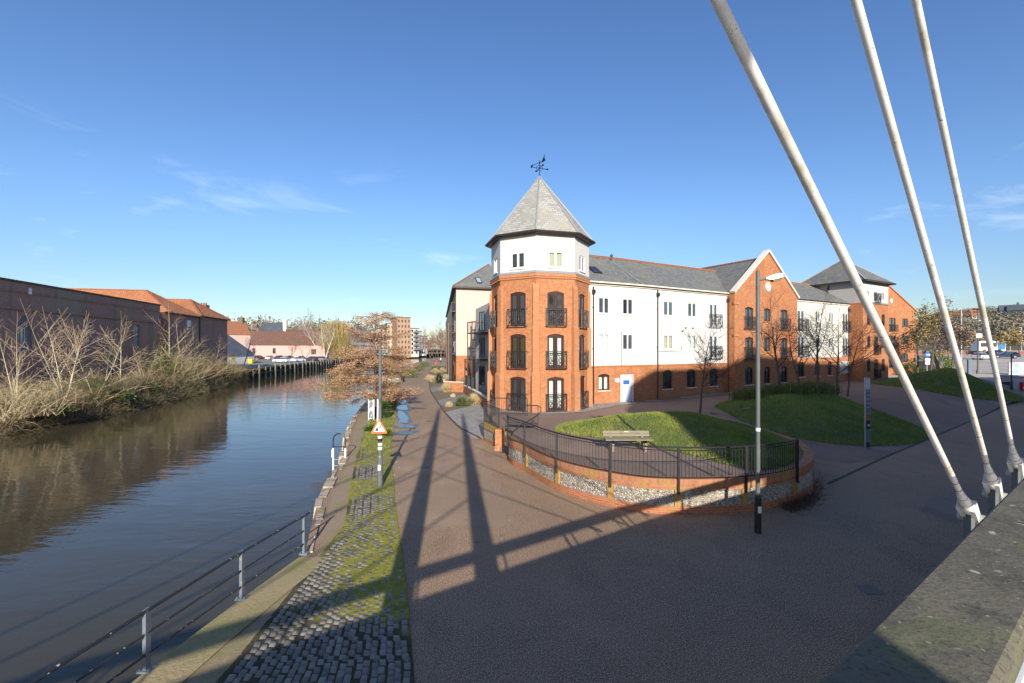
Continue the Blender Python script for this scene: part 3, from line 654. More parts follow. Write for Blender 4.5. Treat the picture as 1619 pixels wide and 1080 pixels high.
# ------------------------------------------------------------------ cream riverside block left of the tower
Rv0, Rv1 = (-6.75, 55.0), (.6, 57.2)
wR = W(Rv0, Rv1); wRl = W((-15.3, 108.0), Rv0)
riv = thing('riverside_block', 'cream rendered riverside flats with brick base and dark balconies, left of tower', 'building', (*Rv0, 1))
RE_, RB = 12.4, 4.05
m, m2 = MB(), MB(); wall(m, wR, .2, RB); wall(m2, wR, RB, RE_); 
ops = []
for k in range(9):
    for z in (1.4, 4.4, 7.1, 9.8):
        ops.append((wRl.L-3.5-5.2*k-1.6, wRl.L-3.5-5.2*k, z, z+2.0))
wall(m, wRl, .2, RB, ops); wall(m2, wRl, RB, RE_, ops)
m.build('brick_wall', BR, riv); m2.build('rendered_wall', CREAM, riv)
for i, o in enumerate(ops): window(riv, wRl, *o, DARKF, lights=2, fw=.08, rec=.04, gm=GLASSB, name='french_window')
for k in range(9):
    q = MB(); u = wRl.L-3.5-5.2*k
    for z in (4.3, 7.0, 9.7):
        wbox(q, wRl, u-2.4, u+.8, 0, .5, z-.12, z)
        q.bar(wRl.P(u-2.4,.48,z+1.05), wRl.P(u+.8,.48,z+1.05), .06); 
        for j in range(17): q.bar(wRl.P(u-2.4+.2*j,.48,z), wRl.P(u-2.4+.2*j,.48,z+1.05), .02)
        for e in (-2.4, .8): q.bar(wRl.P(u+e,0,z+1.05), wRl.P(u+e,.5,z+1.05), .05)
    for e in (-2.4, .8): q.bar(wRl.P(u+e,.48,.5), wRl.P(u+e,.48,10.8), .1)
    q.build('balcony_stack', BLACK, riv)
for k in (2, 6):    # projecting brick bays
    u = wRl.L-3.5-5.2*k-3.9; q = MB(); wbox(q, wRl, u-.2, u+1.2, 0.002, .6, .2, 9.0); q.build('brick_bay', BR, riv)
m = MB(); ez = RE_; a, b = wR.P(-.45,.4,ez), wR.P(wR.L+.4,.4,ez); ap = wR.P(5.2,-4.6,16.2); rb = wRl.P(0,-5.0,16.2)
bl = wRl.P(0,.45,ez); m.face([a, b, ap]); m.face([bl, a, ap, rb]); m.face([b, (rb[0]+6,rb[1],ez), rb, ap]); rf = m.build('roof', SLATE, riv)
m = MB(); m.bar(Vector(a)+Vector((0,0,.05)), ap, .2, .12); m.build('hip_tiles', PANT_O, rf)
m = MB(); wbox(m, wR, -.5, wR.L+.3, .0, .48, ez-.2, ez-.015); wbox(m, wRl, 0, wRl.L-.02, .002, .5, ez-.2, ez-.016); m.build('gutter', GUT, riv)
p0 = Vector(wR.P(wR.u(754),.4-.3*5,ez+.3*3.8)); 
kk = lambda px, k: Vector(wR.P(wR.u(px), .4-5*k, ez+3.8*k))
qd = [kk(755.5,.14), kk(763.5,.14), kk(763.0,.36), kk(754,.36)]; nn = (qd[1]-qd[0]).cross(qd[3]-qd[0]).normalized()
q = MB(); q.hexa(qd, [p+nn*.1 for p in qd]); s = q.build('skylight', DARKF, riv)
ct = sum(qd, Vector())/4; q = MB(); q.hexa([ct+(p-ct)*.75+nn*.09 for p in qd], [ct+(p-ct)*.75+nn*.115 for p in qd]); q.build('pane', mat('bright_skylight_glass', (.3,.35,.4), .03, spec=1), s)
# link block between riverside flats and tower, with a steel balcony tower in front
L0, L1 = wpt(752, 47.0), wpt(778, 43.0)
lk = thing('grey_link_block', 'low grey link wing with sloping roof between cream flats and tower', 'building', (*L0, 1)); wL = W(L0, L1)
m = MB(); zt0, zt1 = 5+61*47/F, 5+74*43/F
m.face([wL.P(0,0,.2), wL.P(wL.L,0,.2), wL.P(wL.L,0,zt1), wL.P(0,0,zt0)]); lw = W((L0[0]-.6, L0[1]+9), L0); m.face([lw.P(0,0,.2), lw.P(lw.L,0,.2), lw.P(lw.L,0,zt0), lw.P(0,0,zt0)])
m.face([wL.P(0,0,zt0), wL.P(wL.L,0,zt1), wL.P(wL.L,-8,zt1), wL.P(0,-8,zt0)]); m.build('wall', GREYR, lk)
for z in (1.3, 4.1, 6.7): window(lk, wL, 1.2, 2.6, z, z+1.9, DARKF, rec=-.08, fw=.07, gm=GLASSB)
q = MB(); 
for z in (3.9, 6.5):
    wbox(q, wL, .9, 3.4, 0, 1.2, z-.12, z); q.bar(wL.P(.9,1.2,z+1.05), wL.P(3.4,1.2,z+1.05), .06)
    for j in range(13): q.bar(wL.P(.9+.2*j,1.2,z), wL.P(.9+.2*j,1.2,z+1.05), .022)
    for u in (.9,): q.bar(wL.P(u,0,z+1.05), wL.P(u,1.2,z+1.05), .05)
for u in (.9, 2.2): q.bar(wL.P(u,1.2,.2), wL.P(u,1.2,7.6), .1)
q.build('balcony', BLACK, lk)
bt = thing('steel_balcony_tower', 'dark steel balcony frame with rounded white screen beside cream wall', 'balcony frame', (AT(750, 50), 50, .8))
q = MB(); x0, x1 = AT(744.5, 50), AT(757, 50)
for x in (x0, x1):
    for y in (50, 51.4): q.bar((x,y,.5), (x,y,7.4), .13)
for z in (7.0, 5.9, 4.6): q.box(x0, x1, 50, 51.4, z-.09, z+.05)
for z in (7.0,):
    for j in range(7): q.bar((x0+(x1-x0)*j/6, 50, z-1), (x0+(x1-x0)*j/6, 50, z), .02)
q.build('frame', GUT, bt)
q = MB()
for k, (ax, az) in enumerate(((.3,.62),(.7,.62),(.3,.25),(.7,.25))):
    cx_, cz = x0+.35+(x1-x0)*ax*.7, 4.1+az*1.1
    q.tube([(cx_+math.cos(t*math.pi/8)*.13, 49.93, cz+math.sin(t*math.pi/8)*.2) for t in range(17)], .045, 6, caps=False)
q.build('screen', UPVC, bt)
# ------------------------------------------------------------------ terrain
WZ = -1.2
QUAY = [(-6.3,-60),(-5.95,-10),(-5.64,7.02),(-5.36,9.03),(-5.02,11),(-5.75,13.1),(-6.4,15.1),(-7.75,20.7),(-9.45,25.7),(-11.5,33),(-15.7,51.4),(-21,75),(-28,110),(-33,160),(-34,220),(-26,300),(-5,400),(60,520)]
LEFTQ = [(-35,-60),(-35.3,15),(-35.8,31.8),(-38.5,49.5),(-44.5,68),(-49.5,84),(-50.9,86),(-59,156),(-64,220),(-62,300),(-45,390),(10,520)]
def sm(a, b, x):
    t = min(1, max(0, (x-a)/(b-a))); return t*t*(3-2*t)
def segd(p, a, b):
    ax, ay = a; bx, by = b; dx, dy = bx-ax, by-ay
    t = max(0, min(1, ((p[0]-ax)*dx+(p[1]-ay)*dy)/(dx*dx+dy*dy))); return math.hypot(p[0]-ax-t*dx, p[1]-ay-t*dy)
def inside(p, poly):
    c = False; n = len(poly)
    for i in range(n):
        (x0, y0), (x1, y1) = poly[i], poly[i-1]
        if (y0 > p[1]) != (y1 > p[1]) and p[0] < (x1-x0)*(p[1]-y0)/(y1-y0)+x0: c = not c
    return c
def edged(p, poly):
    return min(segd(p, poly[i-1], poly[i]) for i in range(len(poly)))
# outer face of the curved retaining wall (ground plan), then the kerb on its right end
WALLC = [(-.18,20.2),(.05,19.3),(.52,18.4),(1.37,16.35),(2.3,15.05),(3.7,13.95),(4.97,13.65),(6.88,13.75),(8.6,14.4),(10.2,15.6),(11.25,17.0),(12.0,18.6),(12.5,20.4),(12.75,22.5),(12.7,24.5)]
def smooth_poly(pts, n=4):
    out = []
    for i in range(len(pts)-1):
        p0 = pts[max(i-1,0)]; p1 = pts[i]; p2 = pts[i+1]; p3 = pts[min(i+2,len(pts)-1)]
        for k in range(n):
            t = k/n
            out.append(tuple(.5*((2*p1[j])+(-p0[j]+p2[j])*t+(2*p0[j]-5*p1[j]+4*p2[j]-p3[j])*t*t+(-p0[j]+3*p1[j]-3*p2[j]+p3[j])*t**3) for j in (0,1)))
    return out+[pts[-1]]
WALLS = smooth_poly(WALLC, 5)
LAWN1 = smooth_poly([(2.1,22),(3.2,21),(4.5,20),(5.8,18.7),(7.0,16.7),(8.0,15.1),(9.5,15.75),(10.75,17.2),(11.5,18.8),(12.0,20.5),(12.2,22.5),(12.0,24.6),(11,26.0),(9,26.6),(6.5,26.3),(4,25.2),(2.6,23.7),(2.1,22)], 4)[:-1]
LAWN2 = smooth_poly([(13.7,30.6),(13.75,27.5),(14.6,25.2),(16.5,23.7),(18.6,23.15),(21.3,24.0),(24.4,26.6),(25.6,29),(26.2,32.5),(25,35.6),(22,36.6),(18.5,35.2),(15.5,33.2),(13.7,30.6)], 4)[:-1]
LAWN3 = smooth_poly([(36.6,46.4),(36.3,43.8),(38.5,41.3),(42,40.5),(46,41.3),(49.3,44.5),(50,49.5),(47.5,53),(44,51.5),(40,48.6),(36.6,46.4)], 4)[:-1]
nBl = wB.n
TERRACE = WALLS + [(12.9,27),(13.3,30)]
def frontd(x, y):
    return (x-9.75)*nBl.x+(y-34.6)*nBl.y
TPOLY = [(-.9,27.0)]+[(-.9,22.3)]+WALLS+[(12.7,27),(12.4,31),(9,36),(-2,36)]
def base_h(x, y):
    s = (x-9.75)*wB.d.x+(y-34.6)*wB.d.y
    k = .95+max(0, s)*.014
    right = k*sm(13.8, 5.0, frontd(x, y))*sm(60, 40, frontd(x, y)*-1)
    right = max(right, 1.25*sm(40, 56, y)*sm(34, 44, x))
    if x < 13.2 and inside((x, y), TPOLY): return max(.95, right) if x < 11 else max(.95*sm(13.2,12.4,x)+right*(1-sm(13.2,12.4,x)), right)
    return right
def mound(x, y):
    for poly, top, w in ((LAWN1, .72, 4.0), (LAWN2, 1.05, 5.0), (LAWN3, 1.55, 5.5)):
        if abs(x-poly[0][0]) < 16 and inside((x, y), poly): return top*sm(0, w, edged((x, y), poly)+.35)
    return 0
def hgt(x, y):
    return base_h(x, y)+mound(x, y)+.02*mnoise.noise((x*.8, y*.8, 0))
def sheet(name, poly, mat_, hf=None, offz=0., step=.6, parent=None, uvless=True):
    import bmesh
    bm = bmesh.new(); vs = [bm.verts.new((p[0], p[1], 0)) for p in poly]; f = bm.faces.new(vs)
    if f.normal.z < 0: f.normal_flip()
    if hf:
        xs = [p[0] for p in poly]; ys = [p[1] for p in poly]
        for ax, lo, hi in ((0, min(xs), max(xs)), (1, min(ys), max(ys))):
            x = math.floor(lo/step)*step+step
            while x < hi:
                co = (x, 0, 0) if ax == 0 else (0, x, 0); no = (1, 0, 0) if ax == 0 else (0, 1, 0)
                bmesh.ops.bisect_plane(bm, geom=bm.verts[:]+bm.edges[:]+bm.faces[:], plane_co=co, plane_no=no); x += step
        for v in bm.verts: v.co.z = hf(v.co.x, v.co.y)+offz
    else:
        for v in bm.verts: v.co.z = offz
    bmesh.ops.triangulate(bm, faces=bm.faces[:])
    bm.normal_update()
    for f in bm.faces:
        if f.normal.z < 0: f.normal_flip()
    me = bpy.data.meshes.new(name); bm.to_mesh(me); bm.free()
    return link_mesh(name, me, mat_, parent, smooth=bool(hf))
# land masses
land = [(x, y) for x, y in QUAY]+[(900,900),(900,-60)]
kind(sheet('ground', land, FORE), 'structure')
lland = [(x-(5.2 if y < 80 else (2.0 if y < 85 else 0)), y) for x, y in LEFTQ]+[(10,1500),(-900,1500),(-900,-60)]
LGRASS = mat('left_bank_ground', (.13,.105,.06), .95, layers=((.3,.45,.65,(.1,.11,.04),.7),(3,.5,.7,(.2,.16,.09),.5)), bump=((8,.6,.05),))
kind(sheet('left_bank', lland, LGRASS, offz=.55), 'structure')
kind(sheet('far_land', [(60,520),(10,520),(10,1500),(900,1500),(900,900)], LGRASS, offz=.3), 'structure')
def _water(m, N, L, b):
    b.inputs['IOR'].default_value = 1.33; b.inputs['Roughness'].default_value = .03; b.inputs['Specular IOR Level'].default_value = .5
    geo = N.new('ShaderNodeNewGeometry'); prev = None
    for sx, sy, sc, st, d in ((.5,1.6,.4,.22,.10),(.8,1.9,1.7,.2,.035),(1,1.6,6.5,.1,.012)):
        vm = N.new('ShaderNodeVectorMath'); vm.operation = 'MULTIPLY'; vm.inputs[1].default_value = (sx, sy, 1); L.new(geo.outputs['Position'], vm.inputs[0])
        nz = N.new('ShaderNodeTexNoise'); nz.inputs['Scale'].default_value = sc; nz.inputs['Detail'].default_value = 2; nz.inputs['Distortion'].default_value = .4
        L.new(vm.outputs[0], nz.inputs['Vector'])
        bp = N.new('ShaderNodeBump'); bp.inputs['Strength'].default_value = st; bp.inputs['Distance'].default_value = d; L.new(nz.outputs['Fac'], bp.inputs['Height'])
        if prev: L.new(prev, bp.inputs['Normal'])
        prev = bp.outputs[0]
    L.new(prev, b.inputs['Normal'])
WATER = mat('river_water', (.062,.05,.025), .03, layers=((.03,.4,.7,(.05,.044,.025),.6),), extra=_water)
kind(sheet('river', [(-60,-60),(30,-60),(90,540),(-90,540)], WATER, offz=WZ), 'structure')
# near quay wall with irregular coping stones
qw = thing('stone_quay_wall', 'ragged stone quay edge along the near bank of the river', 'quay wall', (-5.0, 11, 0))
m = MB()
for a, b in zip(QUAY[:-4], QUAY[1:-3]): m.face([(*a, -2.5), (*a, -.02), (*b, -.02), (*b, -2.5)])
m.build('wall_face', STONE, qw)
m = MB(); r_ = random.Random(3); acc = QUAY[4:12]
for a, b in zip(acc[:-1], acc[1:]):
    a, b = Vector(a), Vector(b); L_ = (b-a).length; t = 0; d = (b-a).normalized(); n = Vector((d.y, -d.x))
    while t < L_:
        l = min(r_.uniform(.7, 1.6), L_-t+.1); o = r_.uniform(-.16, .1); wd = r_.uniform(.16, .34); z = r_.uniform(-.02, .03); g = r_.uniform(-.02, .03)
        p = a+d*(t+g); q = a+d*(t+l-g); j = [r_.uniform(-.07, .07) for _ in range(4)]
        base = [p-n*(.02-o+j[0]), p+n*wd, q+n*wd, q-n*(.02-o+j[1])]
        tp = [p-n*(-.06-o+j[0])+d*.05, p+n*(wd-.05)+d*.04, q+n*(wd-.05)-d*.04, q-n*(-.06-o+j[1])-d*.05]
        m.hexa([(v.x, v.y, -.75) for v in base], [(v.x, v.y, .03+z) for v in tp]); t += l
m.build('coping_stones', STONE, qw)
def interp(tab, y):
    for (x0, y0), (x1, y1) in zip(tab, tab[1:]):
        if y0 <= y <= y1: return x0+(x1-x0)*(y-y0)/(y1-y0)
    return tab[0][0] if y < tab[0][1] else tab[-1][0]
C1 = [(-1.3,-2),(-1.45,6.78),(-2,8.77),(-3.69,14.4),(-6.4,24),(-8.5,33),(-12.8,51),(-18,75),(-23.6,120),(-28,170)]
C0 = [(-4.3,-2),(-4.42,7.3),(-4.5,8.77),(-4.72,12.8),(-6.57,18.9),(-8.4,25.7),(-10.4,33),(-14.6,51),(-20,75),(-26.4,110),(-31.5,165)]
PR = [(-1.3,22.6),(-1.6,24.6),(-3.3,28.3),(-5.2,35),(-6.1,38.7),(-8.9,50),(-11.3,62),(-13.9,75),(-18,100),(-20,120),(-22,170)]
def strip(name, left, right, ys, mat_, z, k='structure', zf=None):
    pts = [(left(y), y) for y in ys]+[(right(y), y) for y in reversed(ys)]
    return kind(sheet(name, pts, mat_, offz=z), k)
ysn = [-2+.75*i for i in range(40)]
Qx = lambda y: interp(QUAY, y)
strip('quay_coping', lambda y: Qx(y)+.0, lambda y: Qx(y)+.75, [-2+i*.8 for i in range(17)], COPING, .03)
strip('towpath_earth', lambda y: Qx(y)+.4, lambda y: interp(C0, y)+.25+.1*math.sin(y*2.1), [-2+i*.8 for i in range(70)], DIRT, .006)
VERGE = mat('mossy_verge', (.15,.16,.045), .95, layers=((.9,.45,.6,(.27,.28,.06),.8),(3,.5,.65,(.16,.12,.06),.6),(14,.55,.7,(.06,.07,.02),.5)), bump=((20,.6,.03),))
strip('grass_verge', lambda y: interp(C0, y)+.1*math.sin(y*1.7), lambda y: interp(C1, y)+.12*math.sin(y*1.3)+.05*math.sin(y*5), [20+i for i in range(90)], VERGE, .012)
ys = [12.9+.6*i for i in range(20)]+[25+2*i for i in range(72)]
wob = lambda y: .06*math.sin(y*2.3)+.04*math.sin(y*5.1)
def Lp(y): return interp(C1, y)
def Rp(y): return interp(PR, y) if y > 24.6 else -2.0+(24.6-y)*.19
ys = ys[:1]+ys[1:]
endc = [(Rp(12.9)+(Lp(12.9)-Rp(12.9))*k/12, 12.9+.12*math.sin(k*1.9)-.25*math.sin(k/12*3.14)) for k in range(1,12)]
kind(sheet('riverside_path', [(Lp(y), y) for y in ys]+[(Rp(y)+.1*math.sin(y*3.1)*(y < 24), y) for y in reversed(ys)]+endc, PATH, offz=.004), 'structure')
kind(sheet('river_steps_strip', [(-1.35,22.6),(-1.6,24.6),(-2.4,24.45),(-2.0,22.6)], PATH, offz=.005), 'structure')
# cobbled strip: individual stone setts with moss growing over them
def setts():
    V, Fc, Cl = [], [], []
    rr = random.Random(5); y = 5.2
    while y < 24.5:
        x0, x1 = interp(C0, y)+.1, interp(C1, y)-.06
        L_ = rr.uniform(.14, .19); n = max(3, int((x1-x0)/.122)); dx = (x1-x0)/n
        for i in range(n):
            yo = y+(.09 if i % 2 else 0)+rr.uniform(-.02, .02); cx = x0+dx*(i+.5)+rr.uniform(-.01, .01)
            if rr.random() < .03: continue
            g = rr.uniform(.003, .008); hx = dx/2-g; hy = L_/2-g; z = .03+rr.uniform(-.005, .005); tx, ty = rr.uniform(-.004,.004), rr.uniform(-.004,.004)
            i0 = len(V); sk = (interp(C1, y+.3)-interp(C1, y-.3))/.6
            def q(a, b, zz): return (cx+a+sk*b, yo+b, zz)
            ins = .016
            V.extend([q(-hx,-hy,-.02), q(hx,-hy,-.02), q(hx,hy,-.02), q(-hx,hy,-.02), q(-hx+ins*.3,-hy+ins*.3,z-.018), q(hx-ins*.3,-hy+ins*.3,z-.018), q(hx-ins*.3,hy-ins*.3,z-.018), q(-hx+ins*.3,hy-ins*.3,z-.018),
                      q(-hx+ins,-hy+ins,z-tx-ty), q(hx-ins,-hy+ins,z+tx-ty), q(hx-ins,hy-ins,z+tx+ty), q(-hx+ins,hy-ins,z-tx+ty)])
            for a in range(4):
                b = (a+1) % 4; Fc.extend([(i0+a,i0+b,i0+4+b,i0+4+a), (i0+4+a,i0+4+b,i0+8+b,i0+8+a)])
            Fc.append((i0+8,i0+9,i0+10,i0+11))
            t = rr.uniform(.12,.23); w_ = rr.uniform(-.012,.02); c = (t*1.12+w_, t+.002, t*.84-w_*.4)
            Cl.extend([c]*12)
        y += L_
    m = mat('stone_setts', attr='Col', rough=.62, spec=.45, layers=((4,.55,.7,(.13,.13,.05),.5),(18,.6,.72,(.28,.26,.22),.4)), bump=((45,.4,.01),))
    o = np_mesh('cobbles', V, Fc, m, col=np.array(Cl)); kind(o, 'structure')
setts()
def moss():
    V, Fc, Cl = [], [], []; st = .06; ny = int(19.6/st); nx = 40
    for j in range(ny+1):
        y = 5.0+j*st; x0, x1 = interp(C0, y), interp(C1, y)
        for i in range(nx+1):
            t = i/nx; x = x0+(x1-x0)*t
            n1 = mnoise.noise((x*.55+3, y*.4, 1)); n2 = mnoise.noise((x*3, y*3, 5)); n3 = mnoise.noise((x*11, y*11, 9))
            amt = n1*.9+n2*.35+.66*sm(7.4, 10.2, y)*(1-.35*sm(.7,1,t))-.1+.35*sm(13,16,y)*sm(.45,.8,t)-.5*sm(1.2,.6,abs(y-18.2))*sm(.8,.3,t)
            z = .013+.0175*sm(-.1, .75, amt)+.012*n3+.009*mnoise.noise((x*25,y*25,2))
            V.append((x, y, z)); g = sm(-.05, .55, amt)
            lime = .5+.5*n2
            c = np.array((.085,.072,.045))*(1-g)+np.array((.2+.12*lime,.2+.09*lime,.04))*g
            Cl.append(c*(1+.35*n3))
    for j in range(ny):
        for i in range(nx):
            a = j*(nx+1)+i; Fc.append((a, a+1, a+nx+2, a+nx+1))
    m = mat('moss', attr='Col', rough=.95, spec=.1, bump=((70,.7,.02),), layers=((35,.55,.7,(.09,.085,.02),.4),))
    kind(np_mesh('moss', V, Fc, m, col=np.array(Cl), smooth=True), 'stuff')
moss()
# puddles on the path
PUD = mat('puddle_water', (.05,.042,.034), .12, spec=.28, bump=((3,.15,.02),))
DAMP = mat('damp_tarmac', (.09,.07,.058), .35, layers=((20,.5,.7,(.06,.05,.04),.6),))
def blob(cx, cy, rx, ry, ang, n=26, seed=0):
    r = random.Random(seed); ph = [r.uniform(0, 6.28) for _ in range(4)]
    out = []
    for i in range(n):
        a = 2*math.pi*i/n; k = 1+.12*math.sin(2*a+ph[0])+.1*math.sin(3*a+ph[1])+.07*math.sin(5*a+ph[2])
        x, y = rx*k*math.cos(a), ry*k*math.sin(a); out.append((cx+x*math.cos(ang)-y*math.sin(ang), cy+x*math.sin(ang)+y*math.cos(ang)))
    return out
pudl = [(-8.05,33.4,.34,2.6,.28),(-6.75,28.9,.5,.62,.2),(-6.4,26.7,.55,.55,.2),(-9.15,38.0,.4,1.9,.25),(-7.4,30.9,.3,.8,.25),(-10.1,42,.3,1.4,.25),(-6.2,24.4,.3,.3,0)]
pudl[4], pudl[-1] = pudl[-1], pudl[4]
pudl[4] = (-6.2,24.4,.3,.3,0); pudl.append((-7.4,30.9,.3,.8,.25))
for i, (x, y, rx, ry, a) in enumerate(pudl):
    kind(sheet('damp_patch', blob(x+.1, y, rx*1.5, ry*1.2, a, seed=i), DAMP, offz=.0075+.0006*i), 'structure')
    if i != 4: kind(sheet('puddle', blob(x, y, rx, ry, a, seed=i+10), PUD, offz=.012+.0007*i), 'structure')
# manhole repair patch, drain line, kerb line on the right
PATCH = tarmac('patch_tarmac', (.24,.17,.125), (.28,.2,.15), (.45,.36,.28), .4, (.22,.16,.12))
kind(sheet('tarmac_patch', [G(*p) for p in ((1455,806),(1480,780),(1540,783),(1530,822),(1500,826))], PATCH, offz=.004), 'structure')
PATCH2 = tarmac('old_patch_tarmac', (.21,.145,.105), (.26,.18,.13), (.5,.4,.3), .6, (.18,.125,.095))
IRON = mat('iron_cover', (.11,.085,.065), .55, layers=((30,.5,.6,(.14,.11,.08),.7),), bump=((40,.6,.01),))
for k, (x, y, w_, h_) in enumerate(((7.4,9.4,.2,.18),(-3.6,19.0,.16,.2),(-5.6,31.0,.2,.25))):
    kind(sheet('drain_cover', [(x-w_,y-h_),(x+w_,y-h_),(x+w_,y+h_),(x-w_,y+h_)], IRON, offz=.0075), 'structure')
m = MB(); kp = [(11.6,16.7),(14.4,18.8),(17.2,20.9),(20.7,23.4),(24.3,26),(30,30.1),(35.7,34.2),(42,38.8),(50,44)]
kps = smooth_poly(kp, 4)
for a, b in zip(kps[:-1], kps[1:]): m.bar((*a, -.04), (*b, -.04), .12, .1)
kind(m.build('kerb_line', mat('dark_kerb_joint', (.05,.045,.035), .9, layers=((3,.5,.65,(.08,.09,.03),.7),))), 'structure')
side = [(p[0]-.05, p[1]+.03) for p in kps]
FOOTP = tarmac('footway_tarmac', (.22,.15,.11), (.17,.12,.09), (.4,.32,.25), .4, (.25,.17,.125))
tf = [(x, y) for x, y in side]+[(53,44),(50,53),(45,53.2)]+[wK.P(wK.L+2, 3, 0)[:2], wK.P(0,-.5,0)[:2], wB.P(wB.L,-.8,0)[:2], wB.P(0,-.5,0)[:2], wA.P(0,-.5,0)[:2], (-.2,33),(-.9,27.2),(-.9,22.4)]+WALLS[:-10]
def hs_(x, y): return base_h(x, y)
# raised terrace behind the wall + path up between the mounds
inner = [(p[0], p[1]) for p in WALLS]
def inset(poly, k):
    out = []
    for i, p in enumerate(poly):
        a = Vector(poly[max(i-1,0)]); b = Vector(poly[min(i+1,len(poly)-1)]); d = (b-a).normalized(); n = Vector((-d.y, d.x)); q = Vector(p)+n*k; out.append((q.x, q.y))
    return out
INN = inset(WALLS, .12)
tpoly = INN+[(12.6,26.5),(13.0,30)]+[wB.P(3.5,-.3,0)[:2], wA.P(wA.L,-.3,0)[:2], wA.P(.5,-.3,0)[:2], (5.2,31.8),(4,29.6),(1.5,29),(-.6,30.2),(-1.4,31),(-1.2,27),(-1.0,24.2),(.1,22.0)]
kind(sheet('terrace', tpoly, TERR, hf=lambda x, y: base_h(x, y) if not inside((x,y),TPOLY) else .95, offz=.0, step=.8), 'structure')
rpoly = [(12.75,21.6),(12.6,24.5),(12.45,26.5),(12.6,30)]+[wB.P(3.0,-.3,0)[:2], wB.P(wB.L+1.5,-.3,0)[:2], wC.P(0,-.3,0)[:2], wC.P(wC.L,-.3,0)[:2], wK.P(wK.L,-.4,0)[:2],(46.5,54),(52,58),(54,50),(52,45.5)]+[p for p in reversed(side) if p[0] > 16]+[(14.5,19.6)]
kind(sheet('sloping_footway', rpoly, FOOTP, hf=lambda x, y: base_h(x, y), offz=.006, step=1.0), 'structure')
for nm_, poly in (('near_lawn', LAWN1), ('middle_lawn', LAWN2), ('far_lawn', LAWN3)):
    kind(sheet(nm_, poly, LAWN, hf=hgt, offz=.02, step=.45), 'structure')
# cobble margins along the building foot
def margin(pts, mat_): kind(sheet('cobble_margin', pts, mat_, hf=lambda x, y: base_h(x, y) if x > 13 else .95, offz=.025, step=1.0), 'structure')
margin([octv(TR+.0,7), octv(TR+1.0,7.2)]+[octv(TR+.8,k) for k in (0,.5,1,1.5)]+[(6.0,30.2), wA.P(2.0,1.3,0)[:2], wA.P(4.05,1.3,0)[:2], wA.P(4.05,-.1,0)[:2], wA.P(.3,-.1,0)[:2], octv(TR,2), octv(TR,1), octv(TR,0)], GRAVEL)
margin([wB.P(.3,-.1,0)[:2], wA.P(wA.L,.75,0)[:2], wB.P(3.5,.7,0)[:2], wB.P(wB.L-.2,.7,0)[:2], wB.P(wB.L-.2,-.1,0)[:2]], GRAVEL)
m = MB(); wbox(m, wC, .2, wC.L+.2, .02, .9, .9, 1.22); wbox(m, wK, .3, wK.L+.3, .02, 1.1, .9, 1.34); kind(m.build('pale_kerb_paving', CONC), 'structure')
# ------------------------------------------------------------------ curved flint and brick wall, with its railing
YBR = mat('yellowed_brick', brick=dict(c1=(.4,.22,.05), c2=(.5,.3,.07), m=(.3,.22,.12), w=.075, h=.225, ms=.012), rough=.9, layers=((2,.5,.7,(.3,.2,.05),.5),), spec=.2)
fw = thing('curved_flint_wall', 'curved low garden wall of flint panels between brick bands and piers', 'garden wall', (4.97, 13.65, 0))
def sweep(mb, pts, o0, o1, zf0, zf1):
    a = inset(pts, o0); b = inset(pts, o1)
    for i in range(len(pts)-1):
        z0a, z0b, z1a, z1b = zf0(i), zf0(i+1), zf1(i), zf1(i+1)
        mb.hexa([(*a[i],z0a), (*a[i+1],z0b), (*b[i+1],z0b), (*b[i],z0a)], [(*a[i],z1a), (*a[i+1],z1b), (*b[i+1],z1b), (*b[i],z1a)])
NW = len(WALLS)
def wtop(i): return 1.06
END = next(i for i, p in enumerate(WALLS) if p[1] > 19.0 and i > 30)
WP = WALLS[:END+1]
m = MB(); sweep(m, WP, 0, .3, lambda i: -.05, lambda i: .24); m.build('brick_base', BR_WALL, fw)
m = MB(); sweep(m, WP, .035, .3, lambda i: .24, lambda i: .735); m.build('flint_panel', FLINT, fw)
m = MB(); sweep(m, WP, .0, .3, lambda i: .735, lambda i: .83); m.build('brick_band', BR_WALL, fw)
m = MB(); sweep(m, WP, -.012, .31, lambda i: .83, lambda i: 1.06); m.build('brick_coping', BR_HEAD, fw)
def walk(pts, dists):
    out = []; acc = 0; k = 0
    for i in range(len(pts)-1):
        a, b = Vector(pts[i]), Vector(pts[i+1]); l = (b-a).length
        while k < len(dists) and dists[k] <= acc+l+1e-6:
            t = (dists[k]-acc)/l; p = a+(b-a)*t; d = (b-a).normalized(); out.append((p, d)); k += 1
        acc += l
    return out
def wlen(pts): return sum((Vector(b)-Vector(a)).length for a, b in zip(pts, pts[1:]))
LW = wlen(WP)
def dist_at_px(px):      # distance along the wall of the place seen at that bearing
    r = (px-CX)/F; acc = 0
    for a, b in zip(WP, WP[1:]):
        fa = a[0]-r*a[1]; fb = b[0]-r*b[1]; l = (Vector(b)-Vector(a)).length
        if fa <= 0 <= fb: return acc+l*(-fa)/(fb-fa)
        acc += l
    return acc
posts_d = [dist_at_px(p) for p in (831, 881, 965, 1072, 1178, 1258)]
for p, d in walk(WP, posts_d):
    n = Vector((-d.y, d.x)); q = MB()
    c = [p-d*.1-n*.012, p+d*.1-n*.012, p+d*.1+n*.28, p-d*.1+n*.28]
    q.hexa([(v.x, v.y, .245) for v in c], [(v.x, v.y, .73) for v in c]); q.build('pier', YBR, fw)
rl = thing('curved_railing', 'long black iron railing curving along the top of the flint wall', 'railing', (4.97, 13.6, 1.05))
RP0 = inset(WP, -.045)
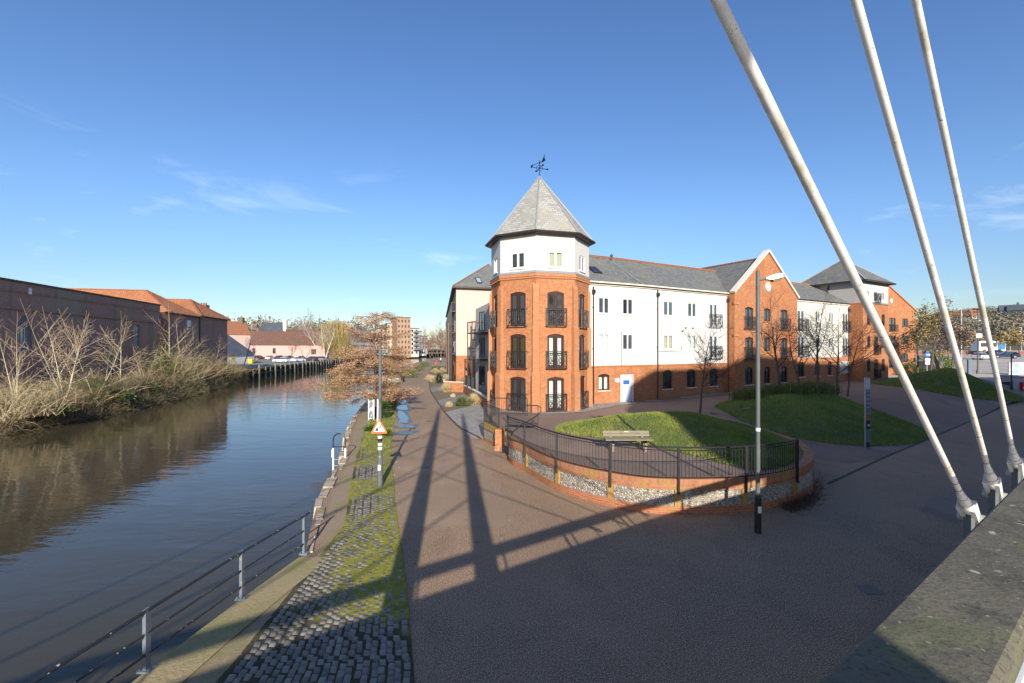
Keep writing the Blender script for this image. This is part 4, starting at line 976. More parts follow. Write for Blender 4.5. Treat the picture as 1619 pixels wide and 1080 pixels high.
def rail_line(pts, zt, zb, name='railing', parent=None, post_d=(), post_z=.62, bar_step=.11, mat_=BLACK):
    L_ = wlen(pts); m = MB(); m.tube([(*p, zt) for p in pts], .028, 6); m.build('top_rail', mat_, parent)
    m = MB(); m.tube([(*p, zb) for p in pts], .016, 6); m.tube([(*p, zt-.09) for p in pts], .012, 5); m.build('lower_rail', mat_, parent)
    q = MB(); n = int(L_/bar_step)
    for p, d in walk(pts, [L_*(i+.5)/n for i in range(n)]): q.bar((p.x, p.y, zb), (p.x, p.y, zt-.06), .016)
    q.build('balusters', mat_, parent)
    for p, d in walk(pts, sorted(post_d)):
        q = MB(); q.bar((p.x, p.y, post_z), (p.x, p.y, zt+.0), .065); q.build('post', mat_, parent)
e_i = max(i for i in range(len(WP)) if wlen(WP[:i+1] if i else WP[:2]) <= posts_d[-1]+.25)
RPTS = RP0[:e_i+1]
k_ = wlen(RPTS)/wlen(WP[:e_i+1])
rail_line(RPTS, 2.02, 1.12, parent=rl, post_d=[.05]+[min(x*k_, wlen(RPTS)-.02) for x in posts_d])
# low brick kerb carrying on round the lawn
kb = thing('brick_lawn_kerb', 'low curved brick kerb round the right end of the near lawn', 'kerb', (12.7, 22, 0))
KP = WALLS[END:]
m = MB(); n_ = len(KP)
sweep(m, KP, -.012, .3, lambda i: -.1, lambda i: 1.05-.02*i); m.build('kerb_wall', BR_WALL, kb)
# entrance steps, pier and flint end panel by the tower
sp = thing('entrance_steps', 'short concrete steps between brick pier and curved wall beside tower', 'steps', (.0, 21.6, 0))
m = MB(); d_ = Vector((.35,.94)).normalized(); n_ = Vector((d_.y, -d_.x)); s0 = Vector((-.2, 21.9))
for k in range(5):
    a = s0+d_*(.34*k)-n_*.75; b = s0+d_*(.34*k)+n_*.75; c = s0+d_*2.0+n_*.75; e_ = s0+d_*2.0-n_*.75
    z = .19*(k+1); m.hexa([(*a, z-.2), (*b, z-.2), (*c, z-.2), (*e_, z-.2)], [(*a, z), (*b, z), (*c, z), (*e_, z)])
m.build('tread', TERR, sp)
pw = thing('flint_end_wall', 'short flint wall with yellowed brick coping and brick pier by the tower steps', 'garden wall', (-1.2, 23.4, 0))
a, b = Vector((-1.55,24.6)), Vector((-.62,22.3)); EP = [(*a,), (*b,)]
m = MB(); sweep(m, EP, 0, .28, lambda i: -.05, lambda i: .2); m.build('brick_base', BR_WALL, pw)
m = MB(); sweep(m, EP, .03, .27, lambda i: .2, lambda i: .68); m.build('flint_panel', FLINT, pw)
m = MB(); sweep(m, EP, -.01, .29, lambda i: .68, lambda i: 1.0); m.build('brick_coping', YBR, pw)
m = MB(); m.box(-.82,-.36,22.05,22.5,-.05,1.04); m.build('pier', BR, pw)
rl2 = thing('landing_railing', 'black iron railings round the small landing at the tower foot', 'railing', (-.8, 23.5, 1))
LP = [(-.62,22.3),(-1.5,24.5),(-1.0,27.2)]; rail_line(LP, 2.0, 1.1, parent=rl2, post_d=[.03, 2.36, wlen(LP)-.03], post_z=.7)
LP2 = [(-1.0,27.2),(.9,26.9)]
for A_, B_ in (((-1.0,27.2),(.9,26.9)), ((-.2,23.9),(1.35,23.6))):
    q = MB(); A_, B_ = Vector(A_), Vector(B_); zt = 2.0
    q.tube([(*A_, zt), (*B_, zt)], .026, 6); q.tube([(*A_, 1.08), (*B_, 1.08)], .016, 6)
    for i in range(16): p = A_+(B_-A_)*i/15; q.bar((*p, .95), (*p, zt), .016 if i not in (0, 15) else .05)
    if A_.x > -.5: q.tube([(1.35,23.6,2.0),(1.5,23.57,1.9),(1.5,23.57,1.7),(1.3,23.55,1.5),(.9,23.2,1.3),(.4,22.6,1.15),(-.05,21.3,1.0)], .026, 6)
    q.build('handrail', BLACK, rl2)
# ------------------------------------------------------------------ bench
bn = thing('park_bench', 'weathered wooden bench with small pale plaque, facing out over the curved wall', 'bench', (4.6, 17.9, .95))
bx0, bx1 = 3.65, 5.5; by = 17.75
m = MB()
for k in range(3): m.box(bx0, bx1, by-.06+.16*k, by+.08+.16*k, 1.385, 1.43)
m.build('seat', OAK, bn); m = MB()
for k in range(2): m.hexa([(bx0,by+.44+.05*k,1.47+.105*k),(bx1,by+.44+.05*k,1.47+.105*k),(bx1,by+.49+.05*k,1.47+.105*k),(bx0,by+.49+.05*k,1.47+.105*k)], [(bx0,by+.48+.05*k,1.56+.105*k),(bx1,by+.48+.05*k,1.56+.105*k),(bx1,by+.53+.05*k,1.56+.105*k),(bx0,by+.53+.05*k,1.56+.105*k)])
m.build('backrest', OAK, bn)
for x in (bx0+.25, bx1-.33):
    m = MB(); m.box(x, x+.09, by-.03, by+.06, .93, 1.38); m.box(x, x+.09, by+.36, by+.46, .93, 1.38); m.hexa([(x,by+.4,1.3),(x+.09,by+.4,1.3),(x+.09,by+.46,1.3),(x,by+.46,1.3)], [(x,by+.53,1.66),(x+.09,by+.53,1.66),(x+.09,by+.59,1.66),(x,by+.59,1.66)]); m.box(x, x+.09, by-.03, by+.42, 1.28, 1.375); m.build('leg', OAK, bn)
m = MB(); m.box(4.5,4.68,by+.515,by+.527,1.59,1.645); m.build('plaque', UPVC, bn)
# ------------------------------------------------------------------ lamps and signs
def lamp(name, label, x, y, h, arm, base_mat, col_mat, baseh=1.0, r0=.085, r1=.055, ang=0., z=0):
    t = thing(name, label, 'street lamp', (x, y, z))
    m = MB(); m.lathe((x,y,z), [(r0*1.3,0),(r0*1.3,baseh-.06),(r0,baseh)], 16); m.build('base', base_mat, t)
    m = MB(); m.box(x-.045,x+.045,y-r0*1.3-.014,y-r0*1.3+.001,z+baseh*.55,z+baseh*.72); m.build('number_label', SIGNW, t)
    m = MB(); m.lathe((x,y,z+baseh), [(r0*.86,0),(r1,h-baseh),(r1*.6,h-baseh+.05)], 14); m.build('column', col_mat, t, smooth=False)
    ux, uy = math.cos(ang), math.sin(ang)
    def q(a, b, zz): return (x+ux*a-uy*b, y+uy*a+ux*b, z+h+zz)
    m = MB(); m.tube([q(0,0,-.22), q(.12,0,-.2), q(.3,0,-.17)], .032, 8); m.build('arm', col_mat, t)
    return t, q
l1, q = lamp('street_lamp', 'tall grey street lamp with black base in front of the flint wall', 6.65, 12.3, 7.05, .8, BLACK, GREYPOST, baseh=1.02, r0=.066, r1=.05)
m = MB()
prof = [(.2,.05,-.2,-.15),(.27,.08,-.215,-.12),(.35,.1,-.215,-.09),(.5,.12,-.19,-.045),(.63,.11,-.16,-.04),(.7,.06,-.14,-.06)]
for (a, w_, z0, z1), (a2, w2, z2, z3) in zip(prof, prof[1:]): m.hexa([q(a,-w_,z0), q(a2,-w2,z2), q(a2,w2,z2), q(a,w_,z0)], [q(a,-w_*.8,z1), q(a2,-w2*.8,z3), q(a2,w2*.8,z3), q(a,w_*.8,z1)])
hd = m.build('lamp_head', GALV, l1)
m = MB(); m.hexa([q(.4,-.06,-.27), q(.58,-.05,-.235), q(.58,.05,-.235), q(.4,.06,-.27)], [q(.35,-.09,-.2), q(.64,-.085,-.16), q(.64,.085,-.16), q(.35,.09,-.2)]); m.build('lens', mat('lamp_lens', (.3,.22,.1), .15), hd)
for z in (2.75,):
    m = MB(); m.tube([(6.65,12.3,z), (6.65,12.3,z+.09)], .06, 12); m.build('sticker', SIGNW if z < 2.9 else DARKF, l1)
l2, q = lamp('quayside_lamp', 'grey riverside street lamp carrying the triangular quay warning sign', -4.73, 16.3, 5.0, .5, GREYPOST, GREYPOST, baseh=1.15, r0=.075, r1=.05, ang=R(8))
m = MB()
for (a, w_, z0, z1), (a2, w2, z2, z3) in zip(prof, prof[1:]): m.hexa([q(a*.42+.02,-w_*.6,z0), q(a2*.42+.02,-w2*.6,z2), q(a2*.42+.02,w2*.6,z2), q(a*.42+.02,w_*.6,z0)], [q(a*.42+.02,-w_*.5,z1), q(a2*.42+.02,-w2*.5,z3), q(a2*.42+.02,w2*.5,z3), q(a*.42+.02,w_*.5,z1)])
m.build('lamp_head', GREYPOST, l2)
for z, mt in ((1.35, SIGNW), (1.5, SIGNW), (1.66, DARKF), (1.75, SIGNW)):
    m = MB(); m.tube([(-4.73,16.3,z), (-4.73,16.3,z+.1)], .08, 12); m.build('sticker', mt, l2)
# warning triangle
sg = thing('warning_sign', 'red-bordered triangular quayside warning sign on the riverside lamp', 'sign', (-4.73, 16.2, 2.2))
cx, cy, cz = -4.73, 16.19, 1.95
def tri(mb, s, y0, y1, zo=0):
    r = .035*s/.6; P3 = [(cx-s/2, cz+zo), (cx+s/2, cz+zo), (cx, cz+zo+s*.866)]
    pts = []
    for i in range(3):
        p = Vector(P3[i]); a = (Vector(P3[i-1])-p).normalized(); b = (Vector(P3[(i+1) % 3])-p).normalized(); pts += [p+a*.07*s/.6, p+(a+b)*.012, p+b*.07*s/.6]
    n = len(pts); i0 = len(mb.v); mb.v += [(p[0], y0, p[1]) for p in pts]+[(p[0], y1, p[1]) for p in pts]
    mb.f += [tuple(i0+k for k in range(n)), tuple(i0+n+k for k in reversed(range(n)))]+[(i0+k, i0+n+k, i0+n+(k+1) % n, i0+(k+1) % n) for k in range(n)]
m = MB(); tri(m, .62, cy-.006, cy+.006); m.build('border', ORANGE, sg)
m = MB(); tri(m, .43, cy-.0085, cy-.0062, .068); m.build('face', SIGNW, sg)
def flat(mb, pts, y0): 
    n = len(pts); i0 = len(mb.v); mb.v += [(cx+a, y0-.002, cz+b) for a, b in pts]+[(cx+a, y0, cz+b) for a, b in pts]
    mb.f += [tuple(i0+k for k in range(n)), tuple(i0+n+k for k in reversed(range(n)))]+[(i0+k, i0+n+k, i0+n+(k+1) % n, i0+(k+1) % n) for k in range(n)]
m = MB(); y0 = cy-.0087
flat(m, [(-.155,.09),(-.03,.09),(-.03,.2),(-.09,.2)], y0); flat(m, [(-.02,.1),(.13,.1),(.13,.112),(-.02,.112)], y0)
flat(m, [(-.02,.125),(.02,.135),(.06,.125),(.1,.135),(.13,.125),(.13,.135),(.1,.147),(.06,.137),(.02,.147),(-.02,.137)], y0)
flat(m, [(.0,.2),(.03,.19),(.07,.25),(.04,.275)], y0)      # falling figure: body, head, limbs
flat(m, [(.07+.024*math.cos(k), .3+.024*math.sin(k)) for k in [i*math.pi/5 for i in range(10)]], y0)
flat(m, [(.04,.27),(.0,.29),(-.005,.275),(.035,.25)], y0); flat(m, [(.065,.25),(.105,.235),(.11,.25),(.07,.268)], y0)
flat(m, [(.01,.2),(-.02,.175),(-.008,.165),(.03,.192)], y0); flat(m, [(.02,.195),(.015,.155),(.03,.155),(.038,.195)], y0)
m.build('symbol', SIGNK, sg)
m = MB(); m.box(cx-.09,cx+.09,cy+.006,cy+.05,cz+.08,cz+.12); m.box(cx-.09,cx+.09,cy+.006,cy+.05,cz+.34,cz+.38); m.build('bracket', GALV, sg)
# wayfinding totem on the right
tt = thing('wayfinding_totem', 'slim blue-grey wayfinding totem with white head at edge of middle lawn', 'totem', (17.65, 22.6, 0))
m = MB(); m.box(17.53,17.77,22.55,22.63,0,3.52); m.build('frame', GALV, tt)
SLB = mat('slate_blue_panel', (.13,.18,.23), .5, layers=((4,.5,.7,(.17,.22,.27),.5),))
for z0, z1, mt, nm_ in ((2.95,3.47,PANEL,'head_panel'),(1.75,2.93,SLB,'direction_panel'),(1.45,1.72,mat('rusty_orange_panel',(.36,.15,.04),.6),'orange_panel'),(.95,1.42,SIGNK,'map_panel'),(.35,.92,SLB,'lower_panel'),(.06,.32,SIGNK,'foot_panel')):
    m = MB(); m.box(17.555,17.745,22.535,22.5495,z0,z1); m.build(nm_, mt, tt)
m = MB()
for k in range(5): m.box(17.57,17.73,22.53,22.5345,2.85-.2*k,2.87-.2*k)
m.box(17.62,17.72,22.53,22.5345,1.12,1.2); m.build('lettering', SIGNW, tt)
# river ladder hoop
ld = thing('quay_ladder', 'white-footed ladder handrail hoop at the quay edge', 'ladder', (-7.75, 20.7, 0))
m = MB(); lx0, lx1, ly = -8.1, -7.55, 20.6
m.tube([(lx0,ly,.45)]+[(-7.825+.275*math.cos(a), ly, .82+.3*math.sin(a)) for a in [math.pi*(1-i/10) for i in range(11)]]+[(lx1,ly,.45)], .028, 8); m.tube([(lx0,ly,.52),(lx1,ly,.52)], .02, 6); m.build('hoop', BLACK, ld)
m = MB(); m.tube([(lx0,ly,-1.0),(lx0,ly,.46)], .04, 8); m.tube([(lx1,ly,-1.0),(lx1,ly,.46)], .04, 8); m.build('upright', UPVC, ld)
m = MB(); m.box(lx0-.05,lx0+.05,ly-.06,ly-.04,.05,.4); m.build('white_plate', UPVC, ld)
m = MB()
for k in range(4): m.tube([(lx0,ly,-.9+.28*k),(lx1,ly,-.9+.28*k)], .015, 6)
m.build('rung', GALV, ld)
# near river railing
rr_ = thing('quay_railing', 'peeling black and grey post railing along the river edge below the bridge', 'railing', (-5.4, 9, 0))
QB = mat('peeling_black_rail', (.022,.023,.027), .4, layers=((16,.64,.7,(.5,.5,.48),.8,2),(3,.6,.75,(.12,.09,.07),.5)))
QG = mat('blue_grey_post', (.15,.175,.205), .5, layers=((9,.58,.7,(.38,.38,.36),.5),(5,.62,.72,(.12,.1,.09),.6)))
rp = [(-6.35,1.0),(-6.1,3.0),(-5.87,5.0),(-5.64,7.02),(-5.36,9.03),(-5.02,10.99)]
for x, y in rp:
    m = MB(); m.bar((x,y,.03), (x,y,.97), .055, .1); m.box(x-.1,x+.1,y-.08,y+.08,.02,.05)
    for sx in (-.07,.07): m.lathe((x+sx,y-.05,.05), [(.02,0),(.02,.02),(.005,.03)], 6)
    m.build('post', QG, rr_)
for z, r in ((.95,.026),(.6,.018),(.28,.018)):
    m = MB(); m.tube([(x+.01,y-.02,z) for x,y in [(-6.5,-.2)]+rp]+([(-4.98,11.2,z)] if z > .9 else []), r, 8); m.build('rail', QB, rr_)
# ------------------------------------------------------------------ the footbridge we stand on
U = Vector((.8161,.5778)); NB = Vector((-.5778,.8161))
def bp_(u, n, z): v = U*u+NB*n; return (v.x, v.y, z)
br = thing('footbridge', 'cable-stayed footbridge with mossy timber handrail and white steel edge', 'footbridge', (0,0,3.3))
m = MB(); m.prism([bp_(-34,.66,0)[:2], bp_(-34,-3.2,0)[:2], bp_(.8,-3.2,0)[:2], bp_(2.5,-9,0)[:2], bp_(26,-9,0)[:2], bp_(26,.66,0)[:2]], 3.12, 3.3); m.build('deck', PANEL, br)  # unseen landing side widened so its shadow covers the near paving
def bbox(mb, u0, u1, n0, n1, z0, z1): mb.hexa([bp_(u0,n1,z0), bp_(u0,n0,z0), bp_(u1,n0,z0), bp_(u1,n1,z0)], [bp_(u0,n1,z1), bp_(u0,n0,z1), bp_(u1,n0,z1), bp_(u1,n1,z1)])
for n in (.66, -3.32):
    m = MB(); bbox(m, -34, 26 if n > 0 else .8, n, n+.12, 2.75, 3.56); m.build('edge_beam', MASTM, br)
rb_ = Vector((.628,.9496)).dot(NB)
for n0, n1, e1 in ((rb_-.2225, rb_, 26), (-2.95, -2.73, .5)):
    m = MB(); u = -30.
    while u < e1:
        L_ = min(3.2, e1-u)
        b = .012; z0, z1 = 4.2, 4.3
        c = [(n0,z0+b),(n0,z1-b),(n0+b,z1),(n1-b,z1),(n1,z1-b),(n1,z0+b),(n1-b,z0),(n0+b,z0)]
        i0 = len(m.v); K = len(c); m.v += [bp_(u, n, z) for n, z in c]+[bp_(u+L_-.004, n, z) for n, z in c]
        m.f += [tuple(i0+k for k in range(K)), tuple(i0+K+k for k in reversed(range(K)))]+[(i0+k, i0+K+k, i0+K+(k+1) % K, i0+(k+1) % K) for k in range(K)]; u += L_
    m.build('handrail', TIMBER, br)
    nc_ = (n0+n1)/2
    m = MB(); m.bar(bp_(-30,nc_,4.12), bp_(e1,nc_,4.12), .05); m.bar(bp_(-30,nc_,3.75), bp_(e1,nc_,3.75), .035); m.build('lower_rail', MASTM, br)
    u = -29.5
    while u < e1:
        m = MB(); m.bar(bp_(u,nc_,3.3), bp_(u,nc_,4.2), .07); m.bar(bp_(u+.25,nc_,3.3), bp_(u+.25,nc_,4.2), .05); m.build('post', MASTM, br); u += 2.2
m = MB(); m.tube([bp_(-30,rb_-.29,4.17), bp_(26,rb_-.29,4.17)], .028, 12); m.build('inner_rail', ROD, br, smooth=True)
MQ = .81
M1 = Vector((-.855,.267)); M1 = Vector((-.93,.3))
def solve_M():
    # outer mast base: on its shadow line and MQ out from the deck centre line
    best = None
    for i in range(-200, 200):
        y = i*.01; x = -.80-.131*y; d = abs(Vector((x, y)).dot(NB)-MQ)
        if best is None or d < best[0]: best = (d, x, y)
    return Vector(best[1:])-U*.3
M1 = solve_M(); M2 = M1-NB*3.9
for Mx, hh in ((M1, 15.6), (M2, 15.6)):
    m = MB(); m.tube([(Mx.x,Mx.y,0),(Mx.x,Mx.y,5),(Mx.x,Mx.y,10),(Mx.x,Mx.y,hh-1.2),(Mx.x,Mx.y,hh)], [.3,.29,.23,.12,.03], 20); m.build('mast', MASTM, br)
def anchor(px, py):
    dx, dz = (px-CX)/F, (HY-py)/F; k = Vector((dx, 1)).dot(NB); y = MQ/k; return Vector((dx*y, y, H+dz*y))
def at_mast(A, px):   # height on the mast where a stay passing that bearing at top of frame arrives
    r = (px-CX)/F; ax, ay = A.x, A.y; d = M1-Vector((ax, ay)); t = (ax-r*ay)/(r*d.y-d.x); y = ay+d.y*t; z = H+HY/F*y; return A.z+(z-A.z)/t
stays = [((1537,818),1135.5),((1574,783),1354),((1609,750),1449)]
for (px, py), top in stays:
    A = anchor(px, py); zt = at_mast(A, top-1); T = Vector((M1.x, M1.y, zt)); d = (T-A).normalized()
    m = MB(); m.tube([A+d*.42, A+d*4, T], [.019,.02,.02], 20, caps=False); rod = m.build('stay_rod', ROD, br, smooth=True)
    sd = d.cross(Vector((0,0,1))).normalized(); 
    f = MB(); f.tube([A+d*.17, A+d*.22, A+d*.36, A+d*.46], [.048,.05,.03,.021], 20); f.build('fork_socket', ROD, br, smooth=True)
    for a_, b_, r__ in ((.38,.386,.0285),(.28,.286,.042),(.52,.526,.0212),(.64,.645,.0212),(.9,.905,.0212)): f = MB(); f.tube([A+d*a_, A+d*b_], r__, 16); f.build('rust_ring', RUST, rod)
    up = sd.cross(d).normalized()
    for s in (-1, 1):
        f = MB(); o = sd*s*.04; i_ = sd*s*.018
        f.hexa([A-d*.08+o-up*.035, A-d*.08+i_-up*.035, A-d*.08+i_+up*.035, A-d*.08+o+up*.035], [A+d*.24+o*1.3-up*.045, A+d*.24+i_-up*.045, A+d*.24+i_+up*.045, A+d*.24+o*1.3+up*.045]); f.build('fork_prong', ROD, br)
    f = MB(); f.tube([A-sd*.08, A+sd*.08], .035, 12); f.build('pin', GALV, br)
    f = MB(); e = NB*.02; bt_ = Vector(bp_(Vector((A.x,A.y)).dot(U)-.1, MQ, 3.5))
    f.bar(bt_, A+d*.12, .03, .06); f.build('anchor_plate', GREYPOST, br)
    # matching stays: back to the other side of the mast and on the second mast
    AL = Vector((A.x, A.y)); ul = AL.dot(U)-M1.dot(U)
    for Mx, n, s in ((M1, MQ, -1), (M2, -3.4, 1), (M2, -3.4, -1)):
        if Mx is M2 and s == 1: continue
        b = Vector(bp_(Mx.dot(U)+s*ul*1.6, n, 3.5)); f = MB(); f.tube([b, (Mx.x, Mx.y, zt)], .03, 8); f.build('stay_rod', ROD, br)
# white nodes where stays meet the mast
# ------------------------------------------------------------------ apartment block behind us that throws the long shade
oc = thing('apartment_block', 'tall brick apartment block standing behind the bridge, out of view', 'building', (40,-12,0))
x0 = 11.95; oy = -6
prof2 = [(x0,0),(95,0),(95,27),(47,26.8),(34,24.4),(27.2,23.3),(24.0,21.9),(16.5,20.3),(14.2,18.8),(13.7,17),(x0,15.5)]
m = MB(); i0 = 0; n = len(prof2); m.v = [(x, oy, z) for x, z in prof2]+[(x, oy-12, z) for x, z in prof2]
m.f = [tuple(range(n)), tuple(n+k for k in reversed(range(n)))]+[(k, n+k, n+(k+1) % n, (k+1) % n) for k in range(n)]
m.build('wall', BR, oc)
m = MB()
for z in range(7):
    for k in range(18):
        if 2+3*z+1.6 < 15 or k > 3: m.box(13+4*k, 14.4+4*k, oy, oy+.05, 1.5+3*z, 3.1+3*z)
m.build('windows', GLASS, oc)
# ------------------------------------------------------------------ vegetation tools
def segs_mesh(name, segs, mat_, parent=None, k=4, col=None):
    """segs: rows of x0 y0 z0 x1 y1 z1 r0 r1 -> tapered prisms"""
    S = np.asarray(segs, np.float64); n = len(S)
    a, b = S[:, :3], S[:, 3:6]; d = b-a; L = np.linalg.norm(d, axis=1, keepdims=True)+1e-9; d = d/L
    up = np.where(np.abs(d[:, 2:3]) < .9, np.array([[0,0,1.]]), np.array([[1.,0,0]])); x = np.cross(d, up); x /= np.linalg.norm(x, axis=1, keepdims=True); y = np.cross(d, x)
    V = np.zeros((n, 2*k, 3)); ang = 2*np.pi*np.arange(k)/k
    for j in range(k):
        o = x*np.cos(ang[j])+y*np.sin(ang[j]); V[:, j] = a+o*S[:, 6:7]; V[:, k+j] = b+o*S[:, 7:8]
    base = (np.arange(n)*2*k)[:, None]; Fq = []
    for j in range(k): Fq.append(np.concatenate([base+j, base+(j+1) % k, base+k+(j+1) % k, base+k+j], 1))
    Fq = np.stack(Fq, 1).reshape(-1, 4)
    c = None if col is None else np.repeat(np.asarray(col), 2*k, axis=0)
    return np_mesh(name, V.reshape(-1, 3), Fq, mat_, parent, col=c, smooth=True)
def rv(r): 
    v = Vector((r.gauss(0,1), r.gauss(0,1), r.gauss(0,1))); return v.normalized()
def grow(r, p, d, L, rad, lvl, out, spread=.7, up=.15, nb=3, wander=.18, ratio=.62, tips=None, steps=4, minr=.004, start=.35, sub=0):
    """recursive branching; out[lvl] gets segments"""
    pts = [p]; st = L/steps; cd = d.copy(); r1 = max(minr, rad*.35)
    for i in range(steps):
        cd = (cd+rv(r)*wander+Vector((0,0,up*.5))).normalized(); q = pts[-1]+cd*st; pts.append(q)
        a0 = rad+(r1-rad)*i/steps; a1 = rad+(r1-rad)*(i+1)/steps
        out.append((*pts[-2], *q, a0, a1, sub))
    if lvl <= 0:
        if tips is not None: tips.append((pts[-1], cd)); tips.append((pts[len(pts)//2], cd))
        return
    for k in range(nb):
        t = start+(1-start)*(k+r.uniform(.2,.9))/nb; f = t*steps; i = min(int(f), steps-1); q = pts[i]+(pts[i+1]-pts[i])*(f-i)
        ld = (pts[i+1]-pts[i]).normalized(); s = ld.cross(rv(r)).normalized(); nd = (ld*(1-spread*.5)+s*spread+Vector((0,0,up))).normalized()
        grow(r, q, nd, L*ratio*r.uniform(.7,1.15)*(1.15-.45*t), max(minr, (rad+(r1-rad)*t)*.62), lvl-1, out, spread, up, nb, wander*1.15, ratio, tips, max(2, steps-1), minr, .2, sub+1)
    grow(r, pts[-1], cd, L*ratio*.8, r1, lvl-1, out, spread, up, nb, wander*1.15, ratio, tips, max(2, steps-1), minr, .2, sub+1)
def leaves(name, pos, size, cols, mat_, parent, aspect=.5, seed=1, droop=0.):
    g = np.random.default_rng(seed); P_ = np.asarray(pos); n = len(P_)
    a = g.normal(size=(n,3)); a[:, 2] = a[:, 2]*(1-droop)-droop; a /= np.linalg.norm(a, axis=1, keepdims=True)
    b = np.cross(a, g.normal(size=(n,3))); b /= np.linalg.norm(b, axis=1, keepdims=True)
    s = (g.uniform(.6,1.3,size=(n,1))*size)
    V = np.stack([P_-b*s*aspect*.5, P_+a*s*.5-b*0+b*s*aspect*.0, P_+b*s*aspect*.5, P_-a*s*.5], 1)
    V = np.stack([P_-a*s*.5, P_+b*s*aspect*.5, P_+a*s*.5, P_-b*s*aspect*.5], 1)
    Fq = np.arange(n*4).reshape(n, 4); ci = g.integers(0, len(cols), n); c = np.asarray(cols)[ci]*g.uniform(.75,1.2,size=(n,1))
    return np_mesh(name, V.reshape(-1,3), Fq, mat_, parent, col=np.repeat(c, 4, axis=0))
def blades(name, base, tip, width, cols, mat_, parent=None, seed=1, sag=0.):
    g = np.random.default_rng(seed); n = len(base); d = tip-base; s = np.cross(d, g.normal(size=(n,3))); s /= (np.linalg.norm(s, axis=1, keepdims=True)+1e-9)
    w = np.asarray(width).reshape(-1,1)*np.ones((n,1)); mid = base+d*.55; mid[:, 2] += sag*np.linalg.norm(d, axis=1)
    V = np.stack([base-s*w, base+s*w, mid-s*w*.7, mid+s*w*.7, tip], 1)
    b5 = (np.arange(n)*5)[:, None]; T = np.concatenate([b5+np.array([[0,1,2]]), b5+np.array([[1,3,2]]), b5+np.array([[2,3,4]])], 0)
    return np_mesh(name, V.reshape(-1,3), T, mat_, parent, col=np.repeat(cols, 5, axis=0))
def bare_tree(name, label, x, y, z, h, seed, bark=None, lean=(0,0), spread=.75, nb=4, lvl=3, r0=.09, stems=1, group=None, tc=(.085,.06,.05), tc2=None, ratio=.6, up=.12, tf=.54, cat='tree', fan=.5, minr=.006, wander=.14, st0=.45):
    r = random.Random(seed); t = thing(name, label, cat, (x,y,z), group); bark = bark or BARK; segs = []
    for s in range(stems):
        a = 2*math.pi*s/max(1,stems)+r.uniform(-.4,.4); d = Vector((lean[0], lean[1], 1))
        if stems > 1: d += Vector((math.cos(a)*fan*r.uniform(.5,1.2), math.sin(a)*fan*.8, 0))
        grow(r, Vector((x,y,z-.1)), d.normalized(), h*tf*r.uniform(.9,1.12), r0*(1 if stems == 1 else .62), lvl, segs, spread, up, nb, wander, ratio, None, 5, minr, st0)
    tr = [s[:8] for s in segs if s[8] == 0]; cr = [s[:8] for s in segs if s[8] > 0]
    segs_mesh('trunk', tr, bark, t, 8)
    c = np.array([np.array(tc if (tc2 is None or s[8] > 1) else tc2)*r.uniform(.75,1.25) for s in segs if s[8] > 0])
    segs_mesh('crown', cr, TWIG, t, 4, col=c)
    return t
def ivy(name, label, cat, x, y, z, w, h, n, pal, size=.09, seed=1, d=None):
    g = np.random.default_rng(seed); t = thing(name, label, cat, (x,y,z)); d = d or w
    u = g.normal(size=(n,3)); u /= np.linalg.norm(u,axis=1,keepdims=True); rad = g.uniform(.55,1.05,(n,1)); lump = 1+.22*np.sin(u[:,0:1]*5+seed)+.18*np.sin(u[:,1:2]*6+u[:,2:3]*5)
    p = u*rad*lump*np.array([[w/2,d/2,h/2]])+np.array([[x,y,z+h/2]]); p[:,2] = np.maximum(p[:,2], z+.02)
    m = MB(); r = random.Random(seed)
    for k in range(9): m.tube([(x+r.uniform(-.1,.1)*w,y+r.uniform(-.1,.1)*d,z-.05), (x+r.uniform(-.35,.35)*w,y+r.uniform(-.35,.35)*d,z+h*r.uniform(.5,.9))], [.015,.006], 5)
    m.build('stems', BARK, t); leaves('foliage', p, size, pal, LEAF, t, .6, seed); return t
# ------------------------------------------------------------------ left bank: the long brick warehouse wall
wx = lambda y: -44-.2105*(y-39)
W1a, W1b = (wx(33), 33.0), (wx(63.4), 63.4)
def left_wall(pa, pb): return W(pa, pb)     # outward normal faces the river
wW = W(W1a, W1b)
if wW.n.x < 0: raise SystemExit('normal')
wh = thing('brick_warehouse', 'long dark red brick warehouse wall with arched windows across the river', 'building', (*W1b, .6))
ops = []; it = []
for a, b, z0, z1, r, s in ((27,52,4.6,7.95,.9,'blind'),(136,147,4.9,7.75,.3,'w'),(211.5,223,5.0,8.0,.4,'half'),(66,84,1.2,3.4,.2,'w'),(206,221,1.2,3.6,.0,'w'),(233,245,1.2,3.6,.2,'w'),(170,184,1.2,3.4,.2,'w')):
    ops.append((wW.u(a), wW.u(b), z0, z1, r)); it.append((ops[-1], s))
m = MB(); ZT = 11.0; wall(m, wW, .2, ZT-.9, ops, depth=.3); wbox(m, wW, 0, wW.L, -.3, .08, ZT-.9, ZT-.12)
back = W(W1b, off(W1b, wW.n, -14)); wall(m, back, .2, ZT-.14); m.build('wall', BR_DK, wh)
m = MB(); wbox(m, wW, -.1, wW.L+.15, -.4, .16, ZT-.12, ZT+.06); m.build('parapet_coping', mat('mossy_coping', (.1,.1,.08), .95, layers=((3,.5,.65,(.13,.14,.04),.7),(9,.5,.7,(.2,.19,.17),.5))), wh)
m = MB(); wbox(m, wW, 0, wW.L, .003, .13, 8.42, 8.62); wbox(m, wW, 0, wW.L, .003, .07, 9.98, 10.08); m.build('string_course', BR_DK, wh)
WBLUE = mat('pale_blue_window', (.42,.47,.54), .5, layers=((3,.5,.7,(.3,.33,.38),.5),))
